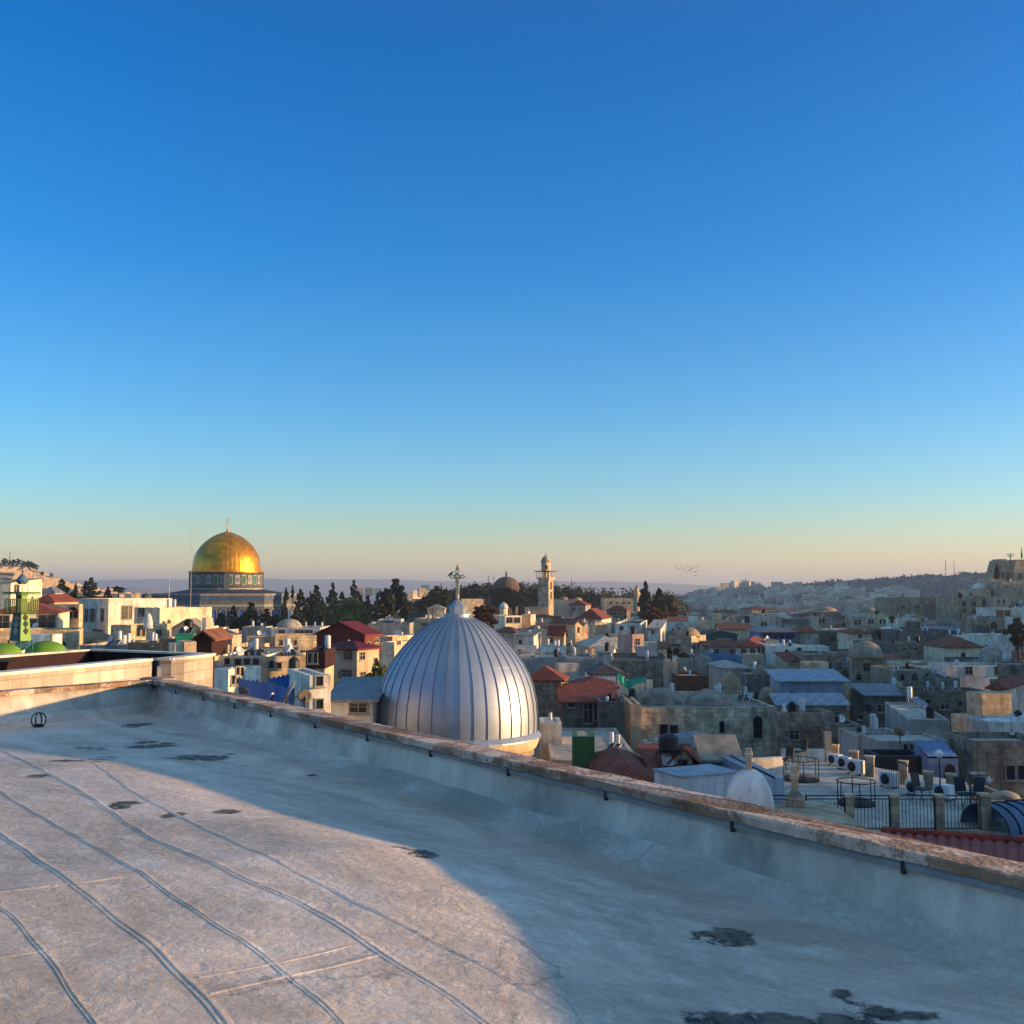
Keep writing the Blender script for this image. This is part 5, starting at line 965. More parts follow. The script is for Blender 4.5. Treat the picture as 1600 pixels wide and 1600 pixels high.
# ================================================================ neighbouring courtyard with pale block parapet, inner walls coloured dark for shade
M['blockw']=mat('pale_sawn_stone_blocks',(.55,.48,.38),(.47,.41,.33),brick=(.62,.20),mortar=.6,bump=.3,rnd=0)
M['darkin']=mat('dark_red_lined_wall',(.035,.012,.010),(.02,.008,.007),rnd=0,bump=0)  # reddish wall colour taken near black; the court's shade is put into it
NC=thing('courtyard_building','neighbouring building with pale block parapet round a dark sunken roof court','building',(0,0,0))
def wallseg(a,b,zb,th,m,name,cap=None,out=1):
    a=Vector(a);b=Vector(b); d_=(b-a); d2=Vector((d_.x,d_.y,0)).normalized(); nn=Vector((-d2.y,d2.x,0))*th*out
    v=[a,b,b+nn,a+nn]; vs=[(p.x,p.y,zb) for p in v]+[(a.x,a.y,a.z),(b.x,b.y,b.z),(b.x+nn.x,b.y+nn.y,b.z),(a.x+nn.x,a.y+nn.y,a.z)]
    q=MB().add(vs,[(0,1,5,4),(1,2,6,5),(2,3,7,6),(3,0,4,7),(4,5,6,7)]); L_=Vector((d_.x,d_.y,0)).length; ang=math.atan2(d_.y,d_.x)
    Mi=Matrix.Rotation(-ang,4,'Z'); q.v=[tuple(Mi@(Vector(p)-Vector((a.x,a.y,0)))) for p in q.v]
    q.build(name,m,NC,(a.x,a.y,0),ang)
    if cap: 
        z0,z1=a.z,b.z; c=MB().add([(-.02,-.04*out,z0),(L_+.02,-.04*out,z1),(L_+.02,(th+.04)*out,z1),(-.02,(th+.04)*out,z0),(-.02,-.04*out,z0+.05),(L_+.02,-.04*out,z1+.05),(L_+.02,(th+.04)*out,z1+.05),(-.02,(th+.04)*out,z0+.05)],[(0,3,2,1),(4,5,6,7),(0,1,5,4),(1,2,6,5),(2,3,7,6),(3,0,4,7)])
        c.build('coping',cap,NC,(a.x,a.y,0),ang)
c1=P(-60,1062,15.6); c2=P(235,1033,19.4); c3=P(240,1032,20.6); c4=P(268,1032,19.9); c5=P(333,1025,21.4); c6=P(326,1024,30); c7=P(140,1017,32); c8=P(-80,1034,21)
wt=M['white']
wallseg(c1,c2,-12,.25,M['blockw'],'parapet_wall',wt); wallseg(c2,c3,-12,.2,M['blockw'],'parapet_wall',None); wallseg(c3,c4,-12,.25,M['blockw'],'parapet_wall',wt); wallseg(c4,c5,-12,.25,M['blockw'],'parapet_wall',wt)
wallseg(c5,c6,-12,.25,M['blockw'],'parapet_wall',wt); wallseg(c7,c6,-12,.25,M['darkin'],'lined_wall',wt); wallseg(c8,c7,-12,.25,M['darkin'],'lined_wall',wt)
MB().prism([(p.x,p.y) for p in (c1,c2,c3,c4,c5,c6,c7,c8)],-4,-2.75).build('sunken_roof',M['roofd'],NC)
pp=P(251,1060,20.0); MB().tube((pp.x,pp.y,zy(1075,20)),(pp.x,pp.y,zy(1041,20)),.07,8).build('pipe',M['wtank'],NC)
st=P(4,1038,17.3); MB().box(-.5,.12,-.1,.3,-3,st.z).box(-.55,.16,-.14,.34,st.z,st.z+.05).build('stair_block',M['darkin'],NC,(st.x,st.y,0))
# ================================================================ blue tarpaulin enclosure
BY=44.; pts=[(373,1068),(400,1066),(430,1062),(450,1055),(452,1068),(460,1088),(455,1093)]
BT=thing('blue_tarpaulin','large crumpled blue tarpaulin wall around a roof terrace','tarpaulin',(0,0,0))
vs=[];fs=[]; path=[]
kp=[P(373,1060,46),P(400,1064,43),P(428,1067,40.5),P(458,1078,38.5)]
for a,b in zip(kp,kp[1:]):
    for i in range(14): path.append(a.lerp(b,i/14))
path.append(kp[-1])
for i,p in enumerate(path):
    for j in range(8):
        t=j/7; wv=.05*math.sin(i*.7+j*.9)+.04*math.sin(i*1.9+j*1.9); vs.append((p.x+wv*.3,p.y-wv,p.z+.04*math.sin(i*1.7)-t*2.6))
for i in range(len(path)-1):
    for j in range(7): fs.append((i*8+j,i*8+j+1,(i+1)*8+j+1,(i+1)*8+j))
m_=MB().add(vs,fs,0,True); m_.build('front_sheet',M['bluetarp'],BT)
vs=[];fs=[]
q0,q1=P(420,1060,47),P(452,1054,46)
for i in range(15):
    p=q0.lerp(q1,i/14)
    for j in range(6): t=j/5; wv=.08*math.sin(i*1.9+j); vs.append((p.x,p.y+wv,p.z+.05*math.sin(i*2.1)-t*1.2))
for i in range(14):
    for j in range(5): fs.append((i*6+j,i*6+j+1,(i+1)*6+j+1,(i+1)*6+j))
MB().add(vs,fs,0,True).build('back_sheet',M['bluetarp'],BT)
for p in kp: MB().tube((p.x,p.y+.12,p.z+.05),(p.x,p.y+.12,-9),.035,6).build('post',M['iron'],BT)
zz=kp[2].z-2.5; MB().add([(kp[0].x-.2,kp[0].y,-18),(kp[3].x+1.2,kp[3].y+.0,-18),(kp[3].x+1.5,48,-18),(kp[0].x,49,-18),(kp[0].x-.2,kp[0].y,zz),(kp[3].x+1.2,kp[3].y,zz),(kp[3].x+1.5,48,zz),(kp[0].x,49,zz)],[(0,1,5,4),(1,2,6,5),(2,3,7,6),(3,0,4,7),(4,5,6,7)]).build('house_block',M['grey'],BT)
# green cloth on a white hut
GC=thing('green_tarpaulin','ragged green cloth slung over a white-walled roof terrace','tarpaulin',(0,0,0)); Yg=93.
ga=[P(963,1053,Yg),P(969,1052,Yg),P(979,1064,Yg),P(990,1059,Yg),P(1008,1058,Yg)]; gb=[P(966,1066,Yg),P(973,1070,Yg),P(980,1077,Yg),P(988,1068,Yg),P(1008,1064,Yg)]
vs=[];fs=[];K=5
aa=[];bb=[]
for L0_,o_ in ((ga,aa),(gb,bb)):
    for a,b in zip(L0_,L0_[1:]):
        for i in range(K): o_.append(a.lerp(b,i/K))
    o_.append(L0_[-1])
for i,(a,b) in enumerate(zip(aa,bb)):
    for j in range(6): p=a.lerp(b,j/5); vs.append((p.x,p.y-j*.25+.12*math.sin(i*1.7+j*1.3),p.z+.05*math.sin(i*2.3)))
for i in range(len(aa)-1):
    for j in range(5): fs.append((i*6+j,i*6+j+1,(i+1)*6+j+1,(i+1)*6+j))
MB().add(vs,fs,0,True).build('cloth',M['greentarp'],GC)
w_=P(986,1062,Yg+.6); MB().box(-1,1.9,0,.2,-18,w_.z).build('white_wall',M['white'],GC,(w_.x,w_.y,0))
for p in (ga[0],ga[4]): MB().tube((p.x,p.y+.05,p.z+.1),(p.x,p.y+.05,-18),.04,6).build('post',M['iron'],GC)
# ================================================================ railed roof terrace with air conditioners (lower right)
TZ=zy(1262,43.5)
tp=[onz(x,y,TZ) for x,y in ((1196,1296),(1543,1296),(1510,1222),(1372,1200),(1300,1178),(1222,1184),(1180,1215))]
TE=thing('roof_terrace','wide pale roof terrace bounded by stone pillars and black railings','building',(0,0,0))
MB().prism([(p.x,p.y) for p in tp],-18,TZ-.02).build('building_wall',M['stone'],TE)
MB().prism([(p.x,p.y) for p in tp],TZ-.018,TZ).build('floor',M['roofw'],TE)
y0=tp[0].y; xa,xb=tp[0].x,tp[1].x
MB().box(xa,xb,y0-.35,y0-.02,TZ-1.0,TZ-.12).build('ledge',M['rough'],TE); MB().box(xa,xb,y0-.42,y0-.0,TZ-.12,TZ+.02).build('ledge_cap',M['stone'],TE)
rh=zy(1241,y0)-TZ
for (a,b) in ((1200,1230),(1258,1318),(1332,1388),(1402,1458),(1472,1529)):
    x0_,x1_=ray(a,1270).x*y0,ray(b,1270).x*y0; R_=thing('railing','black vertical-barred terrace railing panel '+{1200:'left of the stone cross pedestal',1258:'right of the stone cross pedestal',1332:'second from the stone cross pedestal, before the ring',1402:'third to the right of the cross pedestal',1472:'rightmost, beside the end pillar'}[a],'railing',(x0_,y0-.15,TZ),0,'railings along the terrace edge')
    L_=x1_-x0_; n=int(L_/.125); m=MB()
    for i in range(n+1): m.box(L_*i/n-.009,L_*i/n+.009,-.009,.009,.08,rh-.12)
    m.build('bars',M['iron'],R_); MB().box(0,L_,-.02,.02,rh-.04,rh).box(0,L_,-.015,.015,rh-.16,rh-.13).box(0,L_,-.015,.015,.06,.09).build('rail',M['iron'],R_)
    for x in (0,L_): MB().box(x-.025,x+.025,-.025,.025,-.02,rh+.02).build('post',M['iron'],R_)
for i,(a,b,t) in enumerate(((1318,1332,1239),(1388,1402,1240),(1458,1472,1240),(1528,1544,1238))):
    x0_,x1_=ray(a,1270).x*y0+.02,ray(b,1270).x*y0-.02
    pl=thing('stone_pillar',['square stone pillar right of the first railing panel','square stone pillar between second and third railing panels','square stone pillar left of the last railing panel','corner stone pillar with rounded cap at the terrace end'][i],'pillar',(x0_,y0-.3,TZ),0,'stone pillars of the terrace edge')
    h_=zy(t,y0)-TZ; MB().box(0,x1_-x0_,0,.32,0,h_-.1).build('block',M['stone'],pl); MB().box(-.03,x1_-x0_+.03,-.03,.35,h_-.1,h_).build('cap',M['beige'],pl)
# round skylight rings
def ringrail(px,py,rx,label):
    c=onz(px,py,TZ); r_=rx/F*c.y; t=thing('round_skylight',label,'skylight',(c.x,c.y,TZ)); 
    MB().lathe([(r_,0),(r_,.12),(r_-.06,.13),(r_*.8,.2),(.02,.26)],24).build('glass_disc',M['roofd'],t)
    h_=.95; MB().path([(r_*1.03*math.cos(q),r_*1.03*math.sin(q),h_) for q in [2*math.pi*i/20 for i in range(21)]],.022,5).build('ring_rail',M['iron'],t)
    for i in range(6): q=2*math.pi*i/6+.4; MB().tube((r_*1.03*math.cos(q),r_*1.03*math.sin(q),0),(r_*1.03*math.cos(q),r_*1.03*math.sin(q),h_),.024,5).build('post',M['iron'],t)
ringrail(1252,1219,27,'round railed skylight behind the stone cross'); ringrail(1338,1257,28,'round railed skylight right behind the terrace railing')
def ac(px,py,hpx,lab,rz=-52,g='air conditioners on the terrace'):
    c=onz(px,py,TZ); s_=hpx/F*c.y/.75; o=item('ac',(c.x,c.y,TZ),R(rz),s_,lab,g); o.scale=(s_*.85,s_*1.3,s_*.92)
for a in ((1305,1196,19,'white air conditioner farthest left in the row of three'),(1321,1202,21,'white air conditioner in the middle of the row of three'),(1338,1210,24,'white air conditioner nearest in the row of three'),
  (1390,1230,25,'white air conditioner left of the curved grille'),(1430,1242,24,'white air conditioner beside the black chair'),(1475,1250,26,'white air conditioner behind the lamp globe')): ac(*a)
# back walls of the terrace
def simple(name,label,cat,parts,loc=(0,0,0),rz=0,group=None):
    t=thing(name,label,cat,loc,rz,group)
    for nm,mb,m in parts: mb.build(nm,m,t)
    return t
b0=onz(1222,1190,TZ); b1=onz(1290,1190,TZ); L_=(b1-b0).length
simple('terrace_wall','white low wall behind the black terrace chair','wall',[('wall',MB().box(0,L_,0,.25,0,zy(1171,b0.y)-TZ),M['white']),('pillar',MB().box(L_,L_+.3,-.1,.25,0,1.5),M['stone'])],(b0.x,b0.y,TZ))
b0=onz(1158,1212,TZ); b1=onz(1224,1208,TZ)
simple('terrace_wall','white curved low wall left of the terrace chairs','wall',[('wall',MB().box(0,(b1-b0).length,0,.3,0,zy(1183,b1.y)-TZ),M['white'])],(b0.x,b0.y,TZ),math.atan2((b1-b0).y,(b1-b0).x))
for i,(a,b,t) in enumerate(((1309,1191,1168),(1340,1205,1178),(1365,1216,1186),(1418,1228,1194),(1458,1236,1212),(1494,1240,1228))):
    c=onz(a,b,TZ); hh=zy(t,c.y)-TZ
    simple('stone_pillar',['stone pillar behind the row of three air conditioners','stone pillar right of the row of three air conditioners','lone stone pillar before the dark glazed wall','stone pillar beside the curved blue grille','stone pillar before the blue painted wall','stone pillar right of the lamp globe'][i],'pillar',[('block',MB().box(-.2,.2,-.15,.15,0,max(.7,hh)),M['stone']),('cap',MB().box(-.23,.23,-.18,.18,max(.7,hh),max(.7,hh)+.08),M['beige'])],(c.x,c.y+.5,TZ),R(-25),'stone pillars at the back of the terrace')
c=onz(1409,1240,TZ); g=MB()
for i in range(14): g.box(-.7+i*.1-.008,-.7+i*.1+.008,-.01,.01,.1,1.0+.35*math.sin(math.pi*(i/13)*.9+.3))
simple('curved_grille','blue-black curved grille between the air conditioners','grille',[('bars',g,M['iron']),('rail',MB().path([(-.7+i*.1,0,1.0+.35*math.sin(math.pi*(i/13)*.9+.3)) for i in range(14)],.03,5),M['iron'])],(c.x,c.y+.3,TZ),R(-32))
def chair(px,py,label,rz,s_=1.):
    c=onz(px,py,TZ); t=thing('chair',label,'chair',(c.x,c.y,TZ),R(rz)); t.scale=(s_,)*3
    MB().box(-.22,.22,-.22,.22,.44,.48).build('seat',M['iron'],t); MB().add([(-.2,.2,.5),(.2,.2,.5),(.2,.3,.98),(-.2,.3,.98),(-.2,.23,.5),(.2,.23,.5),(.2,.33,.98),(-.2,.33,.98)],[(0,1,2,3),(7,6,5,4),(0,4,5,1),(1,5,6,2),(2,6,7,3),(3,7,4,0)]).build('backrest',M['iron'],t)
    for x,y in ((-.2,-.2),(.2,-.2),(.2,.2),(-.2,.2)): MB().tube((x*1.25,y*1.35,0),(x,y*.6,.45),.014,5).build('leg',M['iron'],t)
chair(1250,1191,'black plastic chair alone on the terrace before the white wall',-60,1.15); chair(1229,1202,'black chair half hidden by the white curved wall',-50,1.1)
chair(1441,1254,'black chair behind the railing near the air conditioners',30,1.2); chair(1508,1262,'black wrought chair at the right end of the terrace',10,1.2)
chair(1523,1262,'second black wrought chair in the terrace corner',-60,1.2)
c=onz(1470,1262,TZ); simple('globe_lamp','white globe lamp on a thin post above the terrace','lamp',[('post',MB().tube((0,0,0),(0,0,2.1),.03),M['iron']),('globe',MB().lathe([(.01,1.98)]+[(.17*math.sin(q),2.15-.17*math.cos(q)) for q in [math.pi*i/8 for i in range(1,8)]]+[(.01,2.32)],14),M['wtank'])],(c.x,c.y,TZ))
c=onz(1517,1268,TZ); zc=zy(1211,c.y)-TZ
simple('camera_mast','mast with white security cameras at the terrace corner','camera mast',[('post',MB().tube((0,0,0),(0,0,zc),.035).tube((0,0,zc),(.75,0,zc),.02),M['iron']),('camera',MB().box(.05,.3,-.06,.06,zc+.02,zc+.12).box(.4,.6,-.05,.05,zc+.02,zc+.12),M['wtank']),('dome_camera',MB().lathe([(.02,zc-.35),(.09,zc-.3),(.1,zc-.2),(.05,zc-.1),(.02,zc-.02)],10,.75,0),M['wtank'])],(c.x,c.y,TZ))
# stone cross seen from the side on its pedestal
c=P(1243,1290,32.5); s=32.5/F
simple('stone_cross','pale stone cross on a tapered pedestal in front of the terrace','cross',[('pedestal',MB().prism([(-.27,-.25),(.27,-.25),(.27,.25),(-.27,.25)],-1.5,zy(1247,32.5)-c.z).lathe([(.38,zy(1247,32.5)-c.z),(.16,zy(1236,32.5)-c.z)],4,a0=math.pi/4,sm=False),M['stone']),
  ('shaft',MB().box(-.1,.1,-.09,.09,zy(1237,32.5)-c.z,zy(1196,32.5)-c.z).box(-.13,.13,-.35,.35,zy(1214,32.5)-c.z,zy(1208,32.5)-c.z),M['beige'])],(c.x,32.5,c.z),R(-17))
c=P(1171,1262,31.); s=31/F
simple('white_cupola','whitewashed egg-shaped cupola with an upright stone cross on top','cupola',[('dome',MB().lathe([(37*s,-1.2),(37*s,.0),(36*s,.25),(33*s,.5),(28*s,.72),(21*s,.92),(13*s,1.05),(5*s,zy(1203,31)-c.z),(.02,zy(1202,31)-c.z)],32),M['domew']),
  ('cross',MB().box(-.085,.085,-.07,.07,zy(1205,31)-c.z,zy(1169,31)-c.z).box(-.1,.1,-.3,.3,zy(1182,31)-c.z,zy(1176,31)-c.z),M['beige'])],(c.x,31,c.z),R(-15))
simple('church_block','stone block of the chapel under the whitewashed cupola','building',[('wall',MB().box(-1.6,2.9,-1.2,2.2,-17,c.z-.25),M['stone'])],(c.x,31,0))
# white metal containers
Yc=36.; a=P(1063,1216,Yc); b=P(1152,1213,Yc+1); L_=(b-a).length; m=MB().box(0,L_,0,1.6,-1.6,0); 
for i in range(1,5): m.box(L_*i/5-.012,L_*i/5+.012,-.02,0,-1.6,-.1)
simple('white_container','long white panelled container left of the whitewashed cupola','container',[('body',m,M['wtank']),('lid',MB().box(-.05,L_+.05,-.06,1.65,0,.07),M['bluemetal'])],(a.x,a.y,a.z),math.atan2((b-a).y,(b-a).x))
a=P(1198,1217,40); b=P(1113,1175,50); c=P(1225,1216,40.5); d_=P(1140,1172,51); 
v=[a,c,d_,b]; m=MB().add([tuple(p) for p in v]+[(p.x,p.y,p.z-1.5) for p in v],[(0,1,2,3),(4,5,1,0),(5,6,2,1),(6,7,3,2),(7,4,0,3)])
t=simple('white_container','long white sheet-roofed duct slanting back behind the cupola','container',[('body',m,M['bluemetal']),('seam',MB().tube(a.lerp(c,.45)+Vector((0,0,.03)),b.lerp(d_,.45)+Vector((0,0,.03)),.04),M['iron'])])
MB().add([(p.x,p.y,p.z-1.5) for p in v]+[(p.x,p.y,-18) for p in v],[(4,5,1,0),(5,6,2,1),(6,7,3,2),(7,4,0,3)]).build('plinth',M['beige'],t)
# near red tile roof, lower right, big roman tiles
M['pantile']=mat('deep_red_pantiles',(.38,.045,.025),(.26,.035,.02),ns=2,rough=.7,bump=.3,rnd=.05,stain=(.08,.03,.025),stain_s=2)
rT=[P(1380,1302,27.),P(1640,1322,24.),P(1640,1430,17.5),P(1380,1355,21.5)]
PT=thing('tiled_roof_house','house just below the parapet with deep red ridged pantile roof','house',(0,0,0))
a,b,c,d_=rT; U=(b-a); Vv=(d_-a); nn=U.cross(Vv).normalized(); nn=nn if nn.z>0 else -nn
nu=72; nv=40; vs=[];fs=[]
LU,LV=U.length,Vv.length
for j in range(nv+1):
    for i in range(nu*4+1):
        u_=i/(nu*4); v_=j/nv; p=a.lerp(b,u_).lerp(d_.lerp(c,u_),v_); w1_=abs(math.sin(math.pi*u_*LU/.28)); row=(v_*LV/.38)%1
        p=p+nn*(.06*w1_+.03*(row)); vs.append(tuple(p))
W_=nu*4+1
for j in range(nv):
    for i in range(nu*4): fs.append((j*W_+i,j*W_+i+1,(j+1)*W_+i+1,(j+1)*W_+i))
MB().add(vs,fs,0,True).build('roof',M['pantile'],PT)
rc=MB(); k=int(LU/.4)
for i in range(k): p=a.lerp(b,i/k)+Vector((0,0,.05)); q=a.lerp(b,(i+1.1)/k)+Vector((0,0,.07)); rc.tube(p,q,.12,8,r2=.10)
rc.build('ridge_caps',M['pantile'],PT)
MB().add([(p.x,p.y,p.z-.15) for p in rT]+[(p.x,p.y,-18) for p in rT],[(4,5,1,0),(5,6,2,1),(6,7,3,2),(7,4,0,3)]).build('wall',M['beige'],PT)
# curved glass canopy at far right
gcn=P(1572,1292,40); m=MB(); gl=MB()
for i in range(5):
    m.path([(-1.+i*.5,math.cos(q)*1.2,math.sin(q)*.9) for q in [math.pi*t/10 for t in range(11)]],.03,5)
vs=[];fs=[]
for i in range(2):
    for t in range(11): q=math.pi*t/10; vs.append((-1.+i*2,math.cos(q)*1.17,math.sin(q)*.87))
gl.add(vs,[(t,t+1,11+t+1,11+t) for t in range(10)],0,True)
simple('glass_canopy','curved blue glass canopy with black ribs beyond the terrace corner','canopy',[('ribs',m,M['iron']),('glazing',gl,M['lead']),('base',MB().box(-1.2,1.2,-1.3,1.3,-6,0),M['grey'])],(gcn.x,gcn.y,gcn.z),R(20))
# flags and masts
def mast(px,pt,pb,Y,r_,label,cat='mast',mats='iron',name='mast',zb=None):
    p=P(px,pb,Y); q=P(px,pt,Y); return simple(name,label,cat,[('pole',MB().tube((0,0,(zb if zb is not None else p.z)-p.z),(0,0,q.z-p.z),r_,6,r2=r_*.5),M[mats])],(p.x,Y,p.z))
mast(297.5,826,955,215,.08,'tall slender pale mast just left of the golden-domed shrine',mats='roofw',zb=-18)
mast(264,892,936,240,.13,'shorter thin mast left of the tall pale one',mats='beige',zb=-18)
mast(15,893,880,900,.2,'thin mast on the hillside ridge at the left edge') if False else None
mast(763,899,925,500,.3,'thin dark mast left of the brown-domed building',zb=-60)
mast(893.5,904,935,520,.25,'lattice-like thin mast right of the square minaret',zb=-60)
mast(1478,875,898,2300,1.0,'left of two tall thin skyline masts above the far hill',zb=0); mast(1491,876,898,2300,1.0,'right of two tall thin skyline masts above the far hill',zb=0)
mast(1297,965,1010,200,.07,'slim antenna pole beside the brown slanting roof',zb=-16)
mast(676,950,998,130,.07,'tall pole with small lamp heads left of the silver dome',zb=-18)
mast(15,862,884,990,.5,'thin mast among the ridge trees at the far left',zb=-10)
for i,x in enumerate((914,929,942,957,972)): 
    p=P(x,928,600); q=P(x,919,600)
    simple('street_lamp','small double-headed street lamp on the ridge, '+['leftmost','second','third','fourth','fifth'][i]+' of five','street lamp',[('pole',MB().tube((0,0,-6),(0,0,q.z-p.z),.22,5),M['iron']),('lamp_head',MB().box(-1.6,1.6,-.2,.2,q.z-p.z-.3,q.z-p.z+.1),M['iron'])],(p.x,600,p.z),0,'street lamps on the ridge')
def flag(px,py,w_,h_,Y,label,star,pole=True,tilt=0,zb=None):
    p=P(px,py,Y); W_,H_=w_*Y/F,h_*Y/F; t=thing('flag',label,'flag',(p.x,Y,p.z)); mb=MB(); n=14; rows=10
    st_={1,2,7,8}
    for j in range(rows):
        for i in range(n):
            q=[]
            for a_,b_ in ((i,j),(i+1,j),(i+1,j+1),(i,j+1)):
                u_=a_/n; v_=b_/rows; q.append((u_*W_,.08*H_*math.sin(u_*7+v_*2),-v_*H_-tilt*u_*W_))
            mb.add(q,[(0,3,2,1)],1 if j in st_ else 0)
    mb.build('cloth',[M['wtank'],M['bluet']],t)
    cx,cz_=W_/2,-H_/2-tilt*W_/2; r_=H_*.17; sm_=MB()
    for o_ in (0,math.pi):
        tri=[(cx+r_*math.sin(o_+2*math.pi*i/3),cz_+r_*math.cos(o_+2*math.pi*i/3)) for i in range(3)]
        for a_,b_ in zip(tri,tri[1:]+tri[:1]): sm_.tube((a_[0],-.10*H_,a_[1]),(b_[0],-.10*H_,b_[1]),r_*.12,4)
    sm_.build('star_emblem',M['bluet'],t); MB().tube((0,0,.1),(0,0,(zb-p.z) if zb is not None else -2*H_),.05*H_).build('pole',M['iron'],t)
flag(1465,915,7,6,300,'blue and white flag flying above the long pale stone block',True,tilt=.4,zb=-5)
flag(1531,960,9,6,225,'white flag with blue stripes and star before the arched stone building',True,tilt=.45,zb=-8)
p=P(1597,878,325); t=thing('flag','dark furled flag on a pole over the skyline bastion','flag',(p.x,325,p.z)); MB().tube((0,0,-1),(0,0,4.4),.09).build('pole',M['iron'],t); MB().lathe([(.05,1.),(.35,1.6),(.25,3),(.05,4)],7).build('cloth',M['greentarp'],t)
p=P(1579,876,326); t=thing('roof_ornament','dark branched candelabrum ornament on the skyline bastion','ornament',(p.x,326,p.z)); m=MB().tube((0,0,-.5),(0,0,2.2),.13)
for q in (.35,.7,1.05): m.path([(q*math.cos(a_),0,2.2-.0+q*math.sin(a_)) for a_ in [math.pi*(1+i/8) for i in range(9)]],.07,5)
m.build('branches',M['iron'],t)
# black tank on a stand, tower of tanks etc. near the hall
def standtank(px,py,pt,Y,label):
    b=P(px,py,Y); h_=zy(pt,Y)-b.z; t=thing('water_tank',label,'water tank',(b.x,Y,b.z)); th=h_*.55
    pr=[(.1,h_-th)]
    for i in range(6): pr+=[(.43,h_-th+.03+i*th*.13),(.46,h_-th+.08+i*th*.13),(.43,h_-th+.13*th+i*th*.13)]
    pr+=[(.3,h_-.08),(.05,h_)]
    MB().lathe(pr,16).build('tank',M['btank'],t); f=MB().box(-.5,.5,-.5,.5,h_-th-.06,h_-th)
    f.build('platform',M['iron'],t)
    for x,y in ((-.45,-.45),(.45,-.45),(.45,.45),(-.45,.45)): MB().tube((x*1.15,y*1.15,-.3),(x,y,h_-th),.03,5).build('leg',M['iron'],t)
    MB().lathe([(.26,0),(.27,.05),(.27,h_-th-.25),(.05,h_-th-.2)],14).build('boiler',M['wtank'],t)
standtank(1045,1196,1145,46,'black ribbed tank raised on iron legs over a white boiler')
# large dark tank on the sunlit house
h=H['litarch']; b=P(459,1056,60); t=thing('water_tank','large black round-topped tank before the yellow sunlit wall','water tank',(b.x,60,b.z)); rr=8.5*60/F
MB().lathe([(rr*.95,0),(rr,.05),(rr,.72),(rr*.9,.9),(rr*.4,1.06),(.03,1.1)],20).build('tank',M['btank'],t); MB().box(-.6,.6,-.6,.6,-9,0).build('base_block',M['grey'],t)
# big satellite dishes at centre left
def bigdish(px,py,rp,Y,yaw,tilt,label,grey=True):
    c=P(px,py,Y); r_=rp*Y/F; t=thing('satellite_dish',label,'satellite dish',(c.x,Y,c.z),R(yaw)); m=MB(); m.lathe([(.02,-.0),(r_*.4,-.02-r_*.02),(r_*.75,-r_*.1),(r_,-r_*.2),(r_*.99,-r_*.23),(r_*.74,-r_*.13),(.02,-.04)],28,cap=False)
    Rm=Matrix.Rotation(R(tilt),4,'X'); m.v=[tuple(Rm@Vector(v)) for v in m.v]; m.build('dish',M['roof' if grey else 'wtank'],t)
    MB().tube((0,0,-.02),(0,.0,-r_*2.2),.035).build('mast',M['iron'],t); a=Rm@Vector((0,0,-r_*.9)); MB().tube((0,0,-r_*.8),tuple(a),.015).tube(tuple(a),tuple(a*1.12),.05).build('receiver_arm',M['iron'],t)
bigdish(449,1079,20,34,98,-62,'large pale dish seen nearly edge-on by the blue tarpaulin')
bigdish(476,1087,11,33,15,-70,'grey dish facing left beside the edge-on white one'); bigdish(381,1078,8,38,-10,-60,'grey half-hidden dish below the blue tarpaulin')
bigdish(425,1086,4,33,60,-80,'tiny sunlit white dish above the parapet edge',False)
bigdish(1406,1142,9,63,-50,-50,'dark tilted dish on the railed white roof'); bigdish(1095,1190,11,47,-60,-40,'dark blue dish beside the tiny red-roofed hut')
# ================================================================ trees
def crown_mesh(kind,seed,leaf,nl=2400):
    rs=np.random.RandomState(seed); 
    C=[]
    def env(z):
        if kind=='cypress': return max(.02,(1-z)**.62*min(1,(z+.06)/.22)**.6)
        if kind=='pine': return max(.03,(1-z)**.75*min(1,(z+.02)/.25))*(.72+.45*abs(math.sin(z*15+seed)))
        if kind=='round': return math.sqrt(max(0,1-(2*z-1)**2))
        return math.sqrt(max(0,1-(2*z-1.02)**2))*(.8+.3*math.sin(z*9+seed))
    nc={'cypress':70,'pine':60,'round':38,'broad':60}[kind]
    for i in range(nc):
        z=rs.rand()**(1.15 if kind in('cypress','pine') else .9); a=rs.rand()*6.283; e_=env(z); rr=e_*math.sqrt(rs.rand())*(.95)
        C.append((rr*math.cos(a),rr*math.sin(a),z,(.16 if kind=='cypress' else .15 if kind=='pine' else .2)*(.4+.8*e_)))
    V=[];Fs=[]
    per=nl//nc; n=0
    for (x,y,z,q) in C:
        for _ in range(per):
            d=rs.randn(3); d/=np.linalg.norm(d)+1e-6; rad=q*(.55+.5*rs.rand()); zs=.35 if kind!='cypress' else .45
            c=np.array([x+d[0]*rad,y+d[1]*rad,z+d[2]*rad*zs]); c[2]=min(max(c[2],0.0),1.03)
            t=rs.randn(3); t/=np.linalg.norm(t); u=np.cross(t,d); u/=np.linalg.norm(u)+1e-6; s1=leaf*(.6+.8*rs.rand()); zf=.45
            for k in (-1,1):
                for l in (-1,1):
                    p=c+(t*k+u*l*k)*s1*np.array([1,1,zf]); V.append(tuple(p))
            Fs.append((n,n+1,n+3,n+2)); n+=4
    return V,Fs
CM={}
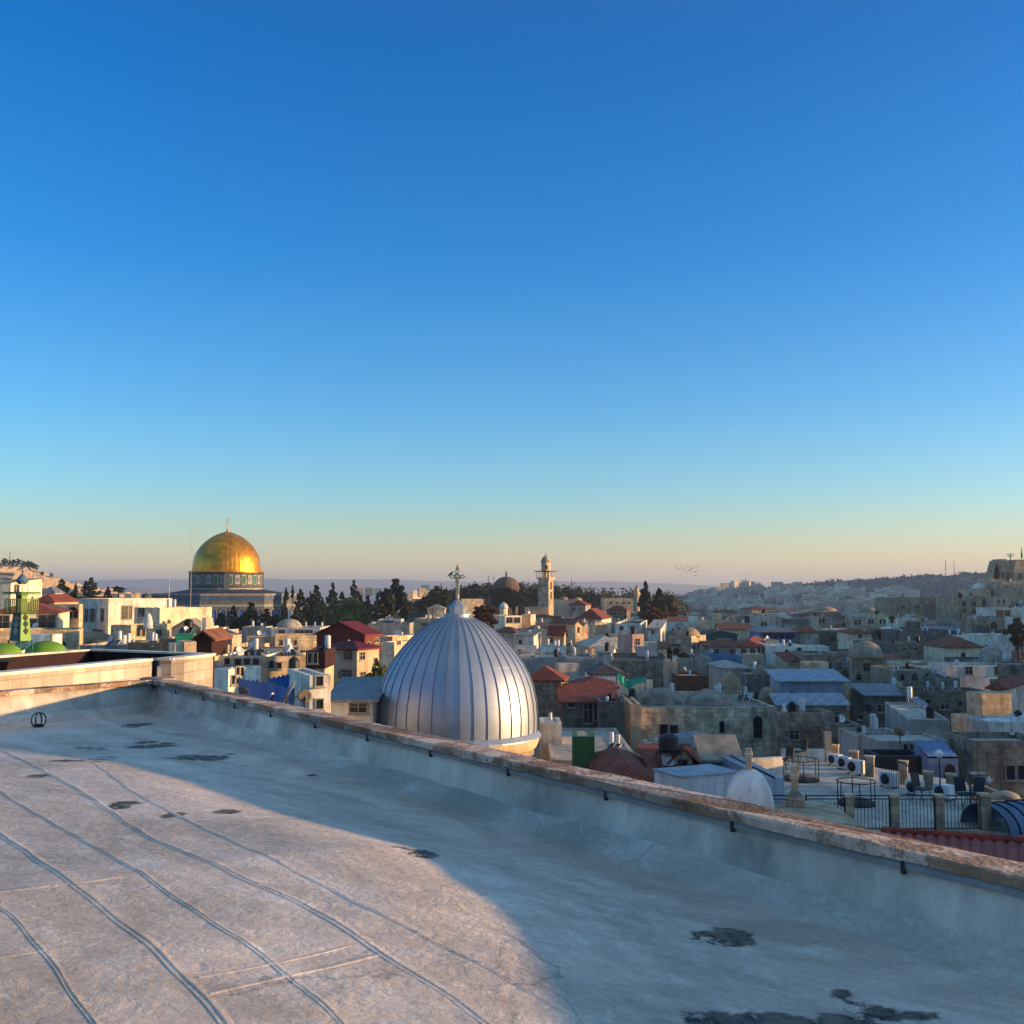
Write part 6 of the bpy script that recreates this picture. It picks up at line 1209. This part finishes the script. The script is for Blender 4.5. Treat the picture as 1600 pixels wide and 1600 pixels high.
def tree(kind,leafm,px,pt,pb,wpx,Y,label,group='trees',nl=2400,cat='tree'):
    sd=random.randint(0,2); key=(kind,leafm,sd)
    if key not in CM:
        V,Fs=crown_mesh(kind,sd*11+3,.085 if kind!='cypress' else .10,nl); mb=MB().add(V,Fs); CM[key]=mb.mesh('crown',M['leaf_'+leafm])
    b=P(px,pb,Y); h_=(pb-pt)*Y/F; w_=wpx*Y/F/2*(1.55 if kind=='pine' else 1.2); z0_=.14 if kind in('round','broad') else .06
    t=thing({'cypress':'cypress_tree','pine':'pine_tree','round':'round_tree','broad':'broadleaf_tree'}[kind],label,cat,(b.x,Y,b.z),0,group)
    c=link('crown',CM[key],t,(0,0,h_*z0_),random.uniform(0,6.28)); c.scale=(w_,w_,h_*(1-z0_)*.97)
    tr=w_*.09+.06; m=MB().tube((0,0,-4),(0,0,h_*.45),tr,7,r2=tr*.6).tube((0,0,h_*.35),(w_*.3,0,h_*.62),tr*.5,5,r2=tr*.2).tube((0,0,h_*.3),(-w_*.35,w_*.1,h_*.58),tr*.5,5,r2=tr*.2).tube((0,0,h_*.42),(.05*w_,-w_*.1,h_*.8),tr*.55,5,r2=tr*.15); m.build('trunk',M['bark'],t)
    if label is None: pass
    return t
TR=[]
def T(kind,leafm,px,pt,pb,w,Y,desc): 
    random.seed(int(px*3+pt)); o=tree(kind,leafm,px,pt,pb,w,Y,desc,{'cypress':'dark cypresses','pine':'pines and firs of the gardens','round':'round trees','broad':'broadleaf trees'}[kind]); o['label']=''; AUTO.append([o,desc,(px,(pt+pb)/2)])
for a in [(345,958,990,28),(364,947,988,20),(391,941,988,30),(417,951,988,26),(464,945,985,20),(432,960,988,20),(377,962,990,20)]: T('pine','dark',*a,300,'dark bushy pine')
for a in [(444,936,980,13),(398,955,988,12),(356,958,990,12),(484,925,980,12),(503,935,985,12)]: T('cypress','dark',*a,296,'slender dark cypress')
for a in [(447,918,940,8),(469,920,950,15),(493,914,968,24),(519,911,960,17),(553,906,952,16),(575,930,975,20),(590,930,975,18),(534,925,960,16),(563,930,972,16),(480,934,975,18),(603,935,975,14),(545,935,968,18)]: T('pine','dark',*a,370,'tall ragged dark conifer')
for a in [(457,914,935,6)]: T('cypress','dark',*a,372,'small dark cypress spire')
for a in [(500,940,985,30),(525,938,985,34),(548,935,985,36),(568,945,988,26),(515,952,990,30),(540,955,992,30),(487,955,988,24),(470,958,988,20)]: T('broad','green',*a,330,'olive-green leafy tree')
T('broad','dark',616,905,972,36,330,'largest dark dense tree'); T('broad','dark',606,925,975,24,325,'dark dense tree'); T('broad','dark',632,930,975,22,335,'dark dense tree')
for a in [(662,933,962,26),(684,916,952,32),(696,921,950,16),(671,928,955,20)]: T('broad','dark',*a,430,'dark rounded garden tree')
for a in [(689,913,950,5),(698,918,948,5)]: T('cypress','dark',*a,425,'thin cypress spire')
for a in [(726,918,940,30),(742,912,938,34),(762,911,938,26),(776,925,955,20),(809,912,938,24),(828,918,945,26),(842,920,950,30),(815,925,955,26),(871,920,945,26),(884,918,945,30),(901,923,950,28),(920,926,950,26),(935,930,950,22)]: T('broad','dark',*a,560,'dark rounded hill tree')
for a in [(812,938,965,6),(803,942,962,6),(868,915,935,5),(924,922,942,4),(929,924,942,4),(718,935,955,6)]: T('cypress','dark',*a,420,'thin cypress spire')
T('broad','dark',789,918,955,30,495,'dark rounded hill tree before the brown dome'); T('broad','dark',776,922,952,20,497,'dark rounded hill tree before the brown dome'); T('broad','dark',802,922,956,24,493,'dark rounded hill tree before the brown dome'); T('broad','dark',812,926,956,18,490,'dark rounded hill tree before the brown dome'); T('cypress','dark',1008.5,910,966,24,330,'taller of the twin massive black-green cypresses'); T('cypress','dark',1030,920,962,24,332,'shorter broader of the twin black-green cypresses')
T('broad','brown',757,946,990,44,225,'russet-brown bare-leaved tree'); T('broad','brown',1022,951,985,42,262,'russet-brown bare-leaved tree'); T('broad','brown',1052,948,968,20,300,'russet-brown bare-leaved tree'); T('broad','brown',1045,930,960,26,420,'olive-brown hill tree'); T('broad','brown',672,1000,1015,16,118,'small brown shrub') if False else None
for a in [(96,905,932,20),(142,902,935,22),(86,916,935,12),(133,908,930,10)]: T('pine','dark',*a,420,'spreading dark pine')
for a in [(118,911,928,7),(168,917,938,13),(54,915,925,4)]: T('cypress','dark',*a,400,'pointed dark cypress')
T('round','dark',185,916,928,18,400,'small round-crowned tree on a bare trunk'); 
for a in [(100,935,965,26),(118,938,968,26),(140,930,946,32),(155,932,945,24),(90,940,958,16),(115,925,945,14),(125,955,985,24)]: T('broad','dark',*a,190,'dark bushy garden tree')
for i,a in enumerate([(7,872,883,8),(14,875,884,6),(20,874,885,6),(27,873,885,10),(36,876,886,7),(43,876,887,9),(48,877,888,8),(53,880,890,8),(57,882,891,6),(66,893,899,5),(80,895,903,5),(1,880,884,4)]): T('round','dark',*a,985,'tiny dark round tree')
for a in [(1394,962,975,10),(1374,985,998,10),(1440,990,1003,18),(1455,988,1004,20),(1470,992,1004,14),(1428,990,1003,14),(1500,925,938,6)]: T('broad','dark',*a,215,'dark low bush on the slope')
T('broad','dark',1592,966,1018,32,175,'big dark pine-like tree at the right edge')
T('cypress','dark',1558,881,905,9,300,'dark cypress on the skyline')
for i,(a,b,c,d_) in enumerate([(1505,893,899,14),(1515,894,900,8),(1525,893,900,6),(1412,899,903,4),(1435,898,903,8),(1448,896,902,8),(1457,897,902,8),(1343,904,909,4),(1292,907,912,5)]): T('round','dark',a,b,c,d_,2250,'distant round tree on the ridge')
for a in [(1046,1010,1036,8),(1058,1012,1040,14),(1068,1020,1042,16),(1078,1024,1044,16)]: T('broad','dark',*a,150,'bare grey-green bush by the domed building')
for a in [(590,1034,1092,22),(578,1052,1092,20),(600,1040,1085,14)]: T('broad','green',*a,66,'tall green garden shrub')
# palm fronds by the silver dome
b=P(566,1095,60); pm=thing('palm_tree','dark palm with arching fronds left of the silver dome','palm',(b.x,60,b.z)); MB().tube((0,0,-7),(0,0,1.0),.14,8).build('trunk',M['bark'],pm)
for i in range(16):
    a=2*math.pi*i/16; up=random.uniform(.2,1.1); m=MB(); prev=None
    pts=[Vector((math.cos(a)*.22*t*1.2,math.sin(a)*.22*t*1.2,1+up*.22*t-.028*t*t)) for t in range(7)]
    for q,(p0,p1) in enumerate(zip(pts,pts[1:])):
        m.tube(p0,p1,.02,4)
        sd=Vector((-math.sin(a),math.cos(a),0))
        for sg in (-1,1): m.add([tuple(p0),tuple(p0.lerp(p1,.5)),tuple(p0.lerp(p1,.7)+sd*sg*(.32-.03*q)-Vector((0,0,.12)))],[(0,1,2)]); m.add([tuple(p0.lerp(p1,.5)),tuple(p1),tuple(p1+sd*sg*(.3-.03*q)-Vector((0,0,.12)))],[(0,1,2)])
    m.build('frond',M['leaf_green'],pm)
# wood covering the hill behind the minaret: one mass
rs=np.random.RandomState(5); V=[];Fs=[];n=0
for _ in range(900):
    px_=rs.uniform(640,1075); Yw=rs.uniform(560,680); X=ray(px_,930).x*Yw; z=float(wood_z(np.array([X]),np.array([Yw]))[0]); h_=rs.uniform(2.5,6.)
    for k in range(26):
        c=np.array([X,Yw,z+h_*.3])+rs.randn(3)*np.array([h_*.35,h_*.35,h_*.28]); t=rs.randn(3); t/=np.linalg.norm(t); u=np.cross(t,rs.randn(3)); u/=np.linalg.norm(u); s_=rs.uniform(.35,.8)
        V+= [tuple(c+t*s_),tuple(c+u*s_),tuple(c-t*s_),tuple(c-u*s_)]; Fs.append((n,n+1,n+2,n+3)); n+=4
wd=MB().add(V,Fs).build('hill_wood',M['leaf_dark']); tag(wd,'dark evergreen wood covering the hill behind the minaret','wood',kind='stuff')
# scattered scrub on the far hillside: one mass
V=[];Fs=[];n=0
for _ in range(2600):
    px_=rs.uniform(1060,1640); Yw=rs.uniform(1500,2580); X=ray(px_,930).x*Yw; z=float(hill_z(np.array([X]),np.array([Yw]))[0]); h_=rs.uniform(4,9.)
    for k in range(7):
        c=np.array([X,Yw,z+h_*.3])+rs.randn(3)*np.array([h_*.8,h_*.5,h_*.25]); t=rs.randn(3); t/=np.linalg.norm(t); u=np.cross(t,rs.randn(3)); u/=np.linalg.norm(u); s_=rs.uniform(1.2,3.)
        V+= [tuple(c+t*s_),tuple(c+u*s_),tuple(c-t*s_),tuple(c-u*s_)]; Fs.append((n,n+1,n+2,n+3)); n+=4
wd=MB().add(V,Fs).build('hillside_scrub',M['leaf_dark']); tag(wd,'dark scrub and orchards scattered over the far hillside','scrub',kind='stuff')
# apartment blocks on the far hillside
BL=[]
rs=random.Random(11)
for v in range(7):
    W=rs.uniform(14,30);Dp=12;Hh=rs.uniform(9,22); m=MB().box(0,W,0,Dp,-12,Hh,0); 
    if v%2: m.box(W*.55,W*.95,1,Dp-1,Hh,Hh+3,0)
    fl=int(Hh/3.2); nw=int(W/4)
    for f in range(fl):
        for i in range(nw): x=2+i*(W-3)/nw; m.box(x,x+1.6,-.12,0,f*3.2+1,f*3.2+2.6,1)
    BL.append(m.mesh('apartment_block',[M['cream'] if v%3 else M['beige'],M['glass']]))
BD=['narrow pale block','broad pale block','tall pale block','low pale block','short pale block','square pale block','plain pale block']
BD=[('tall' if m.vertices and max(v.co.z for v in m.vertices)>17 else 'low')+(' broad' if max(v.co.x for v in m.vertices)>22 else ' narrow')+' pale apartment block' for m in BL]
spots=[]
for _ in range(4000):
    if len(spots)>=135: break
    px_=rs.uniform(1062,1420); Yb=rs.uniform(1550,2520); X=ray(px_,930).x*Yb; z=float(hill_z(np.array([X]),np.array([Yb]))[0]); py_=pix(Vector((X,Yb,z)))[1]
    if py_<918+max(0,(px_-1240))*.02 or py_>962: continue
    if px_>1240 and py_<928 and rs.random()<.93: continue
    if any(abs(a-px_)<7 and abs(b_-py_)<3.2 for a,b_ in spots): continue
    spots.append((px_,py_)); o=link('apartment_block',BL[rs.randrange(7)],None,(X,Yb,z),R(rs.uniform(-35,35)))
    tag(o,'x','apartment block','pale apartment blocks on the far hillside'); AUTO.append([o,BD[int(o.data.name[-3:]) if o.data.name[-4:-3]=='.' else 0],(px_,py_)])
for i,(px_,py_) in enumerate([(655,922),(645,925),(668,926),(638,930),(652,932),(630,926),(560,922),(572,920),(600,925),(586,921),(618,930),(660,917),(678,921)]):
    Yb=900+i*12; p=P(px_,py_+5,Yb); o=link('apartment_block',BL[i%7],None,(p.x,Yb,p.z),R(25)); o.scale=(.3,.3,.26); tag(o,'x','apartment block','sunlit blocks beyond the gardens'); AUTO.append([o,'distant sunlit apartment block',(px_,py_)])
for i,(px_,py_,w_) in enumerate([(8,893,26),(34,896,24),(60,905,20),(78,907,20),(30,905,22),(100,912,14),(112,920,16),(128,924,14),(150,928,12),(70,915,16),(86,922,12),(180,928,12),(200,930,10),(215,931,8)]):
    Yb=930-i*8; p=P(px_,py_,Yb); m=MB().box(0,w_*Yb/F,0,9,-9,5); m.box(1,w_*Yb/F-1,1,8,5,5.6)
    o=m.build('terrace_wall',M['warm'],None,(p.x-w_*Yb/F/2,Yb,p.z-3),R(22)); tag(o,'x','terrace building','sunlit buildings on the left hillside'); AUTO.append([o,'sunlit hillside terrace building',(px_,py_)])

# bastion on the right skyline: battered walls
def bastion(x0,x1,xt0,xt1,pt,pb,Y,label):
    s=Y/F; a=P(x0,pb,Y); t=thing('stone_bastion',label,'bastion',(a.x,Y,a.z)); h_=P(x0,pt,Y).z-a.z; L_=(x1-x0)*s; u0=(xt0-x0)*s; u1=(xt1-x0)*s; D_=9
    MB().add([(0,0,-14),(L_,0,-14),(L_,D_,-14),(0,D_,-14),(0,0,0),(L_,0,0),(L_,D_,0),(0,D_,0),(u0*.55,.3,h_*.62),(L_-(L_-u1)*.3,.3,h_*.62),(L_-(L_-u1)*.3,D_-.3,h_*.62),(u0*.55,D_-.3,h_*.62),(u0,.8,h_),(u1,.8,h_),(u1,D_-.8,h_),(u0,D_-.8,h_)],
      sum([[(b+i,b+(i+1)%4,b+4+(i+1)%4,b+4+i) for i in range(4)] for b in (0,4,8)],[])+[(12,13,14,15)]).build('wall',M['stone'],t)
    for q in (.3,.6): link('window',window_mesh(.7,1.9,'a',M['frame']),t,(L_*q,-.01,h_*.25),0)
    MB().box(u0+.5,u1-.5,1.5,D_-1.5,h_-.01,h_+.35).build('roof',M['roof'],t)
bastion(1559,1585,1566,1580,875,908,330,'tall shaded stone bastion with sloping shoulders on the right skyline')
bastion(1583,1622,1590,1612,876,908,328,'broad stone bastion with a flagpole at the right edge skyline')
# ================================================================ rooftop equipment read off the photo
def rt(kind,key,px,py,hpx=None,rz=0,s_=1.):
    h=H[key]; p=on_roof(h,px,py); 
    if hpx: s_=hpx/F*p.y/{'boiler':1.86,'heater':2.26,'tank':1.6,'wtank':1.4,'dish':1.5,'ac':.75,'antenna':2.6}[kind]
    return item(kind,p,R(rz),s_)
for a in [('heater','terr2',243,1010,20,-20),('dish','greenshed',281,998,12,40),('boiler','terr1',157,1003,9,0),('boiler','terr1',198,1003,14,0),('dish','terr1',188,1005,10,20),('wtank','terr1',180,1003,14,0),('boiler','terr1',232,1003,10,0),
 ('heater','clutter',365,1015,22,30),('tank','clutter',336,1015,16,0),('boiler','clutter',346,1015,18,0),('wtank','clutter',352,1018,18,0),('heater','litarch',444,1020,22,25),('dish','litarch',466,1017,18,60),('tank','darkredpanel',481,1018,16,0),
 ('boiler','domeleft',478,982,10,0),('boiler','domeleft',492,982,10,0),('boiler','domeleft',503,982,10,0),('ac','litarch',424,1026,8,20),('tank','clutter',357,1040,16,0),
 ('antenna','redattic',560,980,14,0),('dish','redhouse',575,1008,10,50),('boiler','mid3',667,967,8,0),('wtank','mid3',680,966,6,0),('boiler','mid1',617,988,9,0),('dish','mid1',610,990,8,0),
 ('boiler','c10',877,1020,10,0),('boiler','c10',882,1020,10,0),('dish','c4',816,1006,8,0),('boiler','d4',916,998,10,0),('boiler','c10b',921,998,10,0),('tank','d11',949,1022,14,0),('boiler','d11',950,1032,12,0),
 ('boiler','d6',1038,982,9,0),('boiler','d6',1049,983,9,0),('tank','e7',1190,957,12,0),('tank','e7',1197,960,8,0),('tank','e7',1186,961,6,0),('boiler','e3',1223,1004,9,0),('boiler','e3',1254,1004,8,0),('tank','e3',1230,1006,6,0),
 ('boiler','e18',1117,1050,10,0),('heater','g18',1124,1090,22,-25),('heater','g18',1165,1095,22,-25),('dish','g18',1180,1098,16,-50),('boiler','e17',1078,1060,12,0),
 ('boiler','g20d',1334,1162,18,0),('tank','g20d',1342,1150,14,0),('boiler','g20',1226,1162,18,0),('wtank','g20',1285,1162,12,0),('boiler','g12b',956,1164,20,-30),('heater','g12b',966,1172,24,-40),('boiler','g16c',983,1144,14,0),('tank','g16c',998,1146,12,0),
 ('boiler','g14',897,1148,16,0),('tank','f4',1500,930,6,0),('ac','f6',1580,968,5,0),('boiler','f18',1438,1072,14,0),('heater','f18',1440,1078,16,-20),('tank','f17',1428,1042,10,0),('tank','f17',1415,1042,9,0),('tank','f8',1372,962,8,0),
 ('tank','f15',1411,990,12,0),('boiler','f15',1411,1003,10,0),('tank','f9',1403,966,6,0),('wtank','f9',1412,968,6,0),('boiler','f9',1420,968,6,0),('dish','f15',1460,1002,12,20),('boiler','f12',1500,990,8,0) if False else ('boiler','f21',1504,996,8,0),
 ('tank','e12',1112,1084,8,0),('boiler','e13',1163,1092,16,0),('boiler','e12',1123,1094,16,0),('boiler','g1',1440,1120,8,0),('dish','g2',1577,1118,14,0),('ac','g18b',990,1100,8,0),
 ('antenna','g2',1600,1140,40,0),('antenna','f14',1590,1040,30,0),('antenna','c2',826,955,14,0),('antenna','d2',990,968,14,0),('antenna','e8',1291,962,12,0),('antenna','e11',1170,1052,20,0),('tank','d9',1165,1003,8,0),('tank','d5',986,1008,14,0)]:
    k=rt(*a)
# ================================================================ infill houses of the crowded quarter
FP=[(h['A'],h['d'],h['e'],h['L'],h['D']) for h in HS]
def inside(x,y,m=1.):
    for A,d,e,L_,D in FP:
        rx,ry=x-A.x,y-A.y; u_=rx*d.x+ry*d.y; v_=rx*e.x+ry*e.y
        if -m<u_<L_+m and -m<v_<D+m: return True
    return False
zb_w=GZ; rs=random.Random(23); rows=[]
Y=60.; fill=[]
while Y<430:
    step=8+Y*.022; x=-.56*Y-6
    while x<.56*Y+10:
        W_=rs.uniform(4.5,9.5)*(1+Y/900); D_=step*rs.uniform(.75,.95); xx=x; x+=W_+rs.choice([0,.0,.4,1.2])
        yy=Y+rs.uniform(-1.5,1.5)
        if Y<66 and xx>-3 and xx<22 and False: continue
        if (Vector((xx+W_/2-sc0.x,yy+D_/2-SY,0))).length<11: continue
        if yy>326 and xx<18: continue
        if yy<95 and xx<-14 : continue
        if any(inside(xx+W_*a_,yy+D_*b_,.3) for a_ in (0,.25,.5,.75,1) for b_ in (0,.5,1)):
            # try a narrower one
            W_*=.5
            if any(inside(xx+W_*a_,yy+D_*b_,.3) for a_ in (0,.5,1) for b_ in (0,.5,1)): x=xx+W_+.5; continue
            x=xx+W_+.3
        base=-9.2 if Y>200 else -10.2
        if xx>Y*.40 and Y>180: base=-4.5
        elif xx<-.30*Y and Y<200: base=-6.5
        zt_=base+rs.uniform(-2.6,1.4)
        # never hide what the photo shows behind: lower the roof if needed
        pa=pix(Vector((xx,yy,zt_))); pb_=pix(Vector((xx+W_,yy,zt_))); x0_,x1_=pa[0],pb_[0]; lim=-1e9
        if x1_<-10 or x0_>1610: continue
        for h in HS:
            if h['Y']>yy-2 and h['x1']>x0_+1 and h['x0']<x1_-1 and h['yb']-1>pa[1]: lim=max(lim,h['yb']-1)
        if yy>95 and x1_>325 and x0_<640: lim=max(lim,990 if x0_<585 else 976)
        if lim>0:
            zt_=min(zt_,ray(0,lim+1).z*yy)
        if zt_<-15.2: continue
        fill.append((xx,yy,W_,D_,zt_))
    Y+=step
print('FILL',len(fill))
WALLS=['cream','white','grey','beige','stone','rough','stone','warm','dark','grey']
DESC={'cream':'cream plastered','white':'whitewashed','grey':'grey plastered','beige':'beige rendered','stone':'pale stone','rough':'rough old stone','warm':'honey stone','dark':'dark stone'}
for (xx,yy,W_,D_,zt_) in fill:
    wl=rs.choice(WALLS if xx>.1*yy else ['cream','white','warm','stone','beige','grey']); r_=rs.random(); pa=pix(Vector((xx,yy,zt_))); pb_=pix(Vector((xx+W_,yy,zt_)))
    if r_<.60: roof=rs.choice(['flat','flat','wflat','dflat'])
    elif r_<.72: roof='hip'
    elif r_<.80: roof='shed'
    elif r_<.86: roof='gable'
    else: roof='domes'
    rn={'flat':'flat-roofed','wflat':'white-roofed','dflat':'dark-roofed','hip':'red hip-roofed','shed':'slant-roofed','gable':'red gable-roofed','domes':'domed'}[roof]
    kw={}
    if 325<pa[0]<640 and yy>95 and roof in('hip','gable','domes'): roof='flat'; rn='flat-roofed'
    if roof in('hip','gable'): kw=dict(pk=pa[1]-rs.uniform(1.4,2.4)*F/yy*.55,rm=rs.choice(['tile','oldtile','oldtile']))
    if roof=='shed': kw=dict(pk=pa[1]-.6*F/yy,rm=rs.choice(['metal','roof','oldtile']))
    if roof=='domes': rp=min(W_,D_)*.36*F/yy; kw=dict(pk=[((pa[0]+pb_[0])/2,pa[1]-rp*.35,rp,.5)],rm=rs.choice(['domeg','domeb','domew']))
    NM={'flat':'stone_house','wflat':'whitewashed_house','dflat':'flat_roofed_house','hip':'tiled_house','shed':'slant_roofed_house','gable':'gabled_house','domes':'domed_house'}[roof] if wl not in('cream','white') else 'plastered_house'
    h=house(NM,pa[0],pb_[0],pa[1],pa[1]+20,'x',wl,roof,Y=yy,D=D_,yaw=rs.uniform(-8,8),auto=2,cat='house',**kw)
    h['o']['label']=''; AUTO.append([h['o'],f"{'small' if W_<6 else 'wide' if W_>11 else 'plain'} {DESC[wl]} {rn} house",((pa[0]+pb_[0])/2,pa[1]+4)])
    h['o']['group']='crowded houses of the old quarter'
    if h['flat'] and yy<330:
        if rs.random()<.5 and not (325<pa[0]<640 and yy>95):   # stair room on the roof
            p=h['A']+h['d']*rs.uniform(.5,max(.6,h['L']-3))+h['e']*(h['D']*.5); MB().box(0,2.4,0,2.2,-.01,2.0).build('stair_room',M[wl],h['o'],(p.x-h['A'].x,p.y-h['A'].y,h['zr']-GZ))
        if rs.random()<.6 and roof!='domes' and h['L']>3 and h['D']>3:
            u_=rs.uniform(.8,h['L']-1.5); MB().box(u_,u_+.18,.3,h['D']-.3,h['zr']-zb_w,h['zr']-zb_w+rs.uniform(.5,1.2)).box(u_+.18,h['L']-.25,h['D']*.55,h['D']*.55+.18,h['zr']-zb_w,h['zr']-zb_w+rs.uniform(.3,1.)).build('partition_wall',M[wl],h['o'])
        for _ in range(rs.choice([0,1,1,2,3])):
            if roof=='domes': break
            p=h['A']+h['d']*rs.uniform(.8,h['L']-.8)+h['e']*rs.uniform(.8,max(.9,h['D']-.8)); item(rs.choice(['boiler','boiler','heater','tank','dish','wtank','antenna','ac']),(p.x,p.y,h['zr']),R(rs.uniform(-60,60)),rs.uniform(.55,.8))
# extra equipment scattered over the named flat roofs
for h in list(H.values()):
    if h is None or not h['flat'] or h['short'] in('long domed hall','shallow-domed white house',None) or h['Y']>300: continue
    if h['Y']<66: continue
    for _ in range(rs.choice([1,1,2,3])):
        p=h['A']+h['d']*rs.uniform(.8,max(.9,h['L']-.8))+h['e']*rs.uniform(.8,max(.9,h['D']-.8)); item(rs.choice(['boiler','boiler','dish','tank','antenna','ac','heater','dish']),(p.x,p.y,h['zr']),R(rs.uniform(-60,60)),rs.uniform(.5,.72))
# ================================================================ labels that single each thing out
LM=[(h['short'],(h['x0']+h['x1'])/2,h['yt']+6) for h in HS if h['short']]+[('golden-domed shrine',355,900),('silver dome',715,1050),('square minaret',853,920),('green tower',31,960),('slim distant minaret',995,940),('brown-domed mosque',791,915),('white cupola',1171,1230),('railed terrace',1340,1240),('blue tarpaulin',415,1072),('green cloth',985,1062),('metal cross',715,905)]
ORD=['leftmost','second','third','fourth','fifth','sixth','seventh','eighth','ninth','tenth','eleventh','twelfth','thirteenth','fourteenth','fifteenth','sixteenth']
groups={}
for o,base,(px_,py_) in AUTO:
    if not o.get('group'): o['group']={'water_boiler':'water boilers on the roofs','solar_water_heater':'solar water heaters on the roofs','water_tank':'water tanks on the roofs','satellite_dish':'satellite dishes on the roofs','air_conditioner':'air conditioners on the roofs','roof_antenna':'antennas on the roofs'}.get(o.name.split('.')[0],'crowded houses of the old quarter')
    best=min(LM,key=lambda l:abs(l[1]-px_)+1.3*abs(l[2]-py_)); dx=px_-best[1]; dy=py_-best[2]
    if abs(dx)>1.2*abs(dy): rel=('right of' if dx>0 else 'left of')
    else: rel='in front of' if dy>0 else 'behind'
    groups.setdefault(f"{base} {rel} the {best[0]}",[]).append((px_,o))
for k,L_ in groups.items():
    L_.sort(key=lambda a:a[0])
    ORD=ORD+[f'{k}th' for k in range(len(ORD)+1,len(L_)+2)]
    for i,(x,o) in enumerate(L_):
        o['label']=k if len(L_)==1 else (f"{k}, {ORD[i]} from left" if i else f"{k}, leftmost")
        while len(o['label'].split())>16: o['label']=' '.join(o['label'].split()[1:])
print('AUTO',len(AUTO),'HOUSES',len(HS),'OBJ',len(sc.objects))
